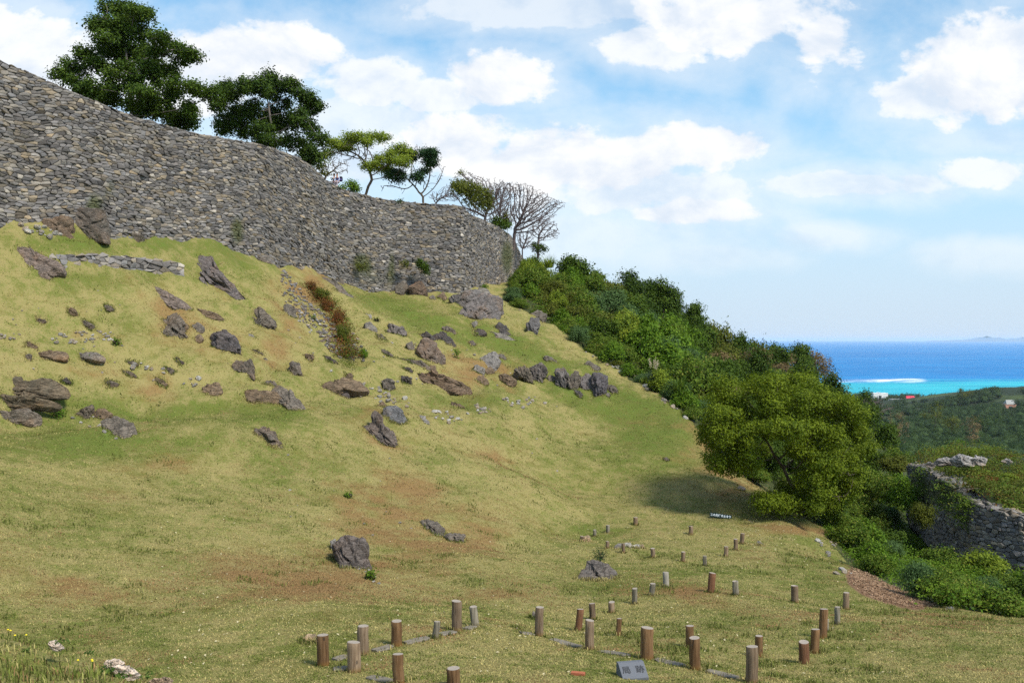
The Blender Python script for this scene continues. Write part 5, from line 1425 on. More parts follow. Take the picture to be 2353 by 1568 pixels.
 (4, [(1475,560),(1520,520),(1565,545),(1560,580),(1490,580)], 'rough brown-grey rock below left of the smooth upright one', MID, .5, .5, 4, .13),
 (4, [(1570,560),(1610,540),(1640,570),(1620,600),(1575,590)], 'brown rock right under the smooth upright one', BRN, .5, .5, 3),
 (4, [(1505,622),(1560,600),(1608,632),(1560,662),(1515,650)], 'dark knobbly little rock in the bare track', BRN, .4, .5, 4, .14, 0, .3, .2),
 (4, [(1665,600),(1720,590),(1778,632),(1750,667),(1690,642)], 'pair of small brown-grey rocks fused together beside the bare track', BRN, .4, .5, 4, .14, 0, .3, .2),
 (4, [(1780,560),(1840,535),(1880,560),(1900,620),(1900,660),(1850,622),(1800,602)], 'spiky layered rock at the left end of the outcrop row', (.16,.14,.118), .3, .5, 5, .16, .5, 1.1, .2),
 (4, [(1870,545),(1960,508),(1992,570),(1945,622),(1900,630)], 'dark spiky rock, second in the outcrop row', (.125,.112,.108), .3, .5, 5, .15, .4, 1.1, .1),
 (5, [(20,870),(60,850),(110,870),(100,915),(50,915)], 'small round rock between the spiky ones and the outcrop row heads', GREY, .3, .5, 3),
 (5, [(120,790),(190,770),(230,840),(250,900),(240,970),(190,977),(130,940),(120,860)], 'big furrowed grey rock head, third in the outcrop row', (.135,.125,.125), .25, .6, 5, .12, .45, 1.3, .1),
 (5, [(240,880),(270,830),(330,825),(352,880),(322,960),(270,992),(240,940)], 'furrowed grey rock wedged in the middle of the outcrop row', GREY, .25, .5, 4, .12, .45, 1.3, .1),
 (5, [(340,880),(400,850),(480,850),(482,920),(470,1002),(420,1002),(370,972)], 'rounded lilac-grey rock head, fifth in the outcrop row', (.15,.138,.142), .25, .6, 5, .1, .35, 1.3, 0),
 (5, [(480,860),(540,840),(612,870),(617,930),(602,1010),(560,1056),(500,1042),(480,980)], 'tallest dark rock head near the right end of the outcrop row', (.10,.096,.11), .25, .6, 5, .12, .35, 1.3, .1),
 (5, [(605,950),(690,950),(732,1020),(700,1042),(650,1012),(618,1002)], 'last grey rock at the right end of the outcrop row', GREY, .3, .5, 4, .1, .3, 1.0, 0),
 (5, [(605,1020),(640,1025),(655,1075),(620,1075)], 'small pale stone under the last rock of the outcrop row', MID, .4, .5, 3),
 (5, [(400,740),(440,722),(542,770),(520,822),(440,812)], 'grey rock on the lawn above the outcrop row', GREY, .4, .5, 4, .1, .3, .6, 0),
 (5, [(0,680),(40,655),(90,700),(172,750),(100,742),(20,712)], 'long thin grey rock up-slope of the outcrop row', GREY, .8, .4, 4, .1, .2, .5, 0),
 (4, [(870,640),(910,608),(952,660),(930,702),(880,682)], 'steep grey rock between the whale-backed rock and the long craggy one', GREY, .4, .5, 4, .12),
 (4, [(890,820),(960,815),(1000,850),(1047,910),(1022,947),(950,932),(880,882)], 'smooth blue-grey boulder on the outer edge of the green path', (.13,.132,.142), .3, .5, 5, .05, .1, .6, 0),
 (4, [(720,950),(800,920),(830,890),(880,940),(962,945),(967,982),(930,1052),(850,1062),(780,1022)], 'dark craggy rock in the bank just below the blue-grey boulder', (.12,.104,.098), .5, .5, 5, .15, .2, .4, .3),
 (4, [(0,955),(60,940),(120,990),(167,1050),(130,1102),(60,1092),(0,1050)], 'pitted dark rock with brown stains alone in the bank below the path', GREY, .6, .45, 5, .14, .1, .4, .5),
 (4, [(1110,870),(1140,858),(1192,910),(1192,937),(1150,927)], 'pale leaning slab among the stones at the path edge', (.24,.23,.225), .4, .4, 3),
 (0, [(765,1240),(782,1222),(835,1241),(845,1290),(820,1306),(787,1300),(772,1268)], 'dark boulder with a pale top patch, largest on the lower lawn', (.115,.10,.095), .25, .55, 5, .09, .2, .9, .15),
 (0, [(758,1240),(770,1232),(776,1258),(764,1266)], 'thin stone leaning on the left of the largest lower boulder', MID, .3, .5, 3),
 (0, [(968,1196),(990,1184),(1018,1210),(1010,1231),(980,1216)], 'dark flat rock, upper left of a sunken pair on the lower slope', GREY, .7, .45, 4, .1, .2, .6, .1),
 (0, [(1022,1226),(1045,1217),(1075,1236),(1070,1249),(1035,1241)], 'dark flat rock, lower right of a sunken pair on the lower slope', GREY, .7, .45, 4, .1, .2, .3, .1),
 (0, [(1328,1326),(1352,1292),(1372,1290),(1392,1291),(1414,1306),(1420,1331),(1370,1331)], 'hump-shaped dark rock with a small plant behind it, among the posts', (.12,.11,.105), .2, .6, 5, .1, .15, .6, .15),
 (0, [(1338,1243),(1344,1229),(1354,1228),(1358,1240)], 'pale tan boulder beside a short post at the back of the lower lawn', TAN, .1, .6, 3),
 (0, [(1412,1254),(1420,1245),(1432,1246),(1432,1258),(1416,1259)], 'grey stone at the left end of the pale stone row between posts', MID, .2, .6, 3),
 (0, [(1430,1248),(1440,1240),(1452,1248),(1456,1257),(1438,1257)], 'pale stone, second in the stone row between posts', PALE, .2, .6, 3),
 (0, [(1452,1252),(1466,1247),(1474,1257),(1456,1259)], 'pale cream stone, third in the stone row between posts', PALE, .2, .6, 3),
 (0, [(1466,1254),(1476,1247),(1482,1258),(1470,1260)], 'tan stone at the right end of the stone row between posts', TAN, .2, .6, 3),
 (0, [(694,1466),(710,1454),(728,1457),(728,1471),(704,1476)], 'tan boulder beside the leftmost post', TAN, .3, .55, 4),
 (0, [(1733,1247),(1742,1243),(1757,1248),(1754,1253),(1740,1252)], 'flat grey stone on the lawn right of the back posts', MID, .6, .4, 3),
 (0, [(1220,1480 - 62),(1224,1402),(1229,1406),(1229,1421),(1221,1420)], 'small round grey stone behind a brown post', GREY, .2, .6, 3),
 (0, [(1700,1196),(1722,1194),(1732,1201),(1712,1204)], 'dark flat stone in the leaf litter below the big lawn tree', GREY, .8, .3, 3),
 (0, [(1773,1172),(1785,1165),(1800,1170),(1803,1178),(1785,1182)], 'pale split stone at the roots of the big lawn tree', (.25,.2,.15), .3, .5, 3),
 (0, [(1690,1118),(1702,1115),(1712,1120),(1704,1125),(1693,1123)], 'small grey stone in the shade of the big lawn tree', MID, .4, .5, 3),
 (0, [(1846,1130),(1866,1110),(1878,1130),(1880,1170),(1868,1190),(1850,1180)], 'reddish-brown earthy rock right behind the trunk foot of the lawn tree', (.19,.125,.088), .2, .7, 4, .12, .2, .4, .5),
 (0, [(1520,1052),(1530,1050),(1538,1056),(1530,1060)], 'small dark stone alone in the lawn left of the big tree', GREY, .5, .5, 3),
 (0, [(1180,1440),(1186,1437),(1192,1441),(1186,1444)], 'tiny grey stone in the dip between post rows', MID, .5, .5, 2),
 (0, [(2165,1398),(2180,1392),(2193,1395),(2196,1402),(2180,1404)], 'pale grey rounded stone at the lawn edge under the bushes', (.28,.28,.29), .3, .5, 3),
 (0, [(1000,1040),(1012,1105 - 60),(1000,1049)], '', MID, .5, .4, 2),
]
RXY = [(ZC[q[0]][0] + ZC[q[0]][2] * np.mean([p[0] for p in q[1]]), ZC[q[0]][1] + ZC[q[0]][2] * np.mean([p[1] for p in q[1]])) for q in RK]
for q in RK:
    if not q[2]: continue
    z, pts, lab = q[:3]; a = list(q[3:])
    kw = dict(zip(('colr', 'lie', 'depth', 'sub', 'rough', 'strata', 'sang', 'stain'), a))
    rock(z, pts, lab, **kw)
rx = random.Random(21); nrx = 0
while nrx < 30:
    u, v = rx.uniform(60, 1480), rx.uniform(700, 930)
    if v < np.interp(u, [0, 300, 700, 1000, 1300, 1480], [640, 660, 720, 740, 800, 870]): continue
    if any(abs(u - q[0]) < 26 and abs(v - q[1]) < 15 for q in RXY): continue
    w_, h_ = rx.uniform(8, 20), rx.uniform(5, 10); n_ = 8; rot = rx.uniform(0, .7)
    pts = []
    for k in range(n_):
        t = 2 * math.pi * k / n_ + rx.uniform(-.25, .25); x_, y_ = math.cos(t) * w_ * rx.uniform(.75, 1.1), math.sin(t) * h_ * rx.uniform(.75, 1.1)
        pts.append((u + x_ * math.cos(rot) - y_ * math.sin(rot), v + x_ * math.sin(rot) + y_ * math.cos(rot)))
    rock(0, pts, 'dark weathered rock half buried in the turf between the bigger rocks', rx.choice([GREY, BRN, GREY, DKG]), .45, .85, 4, .13, rx.choice([0, .3]), rx.uniform(0, 1), .25, 'half-buried rocks on the middle slope')
    RXY.append((u, v)); nrx += 1
# rocks on top of the ruined wall (their own distances)
for (pts, lab, dd) in [([(2150,1062),(2170,1052),(2192,1056),(2196,1066),(2160,1068)], 'pale grey stone at the left of the rubble crown on the ruined wall', 62), ([(2188,1060),(2210,1046),(2238,1052),(2244,1066),(2200,1070)], 'largest pale grey stone crowning the ruined wall', 61), ([(2236,1056),(2252,1048),(2268,1056),(2262,1066),(2240,1066)], 'pale grey stone at the right of the rubble crown on the ruined wall', 60),
                       ([(2305,1060),(2316,1054),(2326,1060),(2318,1066)], 'small bluish stone alone on the far right of the ruined wall top', 60), ([(2120,1068),(2136,1062),(2150,1068),(2138,1074)], 'small grey stone on the overgrown left top of the ruined wall', 64)]:
    rock(0, pts, lab, (.30, .295, .30), 0, .6, 4, .12, .1, .3, 0, 'stones on the ruined wall', dfix=dd)

# ------------------------------------------------------------------ loose stones
LS = []
for k in range(7):
    rg = np.random.default_rng(500 + k); V, F = ICO[2]; L = V * np.array([1.0, .8, .62])
    for _ in range(9):
        nn = rg.normal(size=3); nn /= np.linalg.norm(nn); pr = L @ nn; L = L - (np.maximum(pr - pr.max() * rg.uniform(.6, .85), 0))[:, None] * nn * .95
    L = L * (1 + .12 * (fbm(V * 2.2, 2, k) - .5)[:, None])
    for j, (cc) in enumerate([(.50, .475, .43), (.30, .28, .25), (.38, .32, .25)]):
        LS.append(mesh('loose_stone', L, F, M_ROCK, np.tile((*cc, 1.0), (len(L), 1))))
CLUST = [(3, [(0,975),(140,975),(140,1035),(0,1030)], 9, (5, 9), 'pale loose stone in the short row at the left edge'), (3, [(330,980),(600,960),(720,950),(830,975),(860,1010),(720,1060),(600,1040),(480,1060),(340,1040)], 34, (5, 13), 'loose stone in the collapsed heap above the long low rocks'),
         (3, [(850,1190),(1000,1170),(1150,1210),(1140,1260),(900,1230)], 10, (6, 12), 'loose stone scattered below the collapsed heap'), (3, [(1200,1250),(1380,1260),(1370,1350),(1280,1360)], 7, (6, 12), 'loose stone beside the squat rock on the bank'),
         (4, [(660,660),(800,660),(960,720),(1080,790),(1060,825),(900,790),(660,790)], 34, (5, 13), 'loose stone in the spill above the blue-grey boulder'), (4, [(1180,850),(1300,840),(1420,890),(1400,950),(1250,940)], 16, (6, 13), 'loose stone in the heap at the path edge right of the blue-grey boulder'),
         (4, [(1420,820),(1500,800),(1640,830),(1700,860),(1560,865),(1430,865)], 14, (5, 11), 'loose stone in the ragged row along the path'), (4, [(1690,760),(1800,750),(1940,750),(2080,820),(1950,800),(1800,835),(1710,800)], 24, (5, 11), 'loose stone in the remains of a row near the outcrop'),
         (5, [(330,590),(420,590),(700,730),(1000,890),(1100,1000),(1480,1160),(1480,1300),(1380,1290),(1080,1050),(960,960),(560,730)], 52, (5, 14), 'loose stone along the lawn edge under the bushes'),
         (0, [(1868,1232),(1900,1228),(1960,1290),(1955,1330),(1920,1320),(1890,1262)], 12, (7, 16), 'loose stone at the right lawn edge near the bare soil'), (0, [(160,950),(210,952),(330,990),(310,1005),(230,1012),(170,970)], 12, (5, 11), 'pale loose stone on the green path near the outcrop'),
         (0, [(806,1298),(850,1296),(884,1335),(870,1345),(830,1315)], 9, (6, 12), 'pale loose stone trailing from the largest lower boulder'), (3, [(90,215),(300,250),(430,290),(420,330),(300,320),(170,290)], 18, (7, 17), 'loose stone fallen at the foot of the castle wall')]
CLUST += [(3, [(0,640),(700,640),(1250,760),(1600,1150),(1500,1320),(700,1300),(0,1200)], 26, (3, 8), 'little stone half sunk in the upper left slope'), (4, [(250,100),(900,330),(1500,420),(1900,620),(1500,760),(700,640),(100,620)], 44, (3, 9), 'little stone half sunk in the slope between the larger rocks'), (0, [(560,1050),(1300,1000),(1560,1100),(1250,1230),(600,1230)], 18, (3, 7), 'little stone lying on the lower bank')]
rs = random.Random(12)
for (z, poly, n_, (s0, s1), lab) in CLUST:
    ox, oy, k = ZC[z]; poly = [(ox + a * k, oy + b * k) for a, b in poly]
    us = [p[0] for p in poly]; vs = [p[1] for p in poly]; c = 0
    while c < n_:
        u, v = rs.uniform(min(us), max(us)), rs.uniform(min(vs), max(vs))
        if not inpoly(u, v, poly): continue
        p = ground(u, v, dmin=10); s = rs.uniform(s0, s1) * rs.choice([.7, 1, 1, 1.2]) / FPX * p[1] * .62
        o = link('loose_stone', rs.choice(LS), None, p + np.array([0, 0, s * .22])); o.scale = (s, s, s * rs.uniform(.8, 1.2))
        o.rotation_euler = (rs.uniform(-.5, .5), rs.uniform(-.5, .5), rs.uniform(0, 6.3)); tag(o, lab, 'stone', lab.replace('loose stone', 'loose stones')); c += 1

# rubble chute below the wall
def rubble(poly, n_, s0, s1, label, seed):
    rg = np.random.default_rng(seed); Vs, Fs, Cs = [], [], []; b = 0; V0, F0 = ICO[2]
    for p in pts_poly(poly, n_, 10):
        s = rg.uniform(s0, s1) / FPX * p[1] * .6; L = V0 * np.array([1, .8, .6]) * s * rg.uniform(.7, 1.3, 3)
        for _ in range(4):
            nn = rg.normal(size=3); nn /= np.linalg.norm(nn); pr = L @ nn; L = L - np.maximum(pr - pr.max() * .7, 0)[:, None] * nn
        a = rg.uniform(0, 6.28); L = L @ np.array([[math.cos(a), -math.sin(a), 0], [math.sin(a), math.cos(a), 0], [0, 0, 1]])
        Vs.append(L + p + np.array([0, 0, s * .15])); Fs.append(F0 + b); b += len(L); Cs.append(np.tile((*(np.array([(.15, .14, .135), (.22, .205, .19), (.17, .135, .11)][rg.integers(3)]) * rg.normal(1, .15)), 1.0), (len(L), 1)))
    o = link('rubble', mesh('rubble', np.concatenate(Vs), np.concatenate(Fs), M_ROCK, np.concatenate(Cs))); tag(o, label, 'rubble', None, 'stuff')


rubble([(640, 620), (660, 625), (720, 700), (790, 760), (845, 810), (835, 830), (780, 825), (720, 775), (690, 745), (650, 690)], 420, 4, 10, 'broken stones spilling down a chute from the wall foot', 3)
for (u, v, w, h, k, lab) in [(715, 668, 16, 26, 'red', 'reddish-orange shrub at the top of the rubble chute'), (738, 690, 18, 30, 'olive', 'olive-green shrub with yellow leaves in the upper rubble chute'), (755, 715, 20, 34, 'red', 'deep red-brown shrub in the middle of the rubble chute'), (778, 745, 20, 40, 'red', 'rust-coloured shrub in the lower middle of the rubble chute'),
                             (788, 790, 17, 46, 'olive', 'tall olive shrub in the lower rubble chute'), (798, 822, 12, 22, 'bush', 'small green weed at the bottom of the rubble chute'), (835, 818, 12, 20, 'fresh', 'small bright weed right of the rubble chute foot')]:
    p = ground(u, v); s = w / FPX * p[1]; plant(k, p, s, h / FPX * p[1] / PH[k], lab, 'shrubs in the rubble chute', rg=rv, cat='shrub')
cover('creepers', pts_poly([(690, 650), (715, 655), (770, 720), (800, 780), (805, 830), (785, 825), (765, 760), (730, 700)], 260, 10), 5200, .10, .6, L_RED, 'low reddish and rusty weeds sprawling down the rubble chute', 12)
cover('creepers', pts_poly([(700, 650), (730, 665), (775, 700), (815, 790), (810, 850), (790, 850), (780, 760), (740, 690)], 260, 10), 4200, .10, .5, L_OLIVE, 'low green weeds sprawling down the right side of the rubble chute', 13)
# shrubs growing on or by the wall and rocks
bush('wall_shrub', 968, 627, 78.2, 18, 36, 'dark green shrub growing out of the rock niche in the wall', L_DEEP, 1500, .13, 41, 'shrub')
bush('wall_shrub', 928, 614, 78.0, 12, 18, 'small yellowish weed on the wall above the rock niche', L_OLIVE, 350, .12, 42, 'shrub')
bush('wall_shrub', 832, 618, 75.0, 16, 18, 'faint green weed patch on the wall face below the two people', L_OLIVE, 350, .12, 43, 'shrub')
bush('wall_shrub', 1113, 665, 83.5, 8, 14, 'tiny green weed above the big grey pair of rocks', L_FRESH, 220, .12, 44, 'shrub')
bush('leafy_weed', 1378, 1290, hit(1374, 1300), 15, 26, 'small spiky blue-green plant growing behind the hump-shaped rock', L_BLUE, 260, .10, 45, 'plant', asp=.25)
bush('leafy_weed', 850, 1330, hit(850, 1330), 12, 17, 'green weed at the foot of the largest lower boulder', L_FRESH, 260, .08, 46, 'plant')
bush('leafy_weed', 1048, 822, hit(1048, 822), 6, 26, 'narrow green plant in the bare patch right of the rusty-faced rock', L_FRESH, 200, .10, 47, 'plant')
bush('leafy_weed', 800, 1142, hit(800, 1142), 11, 9, 'low bright green tuft in the middle of the lower slope', L_FRESH, 160, .08, 48, 'plant')
bush('leafy_weed', 128, 955, hit(128, 955), 20, 18, 'green weed clump below the layered outcrop', L_FRESH, 350, .10, 49, 'plant')
bush('leafy_weed', 205, 826, hit(205, 826), 14, 10, 'green weed on the long low mossy rock', L_FRESH, 220, .09, 50, 'plant')
bush('leafy_weed', 265, 790, hit(265, 790), 13, 12, 'green weed at the right end of the collapsed stone heap', L_FRESH, 220, .09, 51, 'plant')
bush('leafy_weed', 716, 733, hit(716, 733), 9, 8, 'pale green weed at the left of the rubble chute', L_FRESH, 160, .09, 52, 'plant')
bush('leafy_weed', 865, 738, hit(865, 738), 10, 8, 'small dark green weed on the green strip of the upper lawn', L_BUSH, 160, .09, 53, 'plant')


def blades_plant(name, u, v, d, n, length, spread, label, m_, plumes=0, seed=0, cat='plant', wid=.03, droop=.5):
    rg = np.random.default_rng(seed); base = P(u, v, d); root = empty(name, base, label, cat); V = []; F = []; C = []
    for i in range(n):
        a = rg.uniform(0, 6.28); r = rg.uniform(0, spread * .25); L = length * rg.uniform(.6, 1.1); lean = rg.uniform(.1, 1) * spread / length
        dirx = np.array([math.cos(a), math.sin(a), 0]); b = np.array([-dirx[1], dirx[0], 0]); o0 = dirx * r; pts = []
        for t in np.linspace(0, 1, 5): pts.append(o0 + dirx * (lean * L * t ** 1.6) + np.array([0, 0, L * (t - droop * t ** 3 * lean)]))
        s = len(V); tint = rg.random()
        for j, p in enumerate(pts):
            w = wid * (1 - (j / 4) ** 2 * .95); V += [p - b * w, p + b * w]; C += [(tint, rg.random(), 0)] * 2
        for j in range(4): F.append((s + 2 * j, s + 2 * j + 1, s + 2 * j + 3, s + 2 * j + 2))
    link('blades', mesh('blades', V, np.array(F), m_, C), root)
    for i in range(plumes):
        a = rg.uniform(0, 6.28); L = length * rg.uniform(1.2, 1.5); lean = np.array([math.cos(a), math.sin(a), 0]) * L * .18
        pos = []
        for t in np.linspace(.0, 1, 40): pos.append(np.array([0, 0, L * t]) + lean * t * t)
        pos = np.array(pos); hd = pos[-12:][rg.integers(0, 12, 60)] + rg.normal(0, .04, (60, 3)); al = np.concatenate([np.repeat(pos, 2, 0), hd])
        Vp, Fp = leaf_quads(al, rg.normal(size=(len(al), 3)), np.r_[np.full(80, .05), np.full(60, .13)], .3, rg)
        link('plume', mesh('plume', Vp, Fp, M_PLUME), root)
    return root


M_PLUME = plain('straw_plume', (.52, .44, .30), .9, .1)
L_PAMPAS = leaf_mat('blue_grass_blades', (.045, .085, .05), (.11, .16, .10), .2)
d_ = hit(1500, 893)
blades_plant('pampas_grass', 1500, 893, d_, 260, 1.35, .75, 'bluish clump of tall grass with cream plumes at the lawn edge', L_PAMPAS, 4, 61, 'grass clump', .022)
blades_plant('fan_palm', 1562, 905, 64, 120, 1.5, 1.5, 'spiky palm-like plant among the bushes right of the plumed grass', L_BUSH, 0, 62, 'palm', .03, 1.0)
blades_plant('pandanus', 1858, 1185, hit(1858, 1190), 60, 1.1, 1.1, 'drooping strap-leaved plant at the foot of the big lawn tree', L_GREYG, 0, 63, 'plant', .035, 1.4)
blades_plant('reed_grass', 1262, 615, 90, 160, 1.5, 1.6, 'pale reedy grass clump on the bank just past the wall end', L_LIGHT, 0, 64, 'grass clump', .03, .9)

# low dry-stone terrace wall
LOWW = [(112, 588, 598, 52.2), (135, 587, 602, 52.6), (180, 586, 606, 53), (230, 586, 611, 53.2), (280, 590, 616, 53.4), (330, 595, 622, 53.4), (380, 600, 627, 53.4), (422, 606, 631, 53.4)]
LOWW = [(u, a, b, hit(u, b)) for u, a, b, d in LOWW]
st, core, LI = masonry(LOWW, T=120, cw=.36, rh=.21, seed=15, cap=.3, below=.3, batter=.1, tone=1.3, gap=.012)
lw = link('low_stone_wall', mesh('low_stone_wall', st[0], st[1], M_STONE, st[2])); tag(lw, 'low knee-high dry-stone retaining wall running to the biggest slab', 'wall')
link('wall_core', mesh('wall_core', core[0], core[1], M_STONE, core[2]), lw)
# ------------------------------------------------------------------ posts that mark the building's plan
def wood_mat(name, c1, c2, foot):
    m, g = mat(name)
    co = g.n('ShaderNodeTexCoord').outputs['Object']; x, y, z = g.sep(co)
    oi = g.n('ShaderNodeObjectInfo').outputs['Random']
    off = g.vm('ADD', co, g.comb(g.m('MULTIPLY', oi, 37.0), 0, 0))
    n = g.noise(g.scalev(off, 1, 1, .07), 26, 5, .7); n2 = g.noise(g.scalev(off, 1, 1, .35), 9, 4, .6)
    kn = g.voro(g.scalev(off, 1, 1, .5), 4.5); crack = g.step(g.noise(g.scalev(off, 1, 1, .05), 13, 3, .6), .30, .36, .85, 0)
    c = g.mix(g.step(n, .3, .7), c1, c2)
    c = g.vm('SCALE', c, sc=g.m('MULTIPLY_ADD', n2, .7, .62)); c = g.vm('SCALE', c, sc=g.m('MULTIPLY_ADD', oi, .4, .8))
    c = g.mix(g.step(kn, .05, .12, .75, 0), c, (.03, .022, .016)); c = g.mix(crack, c, (.02, .015, .012))
    c = g.mix(g.step(z, .0, .13, .75, 0), c, foot)
    finish(g, c, .85, g.bump(g.m('SUBTRACT', n, g.m('MULTIPLY', crack, 1.2)), .7, .012), .15)
    return m


W_BR = wood_mat('brown_wood', (.085, .042, .018), (.215, .125, .062), (.19, .10, .025))
W_GB = wood_mat('greybrown_wood', (.115, .074, .046), (.270, .195, .130), (.20, .12, .035))
W_GR = wood_mat('grey_wood', (.11, .095, .07), (.29, .255, .195), (.13, .10, .045))
W_PA = wood_mat('pale_wood', (.20, .18, .15), (.38, .345, .29), (.14, .12, .05))
W_RD = wood_mat('redbrown_wood', (.095, .042, .022), (.20, .10, .055), (.13, .07, .03))
def end_mat():
    m, g = mat('cut_end'); co = g.n('ShaderNodeTexCoord').outputs['Object']; x, y, z = g.sep(co)
    r = g.m('SQRT', g.m('ADD', g.m('MULTIPLY', x, x), g.m('MULTIPLY', y, y)))
    n = g.noise(co, 18, 4); ring = g.m('SINE', g.m('MULTIPLY_ADD', n, 3, g.m('MULTIPLY', r, 320)))
    c = g.mix(g.m('MULTIPLY_ADD', ring, .2, .5), (.22, .18, .145), (.40, .35, .30)); finish(g, g.vm('SCALE', c, sc=g.m('MULTIPLY_ADD', n, .8, .6)), .9, None, .1); return m


M_END = end_mat()
PG = 'wooden posts marking a vanished building'
PT = [(743,1528,1459,27.5,'b',0,'brown post beside the tan boulder, end of the nearest left row'),(813,1543,1477,31,'g',-2,'stout grey-brown post standing in front of the near left row'),(834,1502,1438,26,'g',0,'split grey-brown post directly behind the stout one'),(911.5,1483,1427,24.5,'b',0,'brown post with a pale knot in the near left row'),
 (1000,1465,1428,15,'G',3,'short thin grey split stump leaning between two brown posts'),(1049,1449,1382,23,'p',0,'tallest post, smooth and pinkish brown, at the ridge of the lawn'),(1091.5,1439,1394,18,'G',-5,'grey weathered post leaning left beside the tallest pinkish one'),(916,1573,1504,26,'b',0,'dark brown post at the bottom edge below the near left row'),
 (1041,1602,1534,31,'b',0,'brown post cut by the bottom edge of the picture'),(1238,1460,1395.5,19.5,'g',2,'tall brown post with a small round stone behind it'),(1328,1448,1399,16,'r',4,'dark red-brown post leaning right, left of the grouped four'),(1361,1423,1386.5,14.5,'g',0,'split grey-brown post behind the knotty one'),(1405,1407,1383,14.5,'g',0,'short stump with a mossy foot'),
 (1353.5,1491,1424.5,21,'g',2,'knotty brown post with a bump on its edge, nearest of the grouped four'),(1420,1460,1421,12,'b',2,'thin brown post with weeds at its foot'),(1485,1513,1443,30,'b',0,'thickest post, just behind the engraved stone'),(1585,1486,1437,19,'b',-2,'brown post half hidden by the pale-faced one in front'),
 (1596,1537,1466,25,'b',0,'stout brown post right of the engraved stone'),(1743,1508,1461,18,'b',0,'short dark post half behind the tall grey-brown one'),(1726,1568,1486,28,'g',3,'tall grey-brown cracked post at the bottom right of the front row'),(1458,1386,1351.5,12.5,'G',0,'greenish-grey post, leftmost of the middle grey trio'),(1497,1366.5,1340,13,'G',2,'short grey post, middle one of the middle grey trio'),
 (1530,1347,1314.5,14,'P',0,'pale whitish post at the back right of the middle grey trio'),(1633,1359.5,1316.5,16.5,'r',2,'reddish-brown post standing alone on the low earth edge'),(1690.5,1366,1334.5,14,'G',0,'grey post with a dark hollow top on the low earth edge'),(1500,1279.5,1259,10.5,'g',0,'short post below the pale stone row'),(1569,1289.5,1267.5,9.5,'g',0,'short brown-grey post in the middle of the back plot'),
 (1619,1299.5,1276.5,9,'G',0,'short grey post at the front corner of the back plot'),(1667.5,1278,1255,10,'g',0,'lowest of three posts rising to the right in the back plot'),(1690,1263,1238,9.5,'g',0,'middle of three posts rising to the right in the back plot'),(1704,1248,1225,10,'g',2,'top of three posts rising to the right in the back plot'),(1587,1228,1209,10,'g',0,'lone post in the back plot below the dark signboard'),
 (1826,1383.5,1345,16.5,'g',0,'brown-grey post between the hollow-topped post and the right group'),(1943,1398.5,1361,14,'g',0,'rightmost post, light brown with a white dot'),(1923,1433.5,1394.5,13,'G',2,'grey post next to the rightmost one'),(1889,1465.5,1401,19,'b',6,'tall brown post leaning right in the right-hand group'),(1871,1498,1445.5,20,'b',2,'middle brown post in the right-hand group'),
 (1847,1523,1474.5,23.5,'r',0,'stout dark brown post nearest in the right-hand group'),(1899,1450,1422,10,'G',0,'mossy thin stump hidden behind the leaning post'),(1460,1205,1188,10.5,'g',0,'broad grey stump at the very back under the slope'),(1396,1224,1206,9,'G',0,'grey stump, left of the broad one at the back'),(1366,1232,1217,7.5,'G',0,'thin pale stump right of the tan boulder'),
 (1337,1242,1231,9,'g',0,'smallest stump, just in front of the tan boulder'),(1395,1259,1243,8.5,'g',0,'short stump left of the pale stone row'),(1432,1269,1248,8,'g',0,'thin post in front of the pale stone row')]
WM = {'b': W_BR, 'g': W_GB, 'G': W_GR, 'P': W_PA, 'p': W_GB, 'r': W_RD}
PBASE = []
for i, (u, vb, vt, w, t, lean, lab) in enumerate(PT):
    rg = np.random.default_rng(900 + i); b = ground(u, vb, dmin=10) if vb < 1590 else P(u, vb, 15.4)
    k = b[1] / FPX; H = (vb - vt) * k * 1.02; r = w / 2 * k; n = 18
    if vb < 1590: PBASE.append((b, r * 1.05))
    a = np.arange(n) * 2 * math.pi / n; hs = [-.15, 0, .05, .25 * H, .5 * H, .75 * H, H - .012, H]
    rads = [1.05, 1.04, 1.02, 1, 1, .99, .985, .93]
    wob = 1 + .045 * (fbm(np.c_[np.cos(a) * 1.5, np.sin(a) * 1.5, a * 0 + i], 3, 7) - .5) * 2
    if t == 'G': wob -= .16 * np.exp(-((a - 4.4 - rg.normal(0, .4)) / .18) ** 2)     # drying split facing the camera
    V = []
    tl = rg.normal(0, .03, 2)
    for z, q in zip(hs, rads):
        tilt = (np.cos(a) * tl[0] + np.sin(a) * tl[1]) * r * 2 * (z > .7 * H)
        V.append(np.c_[np.cos(a) * r * q * wob + lean * k * z / H + rg.normal(0, .004), np.sin(a) * r * q * wob, z + tilt])
    V = np.concatenate(V); F = np.concatenate([np.c_[np.arange(n), (np.arange(n) + 1) % n, (np.arange(n) + 1) % n + n, np.arange(n) + n] + j * n for j in range(len(hs) - 1)])
    o = link('wooden_post', mesh('wooden_post', V, F, WM[t], None, True), None, b); tag(o, lab, 'post', PG); o.rotation_euler = (rg.normal(0, .02), rg.normal(0, .022), 0)
    top = V[-n:] ; c = top.mean(0) + np.array([0, 0, -.004 if 'hollow' not in lab else -.05])
    VT = np.r_[top, (top - c) * .55 + c, [c]]; nn = len(top); ar = np.arange(nn)
    link('cut_end', mesh('cut_end', VT - c, [np.c_[ar, (ar + 1) % nn, (ar + 1) % nn + nn, ar + nn], np.c_[ar + nn, (ar + 1) % nn + nn, np.full(nn, 2 * nn)]], M_END), o, c)

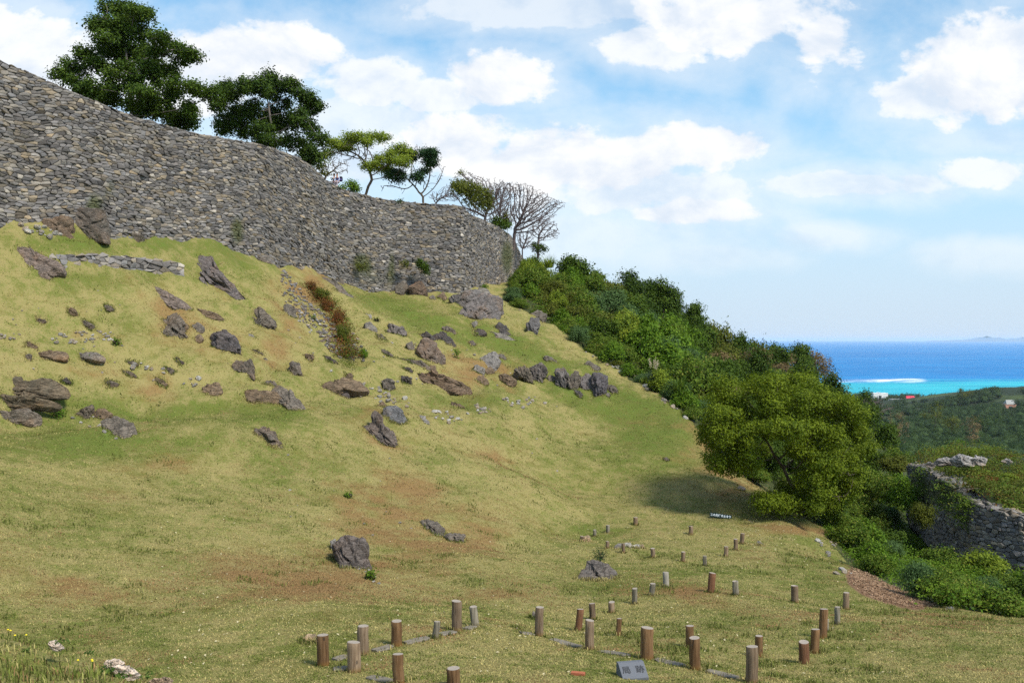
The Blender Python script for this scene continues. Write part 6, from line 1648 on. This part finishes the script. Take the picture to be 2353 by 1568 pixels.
# flat sill stones between the posts
M_SILL = plain('sill_stone', (.185, .160, .125), .9, .45, 7)
SL = [((768,1518),(797,1509),'right of the brown post by the tan boulder'),((766,1540),(800,1537),'left of the stout grey-brown post'),((858,1497),(898,1484),'left of the post with the pale knot'),((930,1479),(983,1466),'between the pale-knot post and the leaning stump'),((1010,1459),(1043,1452),'left of the tallest pinkish post'),((1068,1446),(1090,1440),'between the tallest post and the left-leaning grey one'),
      ((1196,1455),(1226,1458),'left of the tall post with a round stone behind'),((1268,1470),(1332,1487),'left of the knotty post'),((1378,1497),(1442,1508),'between the knotty post and the thickest post'),((1505,1516),(1568,1530),'between the thickest post and the stout one'),((1625,1542),(1692,1559),'left of the tall cracked post'),((850,1556),(897,1567),'left of the dark brown bottom-edge post')]
for i, (a, b, lab) in enumerate(SL):
    A, B = ground(*a, dmin=10), ground(*b, dmin=10); t = B - A; L = np.linalg.norm(t); t /= L; s = np.cross([0, 0, 1.0], t); s /= np.linalg.norm(s); up = np.cross(t, s)
    rg = np.random.default_rng(60 + i); w = .11; N = 9
    xs = np.linspace(0, L, N); V = []
    for x in xs:
        f = .55 + .45 * math.sin(math.pi * np.clip(x / L, .06, .94)) ** .4; e = rg.normal(0, .012, 2); p = A + t * x; p = np.array([p[0], p[1], gz(p[0], p[1])])
        for (y, z) in ((-w * f + e[0], -.05), (-w * f + e[0], .022), (-w * f * .8, .036), (w * f * .8, .036), (w * f + e[1], .022), (w * f + e[1], -.05)): V.append(p - A + s * y + np.array([0, 0, z]))
    F = [(i0 * 6 + j, i0 * 6 + j + 1, i0 * 6 + 7 + j, i0 * 6 + 6 + j) for i0 in range(N - 1) for j in range(5)]
    E = [(0, 1, 2, 3, 4, 5)[::-1], tuple((N - 1) * 6 + j for j in range(6))]
    BASES.append(np.array([A + t * x + s * y for x in np.linspace(0, L, 14) for y in (-w, w)]))
    o = link('sill_stone', mesh('sill_stone', V, [np.array(F), np.array(E)], M_SILL), None, A); tag(o, 'flat sill stone ' + lab, 'paving stone', 'sill stones between the posts')

# red brick
A = ground(1312, 1550, dmin=10)
def loft(name, prof, m_, bev=.006):
    bm = bmesh.new(); n = len(prof[0]); vs = [[bm.verts.new(p) for p in r] for r in prof]
    for a, b in zip(vs[:-1], vs[1:]):
        for i in range(n): bm.faces.new((a[i], a[(i + 1) % n], b[(i + 1) % n], b[i]))
    bm.faces.new(vs[0][::-1]); bm.faces.new(vs[-1])
    bmesh.ops.recalc_face_normals(bm, faces=bm.faces)
    if bev: bmesh.ops.bevel(bm, geom=list(bm.edges), offset=bev, segments=2, affect='EDGES', profile=.6)
    me = bpy.data.meshes.new(name); bm.to_mesh(me); bm.free(); me.materials.append(m_); return me


M_BRICK = plain('brick_red', (.36, .115, .06), .9, .2, 20)
o = link('brick', loft('brick', [[(0, -.05, 0), (0, .05, 0), (0, .05, .055), (0, -.05, .055)], [(.23, -.05, 0), (.23, .05, 0), (.23, .05, .055), (.23, -.05, .055)]], M_BRICK, .005), None, A); o.rotation_euler = (0, 0, -.28)
tag(o, 'orange-red brick lying in the grass left of the engraved stone', 'brick')

# engraved marker stone
M_MARK = plain('blue_granite', (.125, .132, .150), .75, .22, 40)
A = ground(1452, 1556, dmin=10); k = A[1] / FPX; W_ = 62 * k
mk = empty('stone_marker', A, 'engraved blue-grey granite marker block with a slanted face', 'marker'); mk.rotation_euler = (0, 0, .22)
pr = lambda x: [(x, -.18, -.1), (x, -.19, .05), (x, .07, .235), (x, .16, .235), (x, .18, -.1)]
link('block', loft('block', [pr(-W_ / 2), pr(-W_ / 4), pr(0), pr(W_ / 4), pr(W_ / 2)], M_MARK, .008), mk)
def text(body, size, parent, loc, rot, m_, ext, name, bold=0.0, sx=1.0):
    c = bpy.data.curves.new(name, 'FONT'); c.body = body; c.size = size; c.extrude = ext; c.align_x = 'CENTER'; c.align_y = 'CENTER'; c.offset = bold; c.resolution_u = 2
    o = bpy.data.objects.new(name, c); COL.objects.link(o); o.parent = parent; o.location = loc; o.rotation_euler = rot; o.scale = (sx, 1, 1); c.materials.append(m_)
    bpy.context.view_layer.update(); me = bpy.data.meshes.new_from_object(o.evaluated_get(bpy.context.evaluated_depsgraph_get()))
    q = link(name, me, parent); q.location = loc; q.rotation_euler = rot; bpy.data.objects.remove(o); return q
M_CARVE = plain('carved_dark', (.05, .052, .058), .9, .1)
sl = math.atan2(.185, .26)
text('局  跡', .155, mk, (.0, -.0630, .1465), (sl, 0, 0), M_CARVE, .002, 'engraving', .001)

# dead-end sign board
M_SIGN = plain('sign_dark_green', (.008, .028, .024), .6, .1)
M_SIGNW = plain('sign_white', (.85, .87, .88), .6, .03)
A = ground(1655, 1190, dmin=10); k = A[1] / FPX; W_ = 51 * k; H_ = 9.5 * k
sg = empty('sign_board', A, 'long dark green signboard with white characters lying on the lawn', 'sign'); sg.rotation_euler = (R(-18), R(7.5), 0)
link('board', loft('board', [[(-W_ / 2, -.02, .02), (-W_ / 2, .02, .02), (-W_ / 2, .02, .02 + H_), (-W_ / 2, -.02, .02 + H_)], [(W_ / 2, -.02, .02), (W_ / 2, .02, .02), (W_ / 2, .02, .02 + H_), (W_ / 2, -.02, .02 + H_)]], M_SIGN, .004), sg)
text('この先行き止まり', W_ / 8.5, sg, (0, -.024, .02 + H_ / 2), (R(90), 0, 0), M_SIGNW, .001, 'lettering', .004, 1.0)
for x in (-.3, .3): link('stake', loft('stake', [[(x * W_ - .02, .021, -.25), (x * W_ + .02, .021, -.25), (x * W_ + .02, .05, -.25), (x * W_ - .02, .05, -.25)], [(x * W_ - .02, .021, H_), (x * W_ + .02, .021, H_), (x * W_ + .02, .05, H_), (x * W_ - .02, .05, H_)]], W_GB, 0), sg)

# ------------------------------------------------------------------ two people resting on the wall top
M_SKIN = plain('skin', (.52, .29, .20), .6, .05); M_HAIR = plain('black_hair', (.012, .010, .010), .5, .1); M_NAVY = plain('dark_jacket', (.014, .013, .02), .85, .15); M_SHIRT = plain('white_shirt', (.78, .78, .80), .85, .05)
M_LAV = plain('lavender_sleeve', (.34, .38, .56), .85, .08); M_VEST = plain('purple_vest', (.075, .06, .19), .85, .1); M_TRS = plain('grey_trousers', (.34, .28, .32), .9, .1); M_SCARF = plain('red_scarf', (.25, .04, .05), .9, .1); M_LIP = plain('lips', (.36, .12, .10), .5, .05); M_EYE = plain('eye_dark', (.02, .015, .012), .3, .05)


def skin(name, pts, edges, mats_, parent, root=0, sub=2):
    me = bpy.data.meshes.new(name); me.from_pydata([p[:3] for p in pts], edges, []); me.materials.append(mats_)
    o = link(name, me, parent); m_ = o.modifiers.new('skin', 'SKIN'); m_.use_smooth_shade = True
    for i, p in enumerate(pts): s = me.skin_vertices[0].data[i]; s.radius = (p[3], p[4] if len(p) > 4 else p[3]); s.use_root = i == root
    s2 = o.modifiers.new('sub', 'SUBSURF'); s2.levels = sub; s2.render_levels = sub
    return o


def person(u, v, d, label, jacket, sleeve, shirt, face, hat, scale=.92, lean=-.12, yaw=0.0):
    """seated, leaning forward, forearms on the knees; faces -Y (the camera)"""
    root = empty('person', P(u, v, d), label, 'person', 'two people on the wall'); root.scale = (scale,) * 3; root.rotation_euler = (0, 0, yaw)
    L = lean
    J = {'pel': (0, 0, .0), 'bel': (0, L * .3, .16), 'che': (0, L, .36), 'nek': (0, L * 1.25, .50), 'hd0': (0, L * 1.35 - .02, .60), 'hd1': (0, L * 1.35 - .02, .74)}
    body = [(*J['pel'], .13, .11), (*J['bel'], .115, .09), (*J['che'], .13, .09), (*J['nek'], .052, .052), (*J['hd0'], .068, .08), (*J['hd1'], .075, .09)]
    E = [(0, 1), (1, 2), (2, 3), (3, 4), (4, 5)]
    for s in (-1, 1):
        b = len(body)
        body += [(s * .17, L, .40, .05), (s * .25, L - .06, .17, .042), (s * .12, L - .27, .04, .032), (s * .08, L - .34, .03, .03, .02)]
        E += [(2, b), (b, b + 1), (b + 1, b + 2), (b + 2, b + 3)]
        h = len(body)
        for q in range(4):
            x = s * (.055 + .022 * q); ln = (.06, .07, .066, .052)[q]
            body += [(x, L - .38 - ln * .3, .028 - .006, .0105), (x - s * .004, L - .38 - ln, .01, .0085)]; E += [(b + 3, h + 2 * q), (h + 2 * q, h + 2 * q + 1)]
        t_ = len(body); body += [(s * .045, L - .345, .045, .012), (s * .03, L - .385, .05, .009)]; E += [(b + 3, t_), (t_, t_ + 1)]
        g_ = len(body)
        body += [(s * .11, -.04, -.02, .095), (s * .14, -.42, .0, .066), (s * .13, -.40, -.40, .042), (s * .13, -.52, -.44, .04, .03)]
        E += [(0, g_), (g_, g_ + 1), (g_ + 1, g_ + 2), (g_ + 2, g_ + 3)]
    skin('body', body, E, M_SKIN, root)
    # clothes follow the body
    skin('top', [(0, 0, -.02, .15, .125), (0, L * .3, .16, .135, .11), (0, L, .36, .15, .108), (0, L * 1.2, .45, .07, .07)], [(0, 1), (1, 2), (2, 3)], jacket, root)
    if shirt is not None: skin('shirt', [(0, -.06 + L * .2, .06, .06, .08), (0, L * .6 - .06, .22, .06, .08), (0, L * 1.1 - .06, .42, .05, .065)], [(0, 1), (1, 2)], shirt, root)
    for s in (-1, 1): skin('sleeve', [(s * .15, L, .415, .068), (s * .175, L - .005, .39, .068), (s * .252, L - .06, .17, .056), (s * .135, L - .25, .05, .043)], [(0, 1), (1, 2), (2, 3)], sleeve, root)
    for s in (-1, 1): skin('trouser_leg', [(s * .06, .0, -.02, .12), (s * .11, -.06, -.02, .112), (s * .14, -.42, .0, .08), (s * .132, -.405, -.34, .058)], [(0, 1), (1, 2), (2, 3)], M_TRS, root)
    hy = J['hd1'][1]
    def blob(nm, c, r, m_, sub=3, cut=None):
        V, F = ICO[sub]; V = V * np.array(r) + np.array(c)
        return link(nm, mesh(nm, V, F, m_, None, True), root)
    # face
    for s in (-1, 1):
        blob('eye', (s * .03, hy - .083, .675), (.013, .008, .008), M_EYE, 2); blob('ear', (s * .076, hy + .0, .665), (.012, .022, .032), M_SKIN, 2)
    blob('nose', (0, hy - .095, .65), (.013, .02, .022), M_SKIN, 2); blob('mouth', (0, hy - .083, .612), (.024, .008, .007), M_LIP, 2)
    V, F = ICO[3]; V = V.copy(); keep = ~((V[:, 1] < -.15) & (V[:, 2] < .28)); Vh = V * np.array([.094, .108, .115]) + np.array([0, hy + .012, .69])
    Vh[:, 2] -= np.where(V[:, 2] < -.2, .05, 0)
    F2 = F[keep[F].all(1)]; link('hair', mesh('hair', Vh, F2, M_HAIR, None, True), root)
    if hat:
        V, F = ICO[3]; Vc = V * np.array([.10, .115, .085]) + np.array([0, hy + .005, .755]); link('cap', mesh('cap', Vc, F, M_NAVY, None, True), root)
        blob('brim', (0, hy - .11, .735), (.085, .075, .01), M_NAVY, 2)
    return root


tp_, nn_ = wall_top(774); dW = float(tp_[1])
person(767.5, 419.5, dW + .55, 'person in a dark jacket over white, with a dark cap, on the wall top', M_NAVY, M_NAVY, M_SHIRT, 0, True, .80, -.10, .2)
person(776.5, 418.5, dW + .35, 'person with black hair, purple vest and lavender sleeves leaning forward on the wall', M_VEST, M_LAV, None, 0, False, .80, -.14, -.35)
bp = empty('backpack', P(783, 417.5, dW + .6), 'dark blue backpack behind the lavender-sleeved person', 'backpack')
V, F = ICO[3]; q = np.sign(V) * np.abs(V) ** .6
link('bag', mesh('bag', q * np.array([.13, .10, .20]) + np.array([0, 0, .2]), F, M_NAVY, None, True), bp); link('pocket', mesh('pocket', q * np.array([.09, .04, .09]) + np.array([0, -.11, .14]), F, M_VEST, None, True), bp)
ht = link('sun_hat', mesh('sun_hat', np.r_[V * np.array([.1, .1, .05]), V * np.array([.17, .17, .012]) - np.array([0, 0, .02])], np.r_[F, F + len(V)], M_SHIRT, None, True), None, P(760.5, 416.5, dW + .2)); tag(ht, 'white cloth bundle on the wall stones in front of the dark-jacketed person', 'cloth')

# ------------------------------------------------------------------ near bank with longer grass at the lower left
LIP = np.array([(-150, 1395), (0, 1448), (60, 1462), (120, 1480), (180, 1500), (250, 1526), (310, 1546), (390, 1572), (480, 1600), (700, 1680)], float)
def lipd(u): return 5.6 - .9 * np.clip(u / 400, -.5, 2)
N1, N2 = 150, 44
us = np.linspace(-150, 700, N1); vl = np.interp(us, LIP[:, 0], LIP[:, 1]) - 5; dl = lipd(us)
EDGE = np.stack([(us - CU) / FPX * dl, dl, (CV - vl) / FPX * dl], 1)
V = []
for j in range(N2):
    t = j / (N2 - 1)
    if t < .75:
        f = 1 - t / .75; q = EDGE.copy(); q[:, 1] = EDGE[:, 1] - f * 3.6; q[:, 0] = EDGE[:, 0] - f * .9; q[:, 2] += f * .35 - .06 * (1 - f) ** 4
    else:
        f = (t - .75) / .25; q = EDGE.copy(); q[:, 1] += f * 3.0; q[:, 0] += f * .9; q[:, 2] -= .06 + f ** 1.3 * 4.2
    V.append(q)
V = np.concatenate(V); V[:, 2] += (fbm(V * 1.6, 3, 71) - .5) * .16 + (fbm(V * 6, 2, 72) - .5) * .05
F = np.concatenate([np.c_[np.arange(N1 - 1), np.arange(1, N1), np.arange(1, N1) + N1, np.arange(N1 - 1) + N1] + j * N1 for j in range(N2 - 1)])
bank_c = np.tile((.35, .15, 0), (len(V), 1))
o = link('near_bank', mesh('near_bank', V, F, M_LAWN, bank_c, True)); tag(o, kind='structure')
BANK = V.reshape(N2, N1, 3)
M_BLADE = None
def blade_mat():
    m, g = mat('grass_blades'); a = g.sep(g.attr('col'))
    c = g.mix(g.step(a[0], .2, .85), (.40, .335, .135), (.142, .168, .036)); c = g.mix(g.step(a[2], .4, .8), c, (.28, .168, .078))
    c = g.vm('SCALE', c, sc=g.m('MULTIPLY_ADD', a[1], 1.25, .38)); finish(g, c, .9, None, .08, .25); return m


M_BLADE = blade_mat()
def blades(name, pos, h, w, cols, label, seed, lean=.6):
    rg = np.random.default_rng(seed); n = len(pos); a = rg.uniform(0, 6.28, n); s = np.c_[np.cos(a), np.sin(a), np.zeros(n)]; b = np.c_[-s[:, 1], s[:, 0], np.zeros(n)]
    l = rg.uniform(.1, 1, n) * lean; tip = pos + np.c_[s[:, :2] * (l * h)[:, None], h * (1 - .35 * l)]; mid = pos + np.c_[s[:, :2] * (l * h * .3)[:, None], h * .55]
    W = w[:, None]
    V = np.stack([pos - b * W * .5, pos + b * W * .5, mid + b * W * .42, tip, mid - b * W * .42], 1).reshape(-1, 3)
    k = np.arange(n)[:, None] * 5
    o = link(name, mesh(name, V, [k + np.array([[0, 1, 2, 4]]), k + np.array([[4, 2, 3]])], M_BLADE, np.repeat(cols, 5, 0))); return tag(o, label, 'grass', None, 'stuff')


rgb = np.random.default_rng(5)
n = 26000
jb = rgb.integers(6, int(N2 * .80), n); ib = rgb.integers(0, N1 - 1, n); f1, f2 = rgb.random((2, n, 1))
pb = (BANK[jb, ib] * (1 - f1) + BANK[jb, ib + 1] * f1) * (1 - f2) + (BANK[jb + 1, ib] * (1 - f1) + BANK[jb + 1, ib + 1] * f1) * f2
gr_ = np.clip((fbm(pb * 2.2, 3, 81) - .34) * 3.0, 0, 1); hb = (.014 + .05 * rgb.random(n) ** 2.2 * (.45 + gr_)) ; 
blades('bank_grass', pb, hb, .004 + .004 * rgb.random(n), np.c_[np.clip(gr_ + rgb.normal(0, .3, n), 0, 1), rgb.random(n), (rgb.random(n) < .15) * 1.0], 'longer straw and green grass on the near bank', 1, .9)
# lawn: short blades, thinned with distance
m_ = 900000
yy = 14 * (92 / 14) ** rgb.random(m_); uu2 = rgb.uniform(-60, 2420, m_); xx = (uu2 - CU) / FPX * yy; zz = gz(xx, yy)
vv2 = CV - zz / yy * FPX
lim = np.interp(uu2, np.r_[[-60, 0, 300, 700, 1040, 1170], FLOOR_U, [1885, 1930, 1975, 2030, 2150, 2420]], np.r_[[515, 528, 560, 640, 690, 690], FLOOR_V + 6, [1200, 1265, 1304, 1335, 1398, 1420]])
ok = (vv2 > lim) & (vv2 < 1600) & (xx > GX0 + 1) & (xx < GX1 - 1)
rem = rgb.random(m_) < np.clip((yy / 30) ** .2, .6, 1)
ok &= rem; xx, yy, zz = xx[ok], yy[ok], zz[ok]
gc = np.stack([bil(GCOL[:, :, i], GX0, GY0, GS, xx, yy) for i in range(3)], 1)
keep = gc[:, 2] < .45; xx, yy, zz, gc = xx[keep], yy[keep], zz[keep], gc[keep]
n = len(xx); pos = np.c_[xx, yy, zz - .01]
cl_ = fbm(np.c_[xx * .35, yy * .35, xx * 0], 5, 91, .6); cl2 = fbm(np.c_[xx * 1.9, yy * 1.9, xx * 0], 4, 92, .65); cl3 = fbm(np.c_[xx * .45 + 50, yy * .45, xx * 0], 5, 95, .62)
cl4 = fbm(np.c_[xx * 6.5, yy * 6.5, xx * 0], 2, 99)
g_ = np.clip(gc[:, 0] * .95 + (cl_ - .5) * 2.0 + (cl2 - .5) * 3.0 + (cl4 - .5) * 1.7 + rgb.normal(0, .24, n) + .28, 0, 1)
bl = np.clip(gc[:, 1] * 1.0 + (cl3 - .47) * 2.8 - (cl2 - .5) * 1.6 + (cl4 - .5) * .8 + rgb.normal(0, .16, n), 0, 1)
hg = (.018 + .03 * rgb.random(n) ** 2) * (1 + .25 * (cl2 > .7)) * (1 + yy / 120)
blades('lawn_grass', pos, hg, (.006 + yy * .00042) * (0.7 + .6 * rgb.random(n)), np.c_[g_, rgb.random(n), bl], 'short dry winter grass covering the castle slope and lawn', 2, 1.2)
print('blades', n)
# taller tufts on the slope
tuft = (cl_ > .54) & (cl2 > .60); ti = np.nonzero(tuft)[0]; ti = ti[rgb.random(len(ti)) < .22]
pt_ = pos[ti]; nt = len(ti)
blades('grass_tufts', pt_, .06 + .09 * rgb.random(nt), .008 + pt_[:, 1] * .0005, np.c_[np.clip(.75 + rgb.normal(0, .2, nt), 0, 1), rgb.random(nt) * .7, np.zeros(nt)], 'scattered taller green tufts on the slope', 3, .8)

# grass creeping up round the stones and posts
bp_ = np.concatenate([q for q in BASES if len(q)] + [np.c_[b_[0] + r_ * np.cos(t_), b_[1] + r_ * np.sin(t_), np.full(40, b_[2])] for b_, r_ in PBASE for t_ in [np.linspace(0, 6.28, 40)]])
bp_ = np.repeat(bp_, 2, 0) + rgb.normal(0, .06, (2 * len(bp_), 3)) * np.array([1, 1, 0]); bp_[:, 2] = gz(bp_[:, 0], bp_[:, 1]) - .01; nt = len(bp_)
cc_ = fbm(bp_ * 1.1, 3, 97)
blades('base_grass', bp_, (.04 + .11 * rgb.random(nt) ** 2), .007 + bp_[:, 1] * .0005, np.c_[np.clip(.45 + (cc_ - .5) * 3 + rgb.normal(0, .2, nt), 0, 1), rgb.random(nt) * .8, np.zeros(nt)], 'longer grass standing round the feet of stones and posts', 4, .7)
# pale fallen leaves and chips on the lawn
nl = 900; ul = np.r_[rgb.normal(1760, 130, 350), rgb.uniform(300, 2100, nl - 350)]; vl_ = np.r_[rgb.normal(1215, 28, 350), rgb.uniform(1180, 1560, nl - 350)]
dl_ = np.array([hit(a_, min(b_, 1560), 10) for a_, b_ in zip(ul, vl_)]); xl = (ul - CU) / FPX * dl_; pl_ = np.c_[xl, dl_, gz(xl, dl_) + .02]
ok = (dl_ < 70); Vl, Fl = leaf_quads(pl_[ok], rgb.normal(0, .35, (ok.sum(), 3)) + np.array([0, 0, 1]), np.full(ok.sum(), .06), .6, rgb)
o = link('fallen_leaves', mesh('fallen_leaves', Vl, Fl, plain('pale_dead_leaf', (.46, .40, .24), .9, .2))); tag(o, 'pale fallen leaves scattered over the lawn', 'fallen leaves', None, 'stuff')

# bank rocks, broad weeds and flowers
for pts, lab in [([(590,440),(600,425),(650,408),(690,445),(745,480),(700,500),(640,485)], 'small pale stone on the lip of the near bank'), ([(1270,690),(1300,660),(1430,645),(1482,690),(1475,735),(1400,740),(1320,725)], 'pale upper stone of the pair on the near bank'), ([(1370,745),(1450,728),(1540,742),(1610,785),(1685,832),(1600,850),(1450,830)], 'pale lower stone of the pair on the near bank'), ([(1830,900),(1880,868),(1940,880),(1950,920),(1850,930)], 'greyish stone at the bottom edge of the near bank'), ([(1950,880),(1990,855),(2050,868),(2095,905),(2040,930),(1960,915)], 'tan stone at the bottom edge of the near bank')]:
    cu = np.mean([p[0] for p in pts]) * .1875; rock(9, pts, lab, (.46, .43, .41) if 'pale' in lab else (.30, .25, .2), 0, .7, 4, .08, .1, .3, 0, 'stones on the near bank', dfix=float(lipd(cu)) - .05, ext=.5)
wd = np.random.default_rng(31)
L_WEED = leaf_mat('broad_weed_leaves', (.035, .075, .012), (.11, .16, .03), .3)
for i, (u, v, s, lab) in enumerate([(10, 1530, 26, 'dark broad-leaved weed at the lower left corner of the bank'), (140, 1480, 18, 'broad-leaved weed by the small pale stone on the bank'), (210, 1505, 16, 'broad-leaved weed left of the pale stone pair'), (250, 1545, 22, 'broad-leaved weed in front of the pale stone pair'), (280, 1560, 20, 'spreading weed below the pale stone pair'), (340, 1560, 18, 'round-leaved weed right of the pale stone pair'), (60, 1500, 14, 'small broad-leaved weed on the upper bank')]):
    d = float(lipd(u)) - (.1 if v < 1540 else .35); b = P(u, v, d); k = d / FPX; root = empty('broadleaf_weed', b, lab, 'plant', 'weeds on the near bank'); n = 26
    a = wd.uniform(0, 6.28, n); el = wd.uniform(.15, 1.0, n); r = s * k * wd.uniform(.3, 1.0, n); pos = np.c_[np.cos(a) * r * np.cos(el), np.sin(a) * r * np.cos(el), r * np.sin(el) * .8 + .01]
    V, F = leaf_quads(pos, np.c_[np.cos(a) * .5, np.sin(a) * .5 - .2, np.ones(n)] + wd.normal(0, .3, (n, 3)), np.full(n, s * k * .62), .42, wd)
    link('leaves', mesh('leaves', V, F, L_WEED, np.repeat(np.c_[wd.random(n), wd.random(n) * .8, wd.random(n)], 4, 0)), root)
M_YEL = plain('yellow_petals', (.75, .60, .03), .7, .1)
for i, (u, v) in enumerate([(18, 1446), (24, 1448), (34, 1459), (60, 1458), (137, 1494), (179, 1516), (211, 1515), (212, 1518)]):
    d = float(lipd(u)); b = P(u, v + 9, d); k = d / FPX; root = empty('wildflower', b, 'tiny yellow wildflower on a thin stalk along the bank lip', 'flower', 'yellow wildflowers on the bank lip')
    h = 10 * k; V, F = ICO[2]; link('blossom', mesh('blossom', V * np.array([.0065, .0065, .004]) + np.array([0, 0, h]), F, M_YEL), root)
    VV, FF, _ = branch_mesh(np.array([(0, 0, -.03), (.003, 0, h * .5), (0, 0, h)]), np.array([-1, 0, 1]), .0012, .0015, sides=4); link('stalk', mesh('stalk', VV, FF, L_WEED, np.tile((.5, .5, .5), (len(VV), 1))), root)
